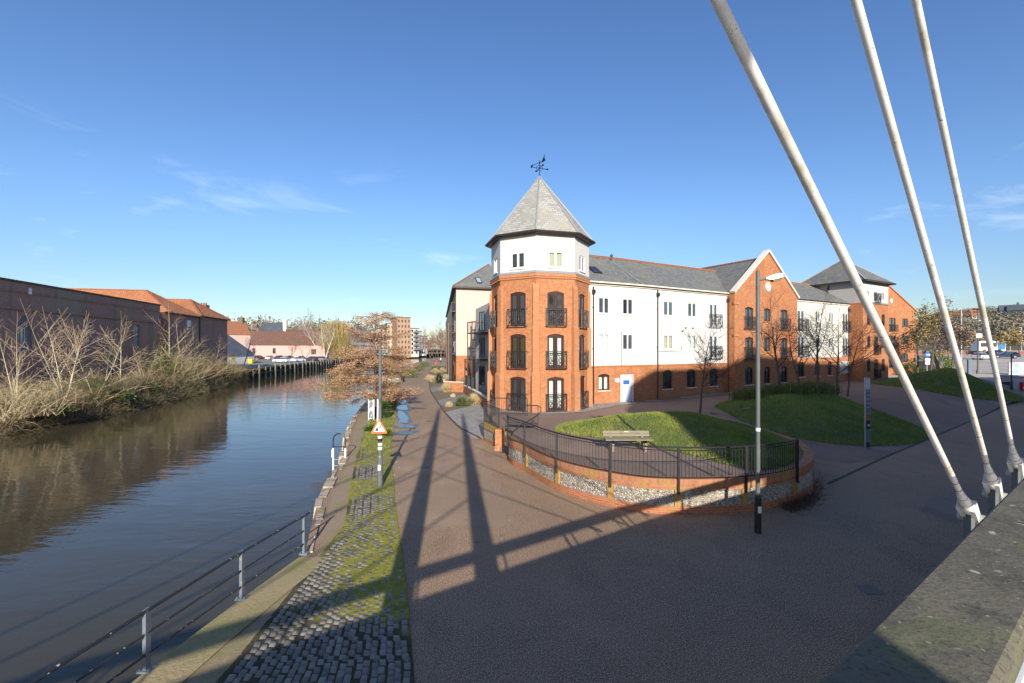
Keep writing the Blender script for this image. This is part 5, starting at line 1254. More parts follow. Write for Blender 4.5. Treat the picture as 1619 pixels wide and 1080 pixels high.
for o, s in it:
    u0, u1, z0, z1, r = o
    if s == 'blind':
        window(wh, wW, u0+.25, u1-.25, z0, z1-1.0, WBLUE, lights=3, fw=.1, rec=.22, bars=4, gm=GLASSB)
        q = MB(); wbox(q, wW, u0, u0+.25, -.28, -.1, z0, z1-1); wbox(q, wW, u1-.25, u1, -.28, -.1, z0, z1-1)
        pts = arcpts(u0, u1, z1-1.0, 1.0, 12)
        for (ua, za), (ub, zb) in zip(pts, pts[1:]): q.hexa([wW.P(ua,-.1,z1-1.02), wW.P(ub,-.1,z1-1.02), wW.P(ub,-.28,z1-1.02), wW.P(ua,-.28,z1-1.02)], [wW.P(ua,-.1,za), wW.P(ub,-.1,zb), wW.P(ub,-.28,zb), wW.P(ua,-.28,za)])
        q.build('blocked_arch', mat('patched_render', (.24,.21,.2), .9, layers=((2,.5,.7,(.17,.13,.12),.5),)), wh)
    else:
        window(wh, wW, u0, u1, z0, z1, WBLUE, lights=3 if s != 'half' else 4, fw=.07, rise=r, rec=.2, bars=5 if s != 'half' else 4, gm=GLASS)
m = MB(); u = wW.u(45); wbox(m, wW, u-.12, u+.12, 0, .2, 10.2, 10.5); m.tube([wW.P(u,.1,9.95), wW.P(u,.12,10.25)], [.16,.1], 8); m.build('wall_lamp', UPVC, wh)
m = MB(); a, b = wW.P(0,-.3,ZT-1), wW.P(wW.L,-.3,ZT-1); c, d = wW.P(wW.L,-14,ZT-1), wW.P(0,-14,ZT-1); m.face([a,b,c,d]); m.build('roof', LEAD, wh)
# hip-roofed pantile buildings
def hiphouse(name, label, ya, yb, back_, rise, ez, setb):
    pa, pb = (wx(ya)+.05, ya), (wx(yb)+.05, yb); w = W(pa, pb); t = thing(name, label, 'building', (*pb, .6))
    m = MB(); wall(m, w, .2, ez); wall(m, W(off(pa, w.n, -back_), pa), .2, ez); wall(m, W(pb, off(pb, w.n, -back_)), .2, ez); m.build('wall', BR_DK, t)
    m = MB(); e0, e1 = w.P(-.35,.4,ez), w.P(w.L+.35,.4,ez); b0, b1 = w.P(-.35,-back_,ez), w.P(w.L+.35,-back_,ez); ap = w.P(w.L/2,-setb,ez+rise); rb = w.P(w.L/2,-back_,ez+rise)
    m.face([e0,e1,ap]); m.face([b0,e0,ap,rb]); m.face([e1,b1,rb,ap]); rf = m.build('roof', PANT, t)
    m = MB(); 
    for p, q in ((e0,ap),(e1,ap),(ap,rb)): m.bar(Vector(p)+Vector((0,0,.06)), Vector(q)+Vector((0,0,.06)), .3, .16)
    m.build('ridge_tiles', PANT_O, rf)
    m = MB(); m.bar(w.P(-.35,.43,ez-.03), w.P(w.L+.35,.43,ez-.03), .14, .12); m.build('gutter', GUT, t)
    return t, w, rf
h1, w1, rf = hiphouse('pantiled_warehouse', 'dark brick building with large orange pantile hip roof beside the long warehouse', 65.6, 75.0, 24, 3.6, 10.1, 5.2)
q = MB(); wbox(q, w1, 5.3, 6.5, .01, .06, 8.3, 9.3); wbox(q, w1, 5.2, 6.6, .02, .12, 7.9, 8.05); q.build('grey_plate', UPVC, h1)
m = MB(); m.tube([w1.P(w1.L-.1,.1,.6), w1.P(w1.L-.1,.1,10)], .08, 8); m.build('downpipe', BLACK, h1)
h2, w2, rf = hiphouse('pantiled_hip_house', 'smaller orange hip-roofed brick building with chimney beyond the pantiled warehouse', 75.0, 86.0, 12, 3.1, 10.3, 3.8)
p = w2.P(w2.L-1.4, -3.4, 0); m = MB(); m.box(p[0]-.75,p[0]+.75,p[1]-.5,p[1]+.5,10.5,12.9)
for k in (-.45,0,.45): m.lathe((p[0]+k,p[1],12.9), [(.16,0),(.13,.4)], 8)
m.build('chimney', BR_OLD, rf)
# ------------------------------------------------------------------ far left yard
YZ = .9
yard = [(-52.5,88),(-60.5,156),(-66,215),(-160,230),(-150,120),(-75,86)]
YARD = mat('yard_tarmac', (.21,.19,.17), .9, layers=((.2,.45,.65,(.27,.25,.22),.6),(2,.5,.7,(.17,.15,.13),.4)))
kind(sheet('car_park', yard, YARD, offz=YZ), 'structure')
tq = thing('timber_quay', 'dark timber quay with a row of pale upright piles across the river', 'quay', (-55,120,WZ))
m = MB(); qa, qb = Vector((-50.9,86)), Vector((-59,156)); qd = (qb-qa).normalized(); qn = Vector((qd.y,-qd.x)); LQ = (qb-qa).length
for (a, b) in (((-49.0,83),(-50.9,86)),((-50.9,86),(-59,156)),((-59,156),(-63,200))): m.face([(*a,-2.2),(*b,-2.2),(*b,YZ-.1),(*a,YZ-.1)])
m.build('boards', DKWOOD, tq)
m = MB(); m.bar((*(qa+qn*.1),YZ-.1), (*(qb+qn*.1),YZ-.1), .3, .3); m.bar((*(qa+qn*.12),-.1), (*(qb+qn*.12),-.1), .14, .22); m.build('rail', mat('mossy_rail', (.12,.12,.05), .9), tq)
r = random.Random(4); t = 1.0
while t < LQ:
    p = qa+qd*t+qn*.25; q = MB(); h = YZ+r.uniform(-.1,.7); q.tube([(p.x,p.y,-2.2),(p.x+r.uniform(-.1,.1),p.y,h)], [.2,.17], 8); q.build('pile', OLDWOOD, tq); t += r.uniform(2.2,3.4)
def box_house(name, label, cat, px0, px1, y0, y1, ez, rz, wm, rm, gz=YZ, depth=9, win=(), hip=0, ridge_in=0):
    p0, p1 = (AT(px0,y0), y0), (AT(px1,y1), y1); w = W(p0, p1); t = thing(name, label, cat, (*p0, gz)); m = MB()
    ops = [(w.u(a), w.u(b), z0, z1) for a, b, z0, z1 in win]; wall(m, w, gz-.5, ez, ops)
    for s, pp in ((0, p0), (1, p1)):
        u = 0 if s == 0 else w.L
        pts = [w.P(u,0,gz-.5), w.P(u,-depth,gz-.5), w.P(u,-depth,ez)]+([] if hip else [w.P(u,-depth/2,rz)])+[w.P(u,0,ez)]; m.face(pts)
    m.build('wall', wm, t); hh = hip
    m = MB(); e0, e1 = w.P(-.3,.3,ez-.05), w.P(w.L+.3,.3,ez-.05); r0_, r1_ = w.P(-.3+hh,-depth/2,rz), w.P(w.L+.3-hh,-depth/2,rz); b0, b1 = w.P(-.3,-depth-.3,ez), w.P(w.L+.3,-depth-.3,ez)
    m.face([e0,e1,r1_,r0_]); m.face([b1,b0,r0_,r1_])
    if hip: m.face([b0,e0,r0_]); m.face([e1,b1,r1_])
    rf = m.build('roof', rm, t)
    for o in ops: window(t, w, *o, UPVC if wm is not PINK else DARKF, lights=2, fw=.1, rec=.03, gm=GLASS)
    return t, w, rf
BLUEROOF = SLATE_B
t, w, rf = box_house('white_yard_building', 'low white building with blue-grey slate roof and yellow sign across the river', 'building', 340, 402, 108, 122, 3.2, 8.6, mat('cool_white_wall', (.62,.62,.62), .8), BLUEROOF, hip=3.2, depth=11)
u = w.u(368); q = MB(); wbox(q, w, u-.65, u+.65, .02, .07, 1.7, 3.0); q.build('yellow_sign', YEL, t); q = MB(); wbox(q, w, u-.35, u+.35, .071, .078, 2.2, 2.5); q.build('sign_mark', mat('ochre', (.35,.22,.02), .6), t)
t, w, rf = box_house('pink_cottages', 'long low pink rendered building with brown tiled roof behind the car park', 'building', 396, 512, 163, 172, 6.0, 11.2, PINK, BROWNROOF, win=((399,404,2.9,4.9),(431,436,2.9,4.9),(492,500,2.5,4.5)))
box_house('pink_outbuilding', 'pale pink lean-to building at the right end of the pink cottages', 'building', 513, 556, 178, 184, 5.2, 8.6, PINK, BROWNROOF)
t, w, rf = box_house('orange_tiled_house', 'old house with steep orange tile roof and dark stepped gable end', 'house', 352, 396, 178, 186, 10.3, 15.9, mat('pale_pink_plaster', (.55,.38,.32), .9), PANT_O, depth=12)
q = MB(); q.face([w.P(w.L+.35,0.3,10), w.P(w.L+.35,-12.3,10), w.P(w.L+.35,-6,16.6)]); q.face([w.P(w.L+.3,0.3,6), w.P(w.L+.3,-12.3,6), w.P(w.L+.35,-12.3,10), w.P(w.L+.35,.3,10)]); q.build('gable', mat('dark_flint_gable', (.05,.045,.04), .9, layers=((1,.5,.7,(.1,.09,.08),.5),)), t)
p = w.P(w.L-1, -6, 0); q = MB(); q.box(p[0]-.8,p[0]+.8,p[1]-.8,p[1]+.8,15,17.6); q.build('chimney', mat('mossy_chimney', (.13,.13,.08), .9), rf)
t, w, rf = box_house('slate_roofed_hall', 'slate-roofed hall with tall white chimney behind the pink cottages', 'house', 417, 456, 205, 212, 9.5, 16.8, PINK, SLATE_B, depth=14, hip=1.6)
p = w.P(w.L-.4, -3.4, 0); q = MB(); q.box(p[0]-.8,p[0]+.8,p[1]-.6,p[1]+.6,9,18.3); q.build('chimney', WHITE2, t)
box_house('dark_slate_sheds', 'dark slate roofed sheds behind the rusty tree', 'building', 536, 592, 225, 238, 8.0, 14.5, mat('grey_wall', (.2,.2,.21), .9), SLATE_B)
box_house('brown_roofed_row', 'brown-roofed row beyond the slate hall', 'building', 455, 512, 198, 206, 9.2, 13.2, BR_OLD, BROWNROOF)
# flats far down the river
def flats(name, label, px0, px1, y0, y1, h, wm, cols, rows, dep=14, balc=(), roofm=LEAD, gz=0.5):
    w = W((AT(px0,y0),y0), (AT(px1,y1),y1)); t = thing(name, label, 'apartment block', (*w.p0, gz)); m = MB(); ops = []
    for i in range(cols):
        for j in range(rows):
            u = w.L*(i+.5)/cols; zz = gz+1+(h-1.2)*j/rows; ops.append((u-w.L/cols*.22, u+w.L/cols*.22, zz, zz+1.5))
    wall(m, w, gz-1, h, ops); wall(m, W(off(w.p0, w.n, -dep), w.p0), gz-1, h); wall(m, W(w.p1, off(w.p1, w.n, -dep)), gz-1, h); m.build('wall', wm, t)
    for o in ops: window(t, w, *o, DARKF, lights=1, fw=.1, rec=.05)
    m = MB(); m.hexa([w.P(-.5,.6,h),w.P(w.L+.5,.6,h),w.P(w.L+.5,-dep,h),w.P(-.5,-dep,h)], [w.P(-.5,.6,h+.35),w.P(w.L+.5,.6,h+.35),w.P(w.L+.5,-dep,h+.35),w.P(-.5,-dep,h+.35)]); m.build('roof', roofm, t)
    for u0, u1 in balc:
        q = MB()
        for j in range(1, rows):
            zz = gz+.9+(h-1.2)*j/rows; wbox(q, w, w.L*u0, w.L*u1, 0, 1.8, zz-.25, zz); q.bar(w.P(w.L*u0,1.8,zz+1), w.P(w.L*u1,1.8,zz+1), .12); wbox(q, w, w.L*u0, w.L*u1, 1.7, 1.75, zz+.1, zz+.9)
        q.build('balcony', mat('blue_grey_balcony', (.16,.18,.2), .5), t)
    return t
TANB = mat('tan_cladding', (.55,.45,.32), .8); TERC = mat('terracotta_cladding', (.36,.22,.14), .8)
flats('tan_riverside_flats', 'tan and terracotta riverside flats with green-edged flat roof, far downriver', 612, 628, 270, 272, 19.5, TANB, 3, 6)
flats('terracotta_flats', 'terracotta clad middle flats with green flat roof between tan and balconied blocks', 628, 649, 262, 266, 22.5, TERC, 4, 7, roofm=mat('green_roof_edge', (.09,.2,.1), .6))
flats('balconied_flats', 'pale flats with stacked grey balconies at right of the far group', 648.5, 662, 268, 272, 16.5, mat('pale_cladding', (.6,.52,.42), .8), 2, 6, balc=((.3,1.2),))
flats('low_white_flats', 'lower white flats with dark balconies left of the tan flats', 594, 612, 285, 288, 17.0, mat('white_cladding', (.66,.65,.62), .8), 3, 6, balc=((.0,.45),))
flats('grey_brick_flats', 'small grey flats by the bend of the river', 662, 676, 330, 333, 13.5, mat('grey_cladding', (.27,.25,.25), .8), 3, 4)
flats('white_boathouse', 'low white boathouse by the far river bend', 662, 674, 300, 303, 4.2, WHITE2, 3, 2)
# ------------------------------------------------------------------ parked cars
def make_car(name, label, paint, van=False):
    t = thing(name, label, 'car', (0,0,0))
    m = MB(); half = .86
    body = [(-2.1,.28),(2.1,.28),(2.14,.55),(2.08,.8),(1.0,.92),(-1.95,.97),(-2.12,.75)]
    def loft(mb, prof, w0, w1, zm):
        n = len(prof); i0 = len(mb.v)
        for s in (-1, 1):
            for x, z in prof: mb.v.append((x, s*(w0 if z < zm else w1), z))
        mb.f += [tuple(i0+k for k in range(n)), tuple(i0+n+k for k in reversed(range(n)))]+[(i0+k, i0+n+k, i0+n+(k+1) % n, i0+(k+1) % n) for k in range(n)]
    loft(m, body, half, half-.04, .7)
    roofp = [(-1.35,1.34),(.05,1.44),(.35,1.4),(-1.6,1.3)]; m.hexa([(-1.55,-.62,1.33),(.2,-.62,1.38),(.2,.62,1.38),(-1.55,.62,1.33)], [(-1.4,-.58,1.42),(.0,-.58,1.46),(.0,.58,1.46),(-1.4,.58,1.42)])
    m.build('body', paint, t)
    m = MB(); m.hexa([(-1.95,-.78,.93),(1.05,-.78,.9),(1.05,.78,.9),(-1.95,.78,.93)], [(-1.5,-.63,1.36),(.22,-.63,1.4),(.22,.63,1.4),(-1.5,.63,1.36)]); m.build('window', GLASS, t)
    for x in (-1.3, 1.3):
        for s in (-1, 1):
            m = MB(); m.tube([(x,s*.7,.32),(x,s*.88,.32)], .32, 16); wl_ = m.build('wheel', RUBBER, t); m = MB(); m.tube([(x,s*.86,.32),(x,s*.89,.32)], .2, 12); m.build('rim', GALV, wl_)
    for s in (-1, 1):
        m = MB(); m.box(2.0,2.13,s*.66-.15,s*.66+.15,.62,.76); m.build('headlight', UPVC, t); m = MB(); m.box(-2.12,-2.02,s*.68-.13,s*.68+.13,.74,.9); m.build('tail_light', RED, t)
    return t
def paint(n, c): return mat(n, c, .25, spec=.6)
PW, PS, PD, PB2, PR2 = paint('white_paint', (.78,.78,.78)), paint('silver_paint', (.5,.52,.55)), paint('charcoal_paint', (.04,.045,.05)), paint('dark_blue_paint', (.03,.05,.1)), paint('grey_paint', (.2,.21,.23))
car0 = make_car('parked_car', 'white estate car parked nearest the timber quay', PW)
y = 128.; car0.location = (AT(445, y), y, YZ); car0.rotation_euler = (0,0,R(172)); car0['group'] = 'cars in the riverside car park'
for px, y, a, mt, lb in ((410,162,80,PD,'charcoal car parked against left end of the pink wall'),(427,161,95,PS,'silver car between two dark cars by the pink wall'),(443,160,85,PB2,'dark blue car by the pink wall, right of the silver one'),
        (459,158,70,PD,'dark car behind the white estate car, by pink cottages'),(471,134,75,PW,'white hatchback end-on beside the white estate car'),(477,152,100,PR2,'grey car parked between two bare trees by pink wall'),
        (492,142,165,PD,'black car parked side-on under the pale multi-stemmed tree'),(505,143,160,PR2,'grey car at right end of the quay row'),(455,150,95,PS,'pale silver car half hidden behind the white estate')):
    dup(car0, (AT(px,y), y, YZ), R(a), lb, 'cars in the riverside car park', mats={'body': mt})
bb = thing('yellow_grit_bin', 'yellow grit bin at the edge of the riverside car park', 'bin', (AT(397,120),120,YZ)); x = AT(397,120)
m = MB(); m.hexa([(x-.45,119.6,YZ),(x+.45,119.6,YZ),(x+.45,120.3,YZ),(x-.45,120.3,YZ)], [(x-.55,119.5,YZ+.9),(x+.55,119.5,YZ+.9),(x+.55,120.4,YZ+.9),(x-.55,120.4,YZ+.9)]); m.build('body', YEL, bb)
m = MB(); m.hexa([(x-.6,119.45,YZ+.905),(x+.6,119.45,YZ+.905),(x+.6,120.45,YZ+.905),(x-.6,120.45,YZ+.905)], [(x-.5,119.6,YZ+1.15),(x+.5,119.6,YZ+1.15),(x+.5,120.4,YZ+1.15),(x-.5,120.4,YZ+1.15)]); m.build('lid', YEL, bb)
# ------------------------------------------------------------------ left bank slope and brambles
def lq(y): return interp(LEFTQ, y)
V, Fc = [], []; ysb = np.arange(20, 88, .8); nx = 12
for y in ysb:
    xa = lq(y)+.15; xb = min(wx(y)-.2, xa-4.5)
    for i in range(nx+1):
        t = i/nx; x = xa+(xb-xa)*t; V.append((x, y, WZ-.2+(1.9+.25*mnoise.noise((x*.5,y*.5,0)))*sm(0,.5,t)+.5*t+.25*mnoise.noise((x*1.3,y*1.3,3))))
for j in range(len(ysb)-1):
    for i in range(nx):
        a = j*(nx+1)+i; Fc.append((a, a+nx+1, a+nx+2, a+1))
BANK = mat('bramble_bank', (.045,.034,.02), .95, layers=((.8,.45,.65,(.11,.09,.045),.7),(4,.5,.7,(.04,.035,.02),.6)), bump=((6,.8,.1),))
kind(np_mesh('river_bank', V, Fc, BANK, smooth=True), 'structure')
STRAW = np.array([(.44,.35,.2),(.36,.28,.16),(.5,.41,.25),(.26,.18,.11),(.2,.13,.085),(.24,.22,.08),(.16,.18,.06),(.36,.29,.17)])
g = np.random.default_rng(11)
def bramble_field():
    B, T, Wd, Cc = [], [], [], []
    spots = []
    y = 23.5
    while y < 87:
        spots.append((lq(y)-.15+g.uniform(-.3,.35), y, g.uniform(.7,1.15), g.uniform(1.3,2.3), 1)); y += g.uniform(.55,.9)
    for k in range(230):
        y = g.uniform(23, 88); spots.append((lq(y)-.6-(4.2 if y < 70 else 3.2)*g.random(), y, g.uniform(.7,1.5), g.uniform(1.2,2.6)*(1+.25*math.sin(y*.6)), 0))
    for x, y, rr_, hh, edge in spots:
        t = (lq(y)-x)/4.6; z = WZ-.15+1.75*sm(0,.5,t)+.4*t
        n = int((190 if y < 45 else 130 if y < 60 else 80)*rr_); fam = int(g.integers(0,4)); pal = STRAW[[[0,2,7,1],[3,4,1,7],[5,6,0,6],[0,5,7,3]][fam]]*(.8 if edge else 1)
        u = g.normal(size=(n,3)); u /= np.linalg.norm(u,axis=1,keepdims=True); u[:,2] = np.abs(u[:,2]); q = g.uniform(.15,.95,(n,1))
        b = np.array([[x,y,z]])+u*q*np.array([[rr_,rr_,hh]])*.85
        d = u*.55+g.normal(0,.6,(n,3)); d[:,2] += .25; d /= np.linalg.norm(d,axis=1,keepdims=True)
        L = g.uniform(.3,1.15,n)*(.6+.4*rr_); tp = b+d*L[:,None]; tp[:,2] -= .18*L; tp[:,2] = np.maximum(tp[:,2], WZ+.03)
        B.append(b); T.append(tp); Wd.append(np.full(n, .0065+.00011*y)); Cc.append(pal[g.integers(0,4,n)]*g.uniform(.65,1.25,(n,1)))
    kind(blades('undergrowth', np.concatenate(B), np.concatenate(T), np.concatenate(Wd), np.concatenate(Cc), TWIG, sag=.12, seed=3), 'stuff')
bramble_field()
def scrub(label, x, y, h, seed, pal, n=220, wide=1.3, group='bramble shrubs on the far bank', leafn=0):
    gg = np.random.default_rng(seed); z = WZ+1.4
    t = thing('bramble_shrub', label, 'shrub', (x, y, z), group)
    a = gg.uniform(0, 2*np.pi, n); el = np.abs(gg.normal(0,.5,n)); L = h*gg.uniform(.35,1.05,n)
    b = np.stack([x+gg.normal(0,.4*wide,n), y+gg.normal(0,.4*wide,n), np.full(n, z-.3)], 1); d = np.stack([np.cos(a)*np.sin(el)*wide, np.sin(a)*np.sin(el)*wide, np.cos(el)], 1)
    tip = b+d*L[:, None]; c = np.asarray(pal)[gg.integers(0,len(pal),n)]*gg.uniform(.7,1.3,(n,1))
    blades('stems', b, tip, np.full(n, .010+.00014*y), c, TWIG, t, seed, sag=.08)
    k = n*7; i = gg.integers(0,n,k); f = gg.uniform(.25,1,k)[:, None]; p0 = b[i]+(tip[i]-b[i])*f; p0[:,2] += .08*L[i]*np.sin(f[:,0]*np.pi); dd = gg.normal(size=(k,3)); dd[:,2] = np.abs(dd[:,2])*.5; dd /= np.linalg.norm(dd,axis=1,keepdims=True)
    blades('twigs', p0, p0+dd*gg.uniform(.15,.6,(k,1))*h*.28, np.full(k, .006+.00010*y), c[i], TWIG, t, seed+1)
P0 = STRAW[[0,2,7,1]]; P1 = STRAW[[3,4,1,4]]; P2 = STRAW[[5,6,0,6]]
for i, (px, y, h, pal, wd, lb) in enumerate(((14,33,2.9,P0,1.9,'pale straw-coloured shrub at the left edge of the far bank'),(55,34.5,2.6,P0,2,'straw-coloured bramble shrub under the leftmost pale sapling'),(140,42,2.4,P2,2,'olive bramble shrub right of the fan-shaped pale tree'),(185,46,2.6,P0,2,'pale bramble shrub below the middle arched window'),
        (262,59,6.2,P2,1.6,'tall olive shrub climbing the corner of the long warehouse'),(285,62,5.0,P0,1.9,'tall straw shrub in front of the pantiled warehouse'),(305,66,4.6,P1,2,'reddish-brown tangled shrub before the pantiled warehouse'),(330,72,4.2,P1,2,'brown tangled shrub below the smaller hip roof'),(352,78,3.4,P2,2.2,'olive-brown shrub at the right end of the overgrown bank'),(372,84,2.6,P1,2.2,'last low brown shrub before the timber quay'),(232,53,2.6,P1,2,'low brown shrub beside the arched window at right'),(95,38,2.2,P1,2,'dark brown scrub at the foot of the fan-shaped tree'))):
    scrub(lb, AT(px, y), y, h, 20+i, pal, n=260, wide=wd)
GPB = 'pale saplings on the far bank'
def sapling(px, y, top, seed, label, stems=1, lean=(0,0), fan=.5, r0=.07, spread=.78, nb=8, lvl=2):
    x = AT(px, y); z = WZ+1.5; h = 5+(HY-top)*y/F-z
    return bare_tree('pale_sapling', label, x, y, z, h, seed, BIRCH, lean, spread, nb, lvl, r0, stems, GPB, (.42,.3,.19), (.52,.44,.29), .5, .08, .72, fan=fan, minr=.0085, wander=.035, st0=.22)
sapling(27, 35, 505, 31, 'leftmost pale sapling on far bank, before the blocked arched window', 2, (-.02,0), .25)
sapling(103, 39, 490, 32, 'large fan-shaped pale multi-stemmed sapling on far bank', 4, (.05,0), .75, .1)
sapling(150, 42, 512, 33, 'pale sapling leaning right beside the fan-shaped one', 2, (.15,0), .5)
sapling(190, 47, 508, 34, 'pale sapling before the right half of the long warehouse', 1, (.02,0))
sapling(228, 52, 548, 35, 'small forked pale sapling below the right arched window', 2, (0,0), .35, .06)
sapling(268, 61, 494, 36, 'tall straight pale sapling at the corner of the long warehouse', 1, (-.03,0), .3, .09)
sapling(287, 66, 496, 37, 'thin pale sapling before the pantiled warehouse', 1, (0,0), .3, .07)
sapling(309, 71, 516, 38, 'short pale sapling before the downpipe of the pantiled warehouse', 1)
sapling(334, 77, 528, 39, 'pale sapling forking low before the smaller hip-roofed house', 2, (.05,0), .5, .07)
IVG = [(.05,.08,.02),(.08,.11,.03),(.03,.05,.015),(.13,.14,.05)]
for i, (px, y, w_, h_, lb) in enumerate(((170,44,4.5,1.3,'olive-green ivy mound below the middle of the long warehouse'),(225,50,4.0,1.4,'ivy mound low on the bank right of the middle'),(255,58,2.4,4.6,'tall dark ivy climbing the far corner of the long warehouse'),(300,66,4.5,1.8,'green ivy mound below the pantiled warehouse'),(345,76,5.0,1.8,'dark green scrub mound near the end of the overgrown bank'),(70,35.5,3.2,1.0,'low ivy mound under the leftmost saplings'))):
    ivy('bank_ivy', lb, 'ivy', AT(px,y), y, WZ+.9, w_, h_, 2200, IVG, .17, 130+i, d=w_*.7)
# yard trees
bare_tree('yard_tree', 'shaded bare grey tree at left end of the timber quay', AT(385,95), 95, .6, 8.4, 51, BIRCHW, r0=.16, tc=(.2,.19,.2), lvl=3, nb=4, minr=.014)
bare_tree('yard_tree', 'bare brown tree growing behind the white estate car', AT(462,136), 136, YZ, 9.3, 52, BARK_R, r0=.2, tc=(.25,.17,.12), lvl=3, nb=5, minr=.016)
bare_tree('yard_tree', 'bare forked tree against the middle of the pink wall', AT(481,150), 150, YZ, 9.5, 53, BARK_R, stems=2, fan=.6, r0=.22, tc=(.22,.15,.11), lvl=3, nb=4, minr=.016)
bare_tree('pale_yard_tree', 'large pale white-limbed tree at the right end of the car park', AT(514,148), 148, YZ, 17, 54, BIRCHW, stems=3, fan=.6, r0=.4, tc=(.36,.31,.25), tc2=(.48,.44,.38), lvl=3, nb=4, minr=.02)
for k, (px, y, h, s) in enumerate(((493,215,22,55),(486,230,20,56),(440,250,19,57))):
    bare_tree('far_bare_tree', ('tall hazy bare tree behind the brown-roofed row','bare tree left of the tall hazy one','bare tree behind the white chimney')[k], AT(px,y), y, 1, h*1.0, s, r0=.35, tc=(.3,.24,.22), lvl=3, nb=5, minr=.035)
# willow
wl = thing('willow_tree', 'yellow-green weeping willow behind the pale-limbed tree', 'tree', (AT(526,172),172,YZ)); r = random.Random(8); segs = []; tips = []
cx0, cy0 = AT(526,172), 172
for k in range(7): grow(r, Vector((cx0,cy0,YZ)), Vector((r.uniform(-.35,.35), r.uniform(-.35,.35), 1)).normalized(), 8.5, .3, 2, segs, .6, .2, 4, .15, .6, tips, 5, .03, .4)
segs_mesh('trunk', [s[:8] for s in segs], BARK_R, wl, 6)
pt = np.array([tuple(t_[0]) for t_ in tips]); g = np.random.default_rng(4); n = 5200; i = g.integers(0, len(pt), n); b = pt[i]+g.normal(0,.7,(n,3)); L = g.uniform(2,6,n); tp = b.copy(); tp[:,2] = np.maximum(b[:,2]-L, 2.2); tp[:, :2] += g.normal(0,.35,(n,2))
pal = np.array([(.4,.3,.1),(.32,.25,.09),(.46,.36,.15),(.25,.2,.08)]); blades('hanging_shoots', b, tp, np.full(n,.035), pal[g.integers(0,4,n)]*g.uniform(.7,1.2,(n,1)), TWIG, wl)
ws = thing('yellow_shrub', 'low yellow-green willow scrub right of the weeping willow', 'shrub', (AT(545,172),172,YZ)); n = 1800; x = AT(545,172)
b = np.stack([x+g.normal(0,1.6,n), 172+g.normal(0,1.5,n), np.full(n, YZ)],1); tp = b+np.stack([g.normal(0,1.2,n), g.normal(0,1.2,n), g.uniform(3,9,n)],1); blades('stems', b, tp, np.full(n,.03), pal[g.integers(0,4,n)]*g.uniform(.6,1.1,(n,1)), TWIG, ws)
# ------------------------------------------------------------------ the rusty larch-like tree on the near quay
def rusty(x, y, z, h, seed):
    r = random.Random(seed); t = thing('rusty_cypress', 'rusty-leaved deciduous cypress with tiered branches leaning over the river', 'tree', (x,y,z)); g = np.random.default_rng(seed)
    tp = [Vector((x,y,z-.1)), Vector((x-.05,y,z+2)), Vector((x+.02,y,z+4)), Vector((x-.12,y,z+5.6)), Vector((x+.1,y,z+h-.2))]
    m = MB(); m.tube(tp, [.17,.14,.1,.07,.025], 10); m.build('trunk', BARK_R, t, smooth=True)
    segs = []; P_ = []
    def limb(p, d, L, rad, sw):
        pts = [p]; cd = d.copy(); n = 7
        for k in range(n):
            cd = (cd+Vector((r.gauss(0,.09), r.gauss(0,.09), r.gauss(0,.05)-.045+(.10 if k > 4 else 0)))).normalized(); q = pts[-1]+cd*L/n; segs.append((*pts[-1], *q, rad*(1-k/n)+.008, rad*(1-(k+1)/n)+.008)); pts.append(q)
        side = cd.cross(Vector((0,0,1))).normalized()
        for k in range(int(L*13)):
            f = r.uniform(.12,1)*n; i = min(int(f), n-1); q = pts[i]+(pts[i+1]-pts[i])*(f-i); s = r.choice((-1,1))
            dd = ((pts[i+1]-pts[i]).normalized()*.6+side*s*r.uniform(.2,1)+Vector((0,0,r.uniform(-.42,.22)))).normalized(); l = r.uniform(.35,1.0)*(1.25-.5*f/n)*sw; e = q+dd*l
            segs.append((*q, *e, .009, .004))
            for u in range(int(44*l)):
                w = q+(e-q)*r.uniform(.1,1.08); P_.append((w.x+r.gauss(0,.1), w.y+r.gauss(0,.1), w.z+r.gauss(-.06,.1)))
    tiers = []; k = 0
    for zz in np.linspace(1.35, 7.35, 62):
        prof = np.interp(zz, [1.3,2.2,3.2,4.2,5.0,5.8,6.4,6.9,7.4], [2.3,3.3,3.3,2.9,2.5,1.7,1.1,1.5,1.3])
        a = k*2.399+r.uniform(-.3,.3); k += 1
        if 5.9 < zz < 6.8 and k % 3: continue
        big = 1.12 if math.cos(a-math.pi) > .3 else (.86 if zz < 4 else 1)
        tiers.append((zz, a, prof*big*r.uniform(.75,1.08)))
    for zz, a, L in tiers:
        f = zz/h*4; i = min(int(f), 3); p = tp[i]+(tp[i+1]-tp[i])*(f-i); p.z = z+zz
        el = r.uniform(-.02,.3) if zz < 5 else r.uniform(.15,.45)
        limb(p, Vector((math.cos(a), math.sin(a), el)).normalized(), L*(1.05), .05*(1-zz/h)+.018, 1)
    segs_mesh('limbs', segs, BARK_R, t, 4)
    n0 = len(P_); print('cypress leaves', n0)
    cols = [(.5,.26,.135),(.4,.21,.105),(.58,.35,.2),(.45,.28,.155),(.27,.155,.08),(.54,.38,.23)]
    leaves('foliage', P_, .092, cols, LEAF, t, .36, seed, .25)
rusty(AT(594,33), 33.0, 0, 7.85, 12)
GRN = [(.06,.11,.02),(.09,.15,.03),(.045,.085,.018),(.13,.18,.04)]; DGRN = [(.02,.05,.012),(.035,.07,.018),(.025,.045,.012)]; OLV = [(.14,.15,.04),(.1,.11,.03),(.19,.17,.06)]
STR2 = np.array([(.55,.44,.24),(.48,.37,.2),(.62,.52,.3),(.38,.29,.15)])
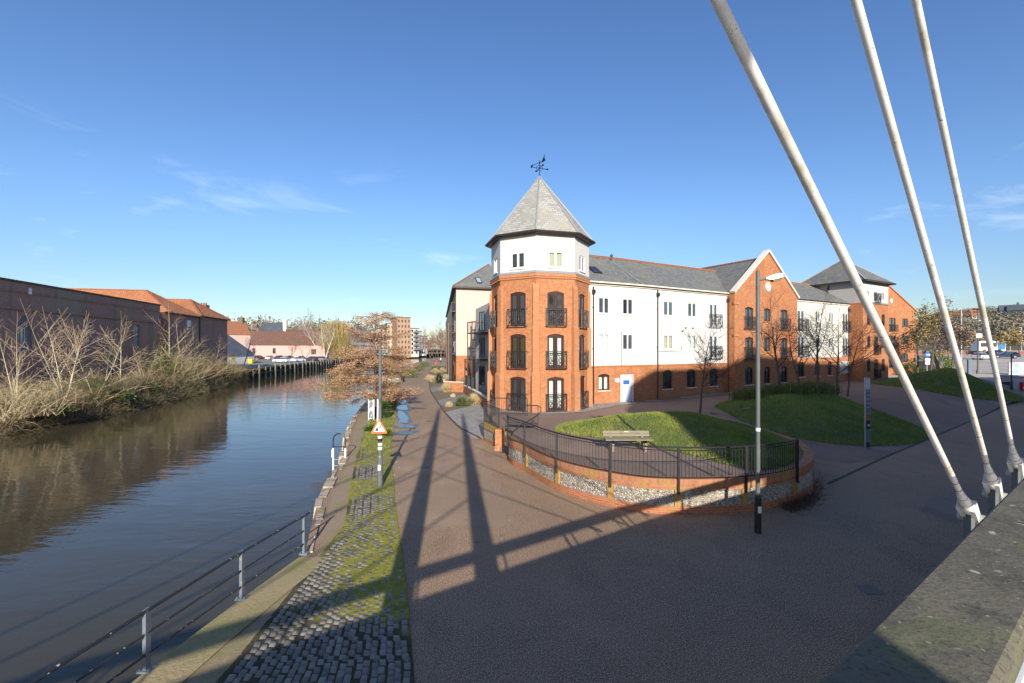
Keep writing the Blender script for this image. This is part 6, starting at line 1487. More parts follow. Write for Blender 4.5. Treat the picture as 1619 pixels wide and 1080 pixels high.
for i, (px, py, w, h, lb) in enumerate(((608,662,.8,1.3,'dark ivy bush at the foot of the rusty cypress'),(619,640,1.0,1.0,'green bush beside the puddle, behind the rusty cypress'),(612,690,.7,.35,'low green ivy clump just behind the warning sign'),(586,682,.9,.35,'low green clump left of the warning sign'),(627,628,1.2,.9,'green bush nearest the far litter bin'))):
    x, y = G(px, py); ivy('ivy_bush', lb, 'bush', x, y, 0, w, h, 1500, GRN if i else DGRN+GRN[:1], .08, 30+i)
for i, (px, py, lb) in enumerate(((655,597,'green scrub on the quay edge past the litter bin'),(667,586,'farther green scrub on the quay edge'),(676,580,'farthest green scrub by the path'))):
    x, y = G(px-4, py); ivy('verge_scrub', lb, 'bush', x, y, 0, 2.6, 1.3, 1100, OLV+GRN, .16, 40+i, d=7)
# info board, white post, bin, bench, people, red bin
x, y = G(587,665); ib = thing('info_board', 'narrow upright information board standing by the quay beside the rusty cypress', 'notice board', (x,y,0))
m = MB(); m.box(x-.17,x+.17,y-.03,y+.03,.1,1.42); m.build('panel', mat('mottled_panel', (.55,.56,.55), .5, layers=((6,.48,.55,(.1,.11,.12),.9),(14,.55,.6,(.2,.2,.2),.8)), stretch=(1,1,1)), ib)
m = MB(); 
for s in (-1,1): m.bar((x+s*.19,y,-.02),(x+s*.19,y,1.46),.04)
m.build('post', UPVC, ib)
x, y = G(597,668); wp_ = thing('white_stake', 'thin white stake standing against the rusty cypress trunk', 'stake', (x,y,0)); m = MB(); m.bar((x,y,0),(x+.02,y,1.5),.09,.05); m.hexa([(x-.045,y-.03,1.5),(x+.045,y-.03,1.5),(x+.045,y+.03,1.5),(x-.045,y+.03,1.5)], [(x+.01,y-.01,1.6),(x+.03,y-.01,1.6),(x+.03,y+.01,1.6),(x+.01,y+.01,1.6)]); m.build('shaft', UPVC, wp_)
x, y = G(636.5,604); lb_ = thing('litter_bin', 'dark litter bin at the left edge of the riverside path', 'bin', (x,y,0)); m = MB(); m.lathe((x,y,0), [(.2,0),(.27,.05),(.3,.75),(.3,.8)], 14); m.build('body', BLACK, lb_); m = MB(); m.lathe((x,y,.8), [(.32,0),(.33,.06),(.2,.16),(.05,.2)], 14); m.build('hood', BLACK, lb_)
x, y = G(621,608); pb = thing('riverside_bench', 'small grey bench by the path beyond the rusty cypress', 'bench', (x,y,0)); m = MB(); m.box(x-.75,x+.75,y-.2,y+.2,.42,.48); m.build('seat', GALV, pb); m = MB(); m.box(x-.75,x+.75,y+.2,y+.25,.55,.85); m.build('backrest', GALV, pb)
for s in (-.6,.6): m = MB(); m.box(x+s-.04,x+s+.04,y-.18,y+.23,0,.42); m.build('leg', BLACK, pb)
x, y = G(690,579.5); rb2 = thing('red_bin', 'red dog-waste bin on the right side of the path', 'bin', (x,y,0)); m = MB(); m.bar((x,y,0),(x,y,.5),.08); m.build('post', BLACK, rb2); m = MB(); m.hexa([(x-.24,y-.2,.4),(x+.24,y-.2,.4),(x+.24,y+.2,.4),(x-.24,y+.2,.4)], [(x-.27,y-.22,1.15),(x+.27,y-.22,1.15),(x+.27,y+.22,1.15),(x-.27,y+.22,1.15)]); m.hexa([(x-.29,y-.24,1.155),(x+.29,y-.24,1.155),(x+.29,y+.24,1.155),(x-.29,y+.24,1.155)], [(x-.2,y-.18,1.28),(x+.2,y-.18,1.28),(x+.2,y+.18,1.28),(x-.2,y+.18,1.28)]); m.build('body', RED, rb2)
def person(label, x, y, z, top, legs, seed=0, rot=0):
    t = thing('person', label, 'person', (x,y,z)); me = bpy.data.meshes.new('body')
    J = [(0,0,.95),(0,0,1.2),(0,0,1.42),(0,0,1.52),(0,-.02,1.64),(0,-.02,1.74), (.1,0,.9),(.12,.08,.5),(.12,.2,.06),(.12,.06,.03), (-.1,0,.9),(-.11,-.12,.5),(-.11,-.12,.07),(-.11,-.26,.03), (.19,0,1.4),(.24,.05,1.13),(.22,-.08,.9), (-.19,0,1.4),(-.24,.05,1.13),(-.22,.1,.9)]
    E = [(0,1),(1,2),(2,3),(3,4),(4,5),(0,6),(6,7),(7,8),(8,9),(0,10),(10,11),(11,12),(12,13),(2,14),(14,15),(15,16),(2,17),(17,18),(18,19)]
    rad = [.15,.14,.15,.06,.095,.07,.09,.065,.045,.04,.09,.065,.045,.04,.07,.05,.035,.07,.05,.035]
    me.from_pydata([(x+a,y+b,z+c) for a,b,c in J], E, []); o = bpy.data.objects.new('body', me); put(o)
    md = o.modifiers.new('skin','SKIN'); o.modifiers.new('sub','SUBSURF').levels = 1
    sk = me.skin_vertices[0].data if me.skin_vertices else None
    if sk is None:
        bpy.context.view_layer.objects.active = o; 
    for i, rr in enumerate(rad):
        me.skin_vertices[0].data[i].radius = (rr, rr*.8)
    me.skin_vertices[0].data[0].use_root = True
    dg = bpy.context.evaluated_depsgraph_get(); nm_ = bpy.data.meshes.new_from_object(o.evaluated_get(dg)); C.objects.link  # bake
    bpy.data.objects.remove(o)
    for mt in (SKIN, top, legs): nm_.materials.append(mt)
    for p in nm_.polygons:
        c = p.center.z-z; p.material_index = 0 if c > 1.5 else (1 if c > .93 else 2); p.use_smooth = True
    b = bpy.data.objects.new('body', nm_); put(b); par(b, t); CH.setdefault(t.name, []).append(b)
    m = MB(); m.lathe((x,y-.0,z+1.62), [(.1,0),(.115,.08),(.1,.15),(.03,.19)], 10); m.build('hair', CLOTHK, t)
    return t
x, y = G(696.8,573.5); person('person in a white top walking away along the riverside path', x, y, 0, CLOTHW, CLOTHK)
# ------------------------------------------------------------------ gravel garden on the right of the path
kind(sheet('garden_soil', [(-1.5,24.7),(-3.25,28.3),(-5.15,35),(-6.05,38.7),(-8.85,50),(-11.25,62),(-13.85,75),(-17.9,100),(-14,108),(-6.9,56),(-4,52),(-1.9,40),(-1.2,30)], SOIL, offz=.01), 'structure')
for nm_, pts, mt in (('gravel_bed', [(-5.2,35.0),(-3.0,40.2),(-2.0,38.5),(-1.52,30),(-1.5,24.8),(-2.25,24.9),(-3.3,28.6)], GRAVEL), ('gravel_bed', [(-7.15,42.7),(-5.0,49.0),(-4.1,45.6),(-6.0,38.9)], GRAVEL_G), ('gravel_bed', [(-10.4,56.4),(-8.9,61),(-7.7,54.5),(-9.0,50.8)], GRAVEL_G)):
    kind(sheet(nm_, pts, mt, offz=.03), 'structure')
m = MB()
pe = [(Rp(y)+.02, y) for y in [24.8+1.6*i for i in range(48)]]
for a, b in zip(pe[:-1], pe[1:]): m.bar((*a,.03), (*b,.03), .08, .1)
kind(m.build('path_edging', mat('rusty_edging', (.1,.06,.04), .8)), 'structure')
gw = thing('garden_brick_wall', 'low brick wall with stone coping beside the gravel garden', 'garden wall', (-2.6,44,0))
gp = [(-1.7,36.5),(-2.9,41.5),(-5.0,49.5)]
m = MB(); sweep(m, gp, 0, .22, lambda i: -.02, lambda i: .85); m.build('brick_face', BR_WALL, gw); m = MB(); sweep(m, gp, -.04, .26, lambda i: .855, lambda i: .95); m.build('coping', TRIM, gw)
gw2 = thing('front_brick_wall', 'short orange brick wall below the cream riverside flats', 'garden wall', (-7,53,0)); gp2 = [(-5.4,51.2),(-7.6,52.0),(-8.3,56)]
m = MB(); sweep(m, gp2, 0, .22, lambda i: -.02, lambda i: 1.1); m.build('brick_face', BR, gw2); m = MB(); sweep(m, gp2, -.04, .26, lambda i: 1.105, lambda i: 1.18); m.build('coping', TRIM, gw2)
fp_ = thing('black_fence_panel', 'black railed gate panel between the two garden walls', 'fence', (-5,50,0))
q = MB(); fa, fb = Vector((-5.2,50.3)), Vector((-3.9,46.3))
for i in range(26): p = fa+(fb-fa)*i/25; q.bar((*p,.0), (*p,2.0), .03 if i not in (0,25) else .09)
for z in (.15,1.0,1.9): q.bar((*fa,z), (*fb,z), .05)
q.build('panel', BLACK, fp_)
def tuft(px, py, h, w, seed, label, pal=STR2, n=900, z=0):
    x, y = G(px, py, z); g = np.random.default_rng(seed); t = thing('ornamental_grass', label, 'ornamental grass', (x,y,z), 'straw grasses in the gravel garden')
    a = g.uniform(0,2*np.pi,n); el = np.abs(g.normal(0,.55,n)); L = h*g.uniform(.6,1.15,n); b = np.stack([x+g.normal(0,.12*w,n), y+g.normal(0,.12*w,n), np.full(n,z-.02)],1)
    tip = b+np.stack([np.cos(a)*np.sin(el)*w, np.sin(a)*np.sin(el)*w, np.cos(el)],1)*L[:,None]; tip[:,2] = np.maximum(tip[:,2]-.3*np.sin(el)*L, z+.03)
    blades('blades', b, tip, np.full(n,.008+.00012*y), pal[g.integers(0,len(pal),n)]*g.uniform(.7,1.15,(n,1)), TWIG, t, seed, sag=.22)
for i, (px, py, h, w, lb) in enumerate(((705,620,1.05,1.1,'large straw grass clump beside the grey gravel bed'),(749,641,1.1,1.0,'straw grass clump by the end of the low brick wall'),(685,604,1.0,1.2,'straw grass left of the clipped round bush'),(679,601,.9,1.1,'leftmost straw grass clump in the garden'),(705,602,1.0,1.2,'straw grass right of the clipped round bush'),(688,590,1.0,1.2,'distant straw grass behind the round bush'),(699,589,1.0,1.2,'farthest straw grass before the riverside flats'),(735,618,.7,.8,'small straw grass beside the black fence panel'),(710,643,.45,.7,'little dry tuft between the pale gravel beds'),(757,622,.8,.8,'straw grass behind the low brick wall'),(716,628,.4,.7,'dry tuft behind the large straw clump'))):
    tuft(px, py, h, w, 60+i, lb)
x, y = G(694,606); ivy('clipped_bush', 'round clipped dark green bush among straw grasses', 'bush', x, y, 0, 1.15, 1.3, 2600, DGRN, .085, 71)
x, y = G(732,642); ivy('green_shrub', 'leafy green shrub between the two pale gravel beds', 'shrub', x, y, 0, 1.5, .75, 1700, OLV+GRN, .1, 72)
x, y = G(694,585); ivy('green_groundcover', 'bright green low shrub by the path, beyond the straw grasses', 'shrub', x, y, 0, 4.0, .9, 1600, GRN, .16, 73, d=7)
x, y = G(731,600); ivy('bare_hedge', 'grey-green planting under the cream wall', 'hedge', -4.9, 54.0, .2, 3.2, 1.3, 900, [(.14,.14,.1),(.2,.18,.13),(.09,.1,.06)], .14, 74, d=1.0)
for k, (px, py, h) in enumerate(((707,596,1.0),(722,600,1.2))):
    x, y = G(px, py); t = thing('dark_bollard', ('dark post before the brick bay of the riverside flats','dark gate post beside the short orange wall')[k], 'post', (x,y,0)); m = MB(); m.bar((x,y,0),(x,y,2.3),.16); m.lathe((x,y,2.3), [(.13,0),(.13,.05),(.02,.16)], 8); m.build('shaft', BLACK, t)
# trees on the right bank far down the path
GT = 'bare riverside trees far down the path'
for k, (px, y, h, s, lb) in enumerate(((700,150,13,81,'nearest bare brown tree past the riverside flats'),(694,175,16,82,'tall bare tree at the far end of the path'),(687,200,16,83,'bare tree with pale trunk at the river bend'),(680,235,15,84,'smaller bare tree beyond the pale trunk'),(672,280,13,85,'farthest bare tree at the river bend'))):
    bare_tree('riverside_tree', lb, AT(px,y), y, 0, h, s, BARK_R, stems=2, fan=.3, r0=.22, tc=(.24,.15,.1), lvl=3, nb=5, minr=.028, group=GT)
# ------------------------------------------------------------------ lawn trees, planting, right-hand background
GL = 'bare trees on the lawns'
def lawn_tree(px, y, top, seed, label, lean=(0,0), r0=.075, **k):
    x = AT(px, y); z = hgt(x, y); h = 5+(HY-top)*y/F-z
    return bare_tree('lawn_tree', label, x, y, z, h*1.0, seed, BARK, lean, .85, 6, 3, r0*1.25, 1, GL, (.11,.08,.07), (.12,.09,.07), .64, .13, .54, minr=.007, wander=.09, **k)
lawn_tree(1106, 27.2, 478, 91, 'slender leaning bare tree behind the near lawn, before white terrace', (.12,.0), .06)
lawn_tree(1234, 31.5, 455, 92, 'bare tree in left of planting bed before the brick gable', (-.02,.0), .085)
lawn_tree(1294, 32.5, 452, 93, 'bare tree in middle of the planting bed, left of totem', (-.03,0), .09)
lawn_tree(1324, 34.5, 462, 94, 'bare upright tree right of the middle planting-bed tree', (.05,0), .085)
lawn_tree(1340, 37.0, 478, 95, 'thin bare tree at the right end of the planting bed', (.02,0), .06)
lawn_tree(1268, 36.0, 488, 96, 'leaning bare tree behind the planting bed, before far white wing', (-.12,0), .065)
# planting of strappy green shrubs on the middle lawn
g = np.random.default_rng(21)
bedc = [(16.6,31.5),(18.3,31.8),(19.8,31.4),(21.3,32.0),(22.6,33.2),(18.0,33.4),(20.3,33.6),(22.0,35.0),(17.0,33.0),(23.4,34.6)]
lbs = ['strappy green plant at the left end of the planting bed','strappy green plant second from left in the bed','green plant at the foot of the middle bed tree','green plant right of the middle bed tree','green plant at the right front of the bed','back-left strappy plant in the bed','back-centre strappy plant in the bed','back-right plant in the bed','leftmost back plant in the bed','right-hand end plant of the bed']
for i, (x, y) in enumerate(bedc):
    z = hgt(x, y); t = thing('flax_plant', lbs[i], 'plant', (x,y,z), 'strappy plants in the lawn bed'); n = 620
    a = g.uniform(0,2*np.pi,n); el = np.abs(g.normal(0,.6,n)); L = g.uniform(.45,1.1,n); b = np.stack([x+g.normal(0,.45,n), y+g.normal(0,.4,n), np.full(n, z-.02)],1)
    tip = b+np.stack([np.cos(a)*np.sin(el), np.sin(a)*np.sin(el), np.cos(el)],1)*L[:,None]; tip[:,2] = np.maximum(tip[:,2]-.25*np.sin(el)*L, z+.05)
    pal = np.array([(.12,.17,.035),(.08,.13,.03),(.2,.22,.06),(.06,.09,.03),(.18,.14,.06)]); blades('leaves', b, tip, np.full(n,.016), pal[g.integers(0,5,n)]*g.uniform(.7,1.2,(n,1)), GRASS, t, i, sag=.15)
kind(sheet('bed_soil', smooth_poly([(15.9,31.2),(18,30.6),(20.5,30.5),(22.6,31.8),(24,33.8),(23.4,35.6),(20.5,35.0),(17.2,34.0),(15.9,31.2)],3)[:-1], SOIL, hf=hgt, offz=.035, step=.5), 'structure')
# grass
def grass(name, poly, n, lo, hi, seed, pal, wid=.007, frac=1):
    g = np.random.default_rng(seed); xs = [p[0] for p in poly]; ys_ = [p[1] for p in poly]; B = []
    while len(B) < n:
        x, y = g.uniform(min(xs), max(xs)), g.uniform(min(ys_), max(ys_))
        if (inside((x,y), poly) or edged((x,y), poly) < .1) and mnoise.noise((x*.9,y*.9,seed+9))+.5*mnoise.noise((x*3,y*3,seed)) > -.42+g.uniform(-.15,.15): B.append((x, y, hgt(x, y)+.01))
    b = np.array(B); dn = np.array([mnoise.noise((x*.55,y*.55,seed)) for x, y, z in B]); d2 = np.array([mnoise.noise((x*2.1,y*2.1,seed+5)) for x, y, z in B])
    L = g.uniform(lo, hi, n)*(1+.5*dn); d = g.normal(0,.38,(n,3)); d[:,2] = 1; tip = b+d*L[:,None]
    c = pal[0][None]*np.ones((n,1)); k = np.clip(.5+1.1*dn+.6*d2,0,1)[:,None]; c = pal[0]*(1-k)+pal[1]*k; dry = (g.random(n) < .16)[:,None]; c = np.where(dry, pal[2], c)*g.uniform(.7,1.25,(n,1))
    kind(blades(name, b, tip, np.full(n,wid), c, GRASS, seed=seed), 'stuff')
GP = [np.array((.13,.2,.025)), np.array((.26,.3,.05)), np.array((.3,.25,.11))]
grass('grass', LAWN1, 60000, .05, .11, 1, GP, .008); grass('grass', LAWN2, 75000, .06, .14, 2, [np.array((.14,.235,.036)), np.array((.25,.31,.065)), GP[2]*1.2], .01); grass('grass', LAWN3, 50000, .08, .17, 3, [np.array((.13,.23,.035)), np.array((.24,.3,.065)), GP[2]*1.1], .013)
gv = [(interp(C0,y)+.2, y) for y in range(21,60,2)]+[(interp(C1,y)-.1, y) for y in range(59,20,-2)]
_h = hgt; hgt_save = hgt
def hgt(x, y): return 0.01
grass('verge_grass', gv, 26000, .03, .1, 4, [np.array((.1,.13,.02)), np.array((.2,.22,.04)), GP[2]], .009)
hgt = hgt_save
# dead leaves and twigs heaped at the wall foot near the lamp
n = 900; g = np.random.default_rng(31); b = np.stack([8.4+np.abs(g.normal(0,1.4,n)), np.zeros(n), np.full(n,.01)],1)
b[:,1] = np.interp(b[:,0], [6.88,8.6,10.2,11.25,12.0,12.5], [13.75,14.4,15.6,17,18.6,20.4])-np.abs(g.normal(0,.3,n))-.1; d = g.normal(0,1,(n,3)); d[:,2] = np.abs(d[:,2])*.9; tip = b+d*g.uniform(.05,.28,(n,1))
kind(blades('dead_twigs', b, tip, np.full(n,.006), np.array([(.07,.045,.03),(.12,.08,.05)])[g.integers(0,2,n)], TWIG, seed=3), 'stuff')
n = 420; g = np.random.default_rng(33); pos = []
for _ in range(n):
    y = g.uniform(6.8, 30); x = interp(C1, y)+g.normal(0,.25) if g.random() < .55 else g.uniform(-1,9)
    if inside((x,y), TPOLY): continue
    pos.append((x, y, .02))
kind(leaves('fallen_leaves', pos, .05, [(.3,.2,.1),(.2,.12,.06),(.4,.33,.22)], LEAF, None, .6, 3, 0), 'stuff')
# ---- far right
kind(sheet('pale_paving', [(42,53),(45,57),(52,60),(60,62),(72,66),(100,70),(110,64),(70,56),(54,50)], PAVE, hf=lambda x, y: 1.0+.2*sm(50,60,y), offz=.25, step=4), 'structure')
kind(sheet('car_park_right', [(60,66),(66,120),(220,150),(220,62),(90,60)], ASPH, hf=lambda x, y: .9+2.0*sm(62,122,y), offz=.42, step=4), 'structure')
GO = 'olive-leaved young trees behind the far lawn'
def leafy(label, px, y, zb, top, seed, pal, n=1600, w=1.0, size=.22, name='young_tree', group=GO, keep=.6, r0=.12, bare=None):
    x = AT(px, y); h = 5+(HY-top)*y/F-zb; r = random.Random(seed); t = thing(name, label, 'tree', (x,y,zb), group); segs = []; tips = []
    grow(r, Vector((x,y,zb-.1)), Vector((0,0,1)), h*.5, r0, 3, segs, .7*w, .16, 4, .12, .58, tips, 5, .012, .4)
    segs_mesh('trunk', [s[:8] for s in segs if s[8] == 0], BARK, t, 8); segs_mesh('branches', [s[:8] for s in segs if s[8] > 0], BARK, t, 4)
    g = np.random.default_rng(seed); pt = np.array([tuple(q[0]) for q in tips]); i = g.integers(0,len(pt),n); leaves('crown', pt[i]+g.normal(0,.3,(n,3)), size, pal, LEAF, t, .6, seed); return t
OB = [(.28,.21,.085),(.2,.16,.06),(.34,.26,.1),(.15,.11,.055)]; PB_ = [(.14,.095,.085),(.19,.13,.105),(.11,.08,.07)]
leafy('olive-brown young tree against the half-gable house', 1451, 57, 1.4, 470, 101, OB, 1500); leafy('taller olive-brown young tree behind the blue sign', 1472, 58, 1.4, 455, 102, OB, 1700)
leafy('purplish bare-looking young tree right of the blue sign', 1484, 60, 1.4, 480, 103, PB_, 1500); leafy('purplish young tree behind the middle white stay', 1503, 61, 1.4, 485, 104, PB_, 1500)
leafy('small reddish tree against the brick half gable', 1420, 62, 1.5, 515, 105, [(.22,.1,.06),(.16,.08,.05)], 500, r0=.07)
HB = [(.36,.27,.12),(.28,.22,.1),(.42,.33,.16)]
for k, (px, y, zb, top, lb) in enumerate(((1512,100,1.5,505,'tan leafless hedge tree beyond the steps'),(1530,112,2.5,512,'tan hedge tree left of the tall lamp'),(1590,118,3.0,512,'tan rounded hedge tree right of the bus'),(1612,112,3.0,516,'tan hedge tree at right edge of view'),(1580,140,3.4,522,'tan scrub tree behind the bus'),(1545,135,3.4,525,'tan scrub behind the tall lamp'))):
    leafy(lb, px, y, zb, top, 111+k, HB, 1500, 1.3, .4, 'hedge_tree', 'tan hedge trees beyond the right car park')
ivy('bank_planting', 'sunny yellow-green planting on the bank by the stone steps', 'shrub', AT(1480,66), 66, 1.2, 6.5, 3.2, 2600, [(.2,.26,.04),(.14,.2,.03),(.27,.3,.07)], .22, 120, d=3)
ivy('low_hedge', 'low dark green hedge at the foot of the half-gable house', 'hedge', AT(1440,63), 63, 1.4, 5.5, 1.2, 1500, GRN, .16, 121, d=1.2)
# stone steps and rail
x0, x1 = AT(1487,60), AT(1508,60); st_ = thing('stone_steps', 'pale stone steps rising behind the far lawn', 'steps', (x0,60,1.2)); m = MB()
for k in range(9): m.box(x0+.25*k, x1+.2, 60+.4*k, 60+.4*(k+1)+2, 1.2, 1.35+.22*k)
m.build('tread', PAVE, st_); m = MB()
for k in range(9): p = (x0-.4+.28*k, 59.6+.4*k); m.bar((*p,1.2), (*p,2.4+.22*k), .06)
m.bar((x0-.4,59.6,2.3), (x0+1.84,62.8,4.1), .07); m.bar((x0-.4,59.6,1.6), (x0+1.84,62.8,3.4), .05); m.build('handrail', BLACK, st_)
# blue round sign
x = AT(1465.5,56); bs = thing('blue_round_sign', 'round blue sign above white plates on a post behind the far lawn', 'sign', (x,56,1.3)); m = MB(); m.tube([(x,56,1.2),(x,56,4.6)], .05, 8); m.build('post', GALV, bs)
m = MB(); m.tube([(x,55.93,4.15),(x,55.9,4.15)], .36, 20); m.build('disc', BLUE, bs); m = MB(); m.box(x-.3,x+.3,55.9,55.94,3.35,3.72); m.box(x-.28,x+.28,55.9,55.94,2.95,3.3); m.build('plate', SIGNW, bs)
m = MB(); m.box(x-.2,x+.14,55.885,55.899,4.1,4.2); m.hexa([(x+.12,55.885,4.0),(x+.27,55.885,4.14),(x+.27,55.899,4.14),(x+.12,55.899,4.0)], [(x+.12,55.885,4.3),(x+.27,55.885,4.16),(x+.27,55.899,4.16),(x+.12,55.899,4.3)]); m.build('arrow', SIGNW, bs)
# tall lamps, pillar, black post, boxes
x = AT(1546,62); tl = thing('car_park_lamp', 'tall grey lamp column with white sign box by the car park', 'street lamp', (x,62,.5)); m = MB(); m.lathe((x,62,.6), [(.16,0),(.16,1.4),(.1,1.5)], 12); m.build('base', GREYPOST, tl)
m = MB(); m.lathe((x,62,2.1), [(.09,0),(.06,8.2)], 10); m.build('column', GREYPOST, tl); m = MB(); m.box(x-.55,x+.05,61.8,62.2,10.2,10.35); m.build('lamp_head', BLACK, tl); m = MB(); m.box(x-.42,x+.42,61.82,61.88,6.35,6.95); m.build('sign_box', PANEL, tl)
for k, (px, y, top) in enumerate(((1520,95,489),(1597,150,521),(1615,140,518))):
    x = AT(px,y); h = 5+(HY-top)*y/F; t = thing('slim_lamp', ('slim pale lamp column left of the tall car park lamp','slim pale column among the hedge trees','slim pale column near right edge of view')[k], 'street lamp', (x,y,1)); m = MB(); m.lathe((x,y,1), [(.12,0),(.07,h-1)], 8); m.build('column', GALV, t); m = MB(); m.box(x-.9,x+.05,y-.12,y+.12,h,h+.15); m.build('lamp_head', GALV, t)
x = AT(1533,58); pl = thing('grey_pillar', 'plain blue-grey upright pillar sign at the edge of the far lawn', 'pillar', (x,58,.9)); m = MB(); m.box(x-.24,x+.24,57.9,58.1,.9,3.45); m.build('slab', SLB, pl); m = MB(); m.box(x-.26,x+.26,57.88,58.12,3.452,3.5); m.build('cap', GALV, pl)
x, y = G(1599,626); bp2 = thing('black_gate_post', 'thin black hooked post at the right edge beside grey planters', 'post', (x,y,0)); m = MB(); m.lathe((x,y,0), [(.14,0),(.14,.9),(.06,.95),(.05,4.35)], 12); m.tube([(x,y,4.3),(x+.3,y,4.4),(x+.7,y,4.42)], .05, 8); m.build('shaft', BLACK, bp2)
for k, (px, y, w, lb) in enumerate(((1590,53,1.5,'grey box planter left of the black hooked post'),(1605,51,1.5,'grey box planter behind the black hooked post'))):
    x = AT(px,y); t = thing('box_planter', lb, 'planter', (x,y,0)); m = MB(); m.hexa([(x-w/2,y-.5,0),(x+w/2,y-.5,0),(x+w/2,y+.5,0),(x-w/2,y+.5,0)], [(x-w/2-.05,y-.55,1.7),(x+w/2+.05,y-.55,1.7),(x+w/2+.05,y+.55,1.7),(x-w/2-.05,y+.55,1.7)]); m.build('body', mat('grey_fibreglass', (.4,.4,.39), .6), t)
    m = MB(); m.box(x-w/2-.1,x+w/2+.1,y-.6,y+.6,1.702,1.82); m.build('rim', CONC, t)
x = AT(1617,50.5); t = thing('red_barrier', 'red and white plastic road barrier at the right edge', 'barrier', (x,50.5,0)); m = MB(); m.box(x-.35,x+1.3,50.2,50.5,.15,1.2); m.box(x-.3,x-.1,50,50.7,0,.16); m.box(x+1,x+1.2,50,50.7,0,.16); m.build('panel', RED, t); m = MB(); m.box(x-.3,x+1.2,50.185,50.199,.5,.68); m.build('stripe', SIGNW, t)
x = AT(1607,60); t = thing('pale_hoarding', 'pale printed hoarding board behind the grey planters', 'hoarding', (x,60,.8)); m = MB(); m.box(x-1,x+2.4,60,60.08,1.1,3.1); m.build('board', mat('washed_print', (.55,.55,.6), .5, layers=((.8,.5,.56,(.45,.32,.36),.8),(1.3,.52,.58,(.2,.35,.6),.8))), t); m = MB(); m.bar((x-.9,60.12,.8),(x-.9,60.12,3.1),.08); m.bar((x+2.2,60.12,.8),(x+2.2,60.12,3.1),.08); m.build('leg', BLACK, t)
m = MB(); zc = lambda y: .9+2.0*sm(62,122,y)+.43
for k in range(9):
    xa, ya = 72+6*k, 70+1.2*k; m.hexa([(xa,ya,zc(ya)),(xa+.15,ya,zc(ya)),(xa+3.2,ya+9,zc(ya+9)),(xa+3.05,ya+9,zc(ya+9))], [(xa,ya,zc(ya)+.02),(xa+.15,ya,zc(ya)+.02),(xa+3.2,ya+9,zc(ya+9)+.02),(xa+3.05,ya+9,zc(ya+9)+.02)])
kind(m.build('parking_bay_lines', SIGNW), 'structure')
for k, (px, y, mt, lb) in enumerate(((1552,96,PS,'silver car in the right-hand car park beyond the tall lamp'),(1570,108,PD,'dark car at back of the right-hand car park'),(1590,100,PB2,'dark blue car in the right-hand car park beyond the third stay'))):
    dup(car0, (AT(px,y), y, zc(y)), R(20+60*k), lb, 'cars in the right-hand car park', mats={'body': mt})
# road embankment, bus, hill, houses
wt = thing('brown_car_park_wall', 'low brown brick wall along the far side of the right car park', 'wall', (150,121,2.8)); m = MB(); m.hexa([(85,121.5,1.5),(215,121.5,1.5),(215,122.1,1.5),(85,122.1,1.5)], [(85,121.5,4.1),(215,121.5,4.1),(215,122.1,4.1),(85,122.1,4.1)]); m.build('brick_face', BR_OLD, wt); m = MB(); m.box(85,215,121.4,122.2,4.102,4.25); m.build('coping', CONC, wt)
kind(sheet('raised_road', [(70,122.2),(230,122.2),(260,200),(60,200)], ASPH, offz=3.7), 'structure')
bus = thing('white_bus', 'white coach with blue rear panel on the raised road', 'bus', (AT(1562,128),128,3.7)); x0, x1 = AT(1541,128), AT(1583,128); m = MB(); m.hexa([(x0,126.8,4.1),(x1,126.8,4.1),(x1,129.2,4.1),(x0,129.2,4.1)], [(x0+.2,126.9,6.9),(x1-.05,126.9,6.9),(x1-.05,129.1,6.9),(x0+.2,129.1,6.9)]); m.build('body', PW, bus)
m = MB(); m.box(x1-2.2,x1-.25,126.72,126.79,4.5,6.6); m.build('blue_panel', mat('coach_blue', (.04,.2,.4), .4), bus); m = MB(); m.box(x0+.5,x1-2.5,126.76,126.84,5.3,6.4); m.build('window', GLASS, bus)
for xx in (x0+1.5, x1-1.8): m = MB(); m.tube([(xx,126.9,4.15),(xx,126.7,4.15)], .45, 14); m.build('wheel', RUBBER, bus)
def hillz(x, y):
    b = math.degrees(math.atan2(x, y)); k = sm(33, 46, b); s = sm(190, 560, math.hypot(x, y)); return 2.5+29*k*s*(1+.12*mnoise.noise((x*.008,y*.008,2)))+8*sm(250,600,y)*(.6+.4*mnoise.noise((x*.01,0,7)))
V, Fc = [], []; bs_ = np.linspace(-65, 62, 110); rs = np.linspace(200, 900, 36)
for b in bs_:
    for q in rs: x, y = q*math.sin(R(b)), q*math.cos(R(b)); V.append((x, y, hillz(x, y)-1.2 if b > 8 else (hillz(x,y)-8 if q < 420 else hillz(x,y)-4)))
for i in range(len(bs_)-1):
    for j in range(len(rs)-1): a = i*len(rs)+j; Fc.append((a, a+len(rs), a+len(rs)+1, a+1))
HILL = mat('wooded_slope', (.1,.085,.055), .95, layers=((.05,.45,.6,(.13,.12,.06),.7),(.3,.5,.7,(.07,.055,.04),.6)))
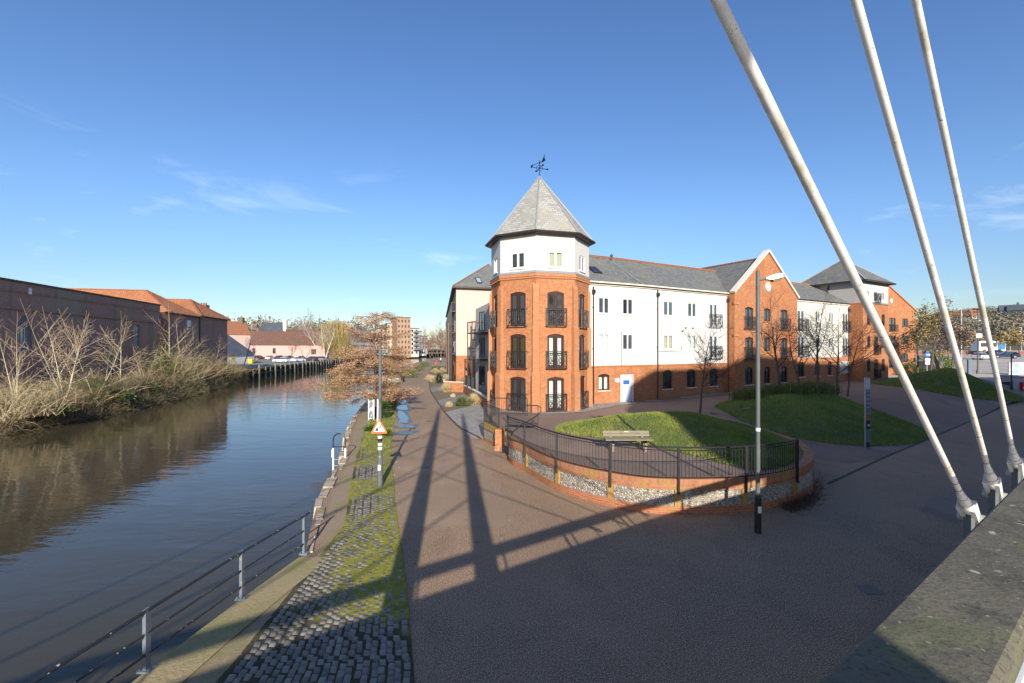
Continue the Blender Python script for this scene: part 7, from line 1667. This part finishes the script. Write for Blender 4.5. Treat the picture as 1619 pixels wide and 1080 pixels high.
# keep the river corridor open
kind(np_mesh('hill', V, [f for f in Fc if not (-14 < math.degrees(math.atan2(V[f[0]][0], V[f[0]][1])) < 2 and V[f[0]][1] < 480) and not (math.degrees(math.atan2(V[f[0]][0], V[f[0]][1])) < -7 and math.hypot(*V[f[0]][:2]) < 300)], HILL, smooth=True), 'structure')
def woods(name, pts, pal, per, hgt_, size, seed):
    g = np.random.default_rng(seed); B, S, Cc = [], [], []
    for x, y, z, h in pts:
        n = per; u = g.normal(size=(n,3)); u /= np.linalg.norm(u,axis=1,keepdims=True); p = u*g.uniform(.5,1.05,(n,1))*np.array([[h*.42,h*.42,h*.45]])+np.array([[x,y,z+h*.55]]); B.append(p); c = np.array(pal[g.integers(0,len(pal))])*g.uniform(.8,1.2); Cc.append(np.repeat((c*g.uniform(.7,1.25,(n,1)))[:,None,:],4,1).reshape(-1,3))
    P_ = np.concatenate(B); n = len(P_); a = g.normal(size=(n,3)); a /= np.linalg.norm(a,axis=1,keepdims=True); b = np.cross(a, g.normal(size=(n,3))); b /= np.linalg.norm(b,axis=1,keepdims=True); s = size*g.uniform(.5,1.3,(n,1))
    V = np.stack([P_-a*s, P_+b*s*.5, P_+a*s, P_-b*s*.5],1); kind(np_mesh(name, V.reshape(-1,3), np.arange(n*4).reshape(n,4), LEAF, col=np.concatenate(Cc)), 'stuff')
g = np.random.default_rng(41); pts = []
for _ in range(900):
    b = g.uniform(36,56); q = g.uniform(330,640); x, y = q*math.sin(R(b)), q*math.cos(R(b)); pts.append((x, y, hillz(x,y)-2, g.uniform(5,9)))
HAZE_WOODS = [(.22,.17,.13),(.26,.2,.15),(.19,.16,.12),(.28,.23,.16),(.17,.165,.11)]  # far tree colours paled, distance haze painted in
woods('hillside_woods', pts, HAZE_WOODS, 80, 0, .6, 5)
pts = []
for _ in range(420):
    b = g.uniform(-46,8) if g.random() < .85 else g.uniform(8,36); q = g.uniform(430,560); x, y = q*math.sin(R(b)), q*math.cos(R(b)); pts.append((x, y, hillz(x,y)-5, g.uniform(7,13)))
for _ in range(230):
    b = g.uniform(-39,-13); q = g.uniform(300,420); x, y = q*math.sin(R(b)), q*math.cos(R(b)); pts.append((x, y, hillz(x,y)-8+(16 if b < -17.5 else 6), g.uniform(9,16)))
woods('distant_treeline', pts, HAZE_WOODS, 60, 0, .9, 6)
# hillside houses
GH = 'houses on the wooded hill'
hh = thing('hillside_house', 'pale house low on the wooded hill', 'house', (0,0,0), GH); m = MB(); m.box(-5,5,-3.5,3.5,-3,5); m.face([(-5,-3.5,5),(-5,3.5,5),(-5,0,8.5)]); m.face([(5,-3.5,5),(5,3.5,5),(5,0,8.5)]); m.build('wall', WHITE2, hh)
m = MB(); m.face([(-5.4,-3.9,4.8),(5.4,-3.9,4.8),(5.4,0,8.6),(-5.4,0,8.6)]); m.face([(5.4,3.9,4.8),(-5.4,3.9,4.8),(-5.4,0,8.6),(5.4,0,8.6)]); m.box(3,4,-.6,.6,7.8,10); m.build('roof', PANT_O, hh)
m = MB()
for u in (-3.4,-1,1.6): m.box(u,u+1.3,-3.56,-3.5,.6,2.0); m.box(u,u+1.3,-3.56,-3.5,3.2,4.5)
m.build('window', GLASS, hh)
first = True; spots = [(1512,330,'white'),(1519,355,'white'),(1526,345,'tile'),(1534,375,'white'),(1540,340,'white'),(1548,360,'tile'),(1500,350,'tile'),(1507,390,'white'),(1552,395,'white'),(1580,410,'tile'),(1597,300,'dark'),(1612,295,'dark'),(1522,400,'tile'),(1545,300,'white'),(1533,310,'tile'),(1490,380,'tile')]
for i, (px, y, s) in enumerate(spots):
    x = AT(px, y); lb = f"{dict(white='pale', tile='brick', dark='dark-fronted')[s]} house on the wooded hill, {['leftmost low row','second from the left low down','below the tallest lamp','high among trees','beside the tall lamp','behind the third stay','at far left of slope','upper left among trees','upper middle by the trees','alone high right','large, right of the third stay','at right edge of view','upper row beside woods','lowest in the row','lowest, left of lamp','far left upper row'][i]}"
    wm = dict(white=WHITE2, tile=BR_OLD, dark=SLATE_B)[s]; rm = dict(white=PANT_O, tile=BROWNROOF, dark=SLATE_B)[s]
    o = hh if i == 0 else dup(hh, (0,0,0), 0, lb, GH, mats={'wall': wm, 'roof': rm})
    o['label'] = lb; o.location = (x, y, hillz(x,y)-.5); o.rotation_euler = (0,0,R(-35+((i*37) % 50)-25)); sc_ = 1.0 if s == 'dark' else .62; o.scale = (sc_,)*3
# industrial strip below the hill
for i, (px0, px1, y, z0, z1, mt, lb) in enumerate(((1505,1537,215,5.5,9.5,WHITE2,'long low white shed below the wooded hill'),(1560,1600,230,7,10,BR_OLD,'low red-brown shed right of the stays'),(1575,1640,250,9,12,WHITE2,'long white-roofed shed at right below the hill'))):
    xa, xb = AT(px0,y), AT(px1,y); t = thing('low_shed', lb, 'shed', (xa,y,z0-4)); m = MB(); m.box(xa,xb,y,y+12,0,z1); m.build('wall', mt, t); m = MB(); m.hexa([(xa-.5,y-.5,z1+.01),(xb+.5,y-.5,z1+.01),(xb+.5,y+12,z1+.01),(xa-.5,y+12,z1+.01)], [(xa-.5,y+5,z1+1.5),(xb+.5,y+5,z1+1.5),(xb+.5,y+6.5,z1+1.5),(xa-.5,y+6.5,z1+1.5)]); m.build('roof', LEAD, t)
# ------------------------------------------------------------------ camera, sun, sky
cam = bpy.data.cameras.new('camera'); co = bpy.data.objects.new('camera', cam); put(co); co.location = (0,0,H); co.rotation_euler = (R(90),0,0)
cam.sensor_width = 36; cam.lens = 36*F/1619; cam.shift_y = (HY-540)/1619; cam.clip_start = .02; cam.clip_end = 5000
bpy.context.scene.camera = co
sl = bpy.data.lights.new('sun', 'SUN'); sl.energy = 5.0; sl.angle = R(.53); sl.color = (1,.93,.83); so = bpy.data.objects.new('sun', sl); put(so); so.rotation_euler = SUNV.to_track_quat('Z','Y').to_euler()
wd = bpy.data.worlds.new('World'); bpy.context.scene.world = wd; wd.use_nodes = True; N = wd.node_tree.nodes; L = wd.node_tree.links; bg = N['Background']
sky = N.new('ShaderNodeTexSky'); sky.sky_type = 'NISHITA'; sky.sun_disc = False; sky.sun_elevation = math.asin(SUNV.z); sky.sun_rotation = math.atan2(SUNV.x, SUNV.y); sky.air_density = 1.0; sky.dust_density = .4; sky.ozone_density = 3.0
tc = N.new('ShaderNodeTexCoord')
mp = N.new('ShaderNodeMapping'); mp.inputs['Scale'].default_value = (1.6,1.6,5.5); mp.inputs['Rotation'].default_value = (.12,-.18,.3); L.new(tc.outputs['Generated'], mp.inputs[0])
nz = N.new('ShaderNodeTexNoise'); nz.inputs['Scale'].default_value = 2.1; nz.inputs['Detail'].default_value = 8; nz.inputs['Roughness'].default_value = .62; nz.inputs['Distortion'].default_value = .6; L.new(mp.outputs[0], nz.inputs['Vector'])
mr = N.new('ShaderNodeMapRange'); mr.inputs['From Min'].default_value = .58; mr.inputs['From Max'].default_value = .84; mr.inputs['To Max'].default_value = .36; L.new(nz.outputs['Fac'], mr.inputs['Value'])
sx = N.new('ShaderNodeSeparateXYZ'); L.new(tc.outputs['Generated'], sx.inputs[0])
lo = N.new('ShaderNodeMapRange'); lo.inputs['From Min'].default_value = .42; lo.inputs['From Max'].default_value = .2; lo.interpolation_type = 'SMOOTHSTEP'; L.new(sx.outputs['Z'], lo.inputs['Value'])
mu = N.new('ShaderNodeMath'); mu.operation = 'MULTIPLY'; L.new(mr.outputs[0], mu.inputs[0]); L.new(lo.outputs[0], mu.inputs[1])
mx = N.new('ShaderNodeMix'); mx.data_type = 'RGBA'; L.new(mu.outputs[0], mx.inputs['Factor']); hs2_ = N.new('ShaderNodeHueSaturation'); hs2_.inputs['Saturation'].default_value = 1.14; hs2_.inputs['Value'].default_value = .87; hs2_.inputs['Hue'].default_value = .51; L.new(sky.outputs[0], hs2_.inputs['Color']); L.new(hs2_.outputs[0], mx.inputs[6]); mx.inputs[7].default_value = (7.2,7.5,8.0,1)
gr = N.new('ShaderNodeMapRange'); gr.interpolation_type = 'SMOOTHSTEP'; gr.inputs['From Min'].default_value = -.02; gr.inputs['From Max'].default_value = .3; gr.inputs['To Min'].default_value = 0; gr.inputs['To Max'].default_value = 1.0; L.new(sx.outputs['Z'], gr.inputs['Value'])
gm_ = N.new('ShaderNodeMix'); gm_.data_type = 'RGBA'; gm_.inputs[6].default_value = (.68,.68,.7,1); gm_.inputs[7].default_value = (1,1.02,1,1); L.new(gr.outputs[0], gm_.inputs['Factor'])
vs = N.new('ShaderNodeVectorMath'); vs.operation = 'MULTIPLY'; L.new(mx.outputs[2], vs.inputs[0]); L.new(gm_.outputs[2], vs.inputs[1])
L.new(vs.outputs[0], bg.inputs[0]); bg.inputs[1].default_value = .15
sc = bpy.context.scene; sc.view_settings.view_transform = 'Standard'; sc.view_settings.look = 'None'; sc.view_settings.exposure = .5; sc.view_settings.gamma = 1
sc.cycles.max_bounces = 6; sc.cycles.transparent_max_bounces = 8; sc.cycles.use_denoising = True
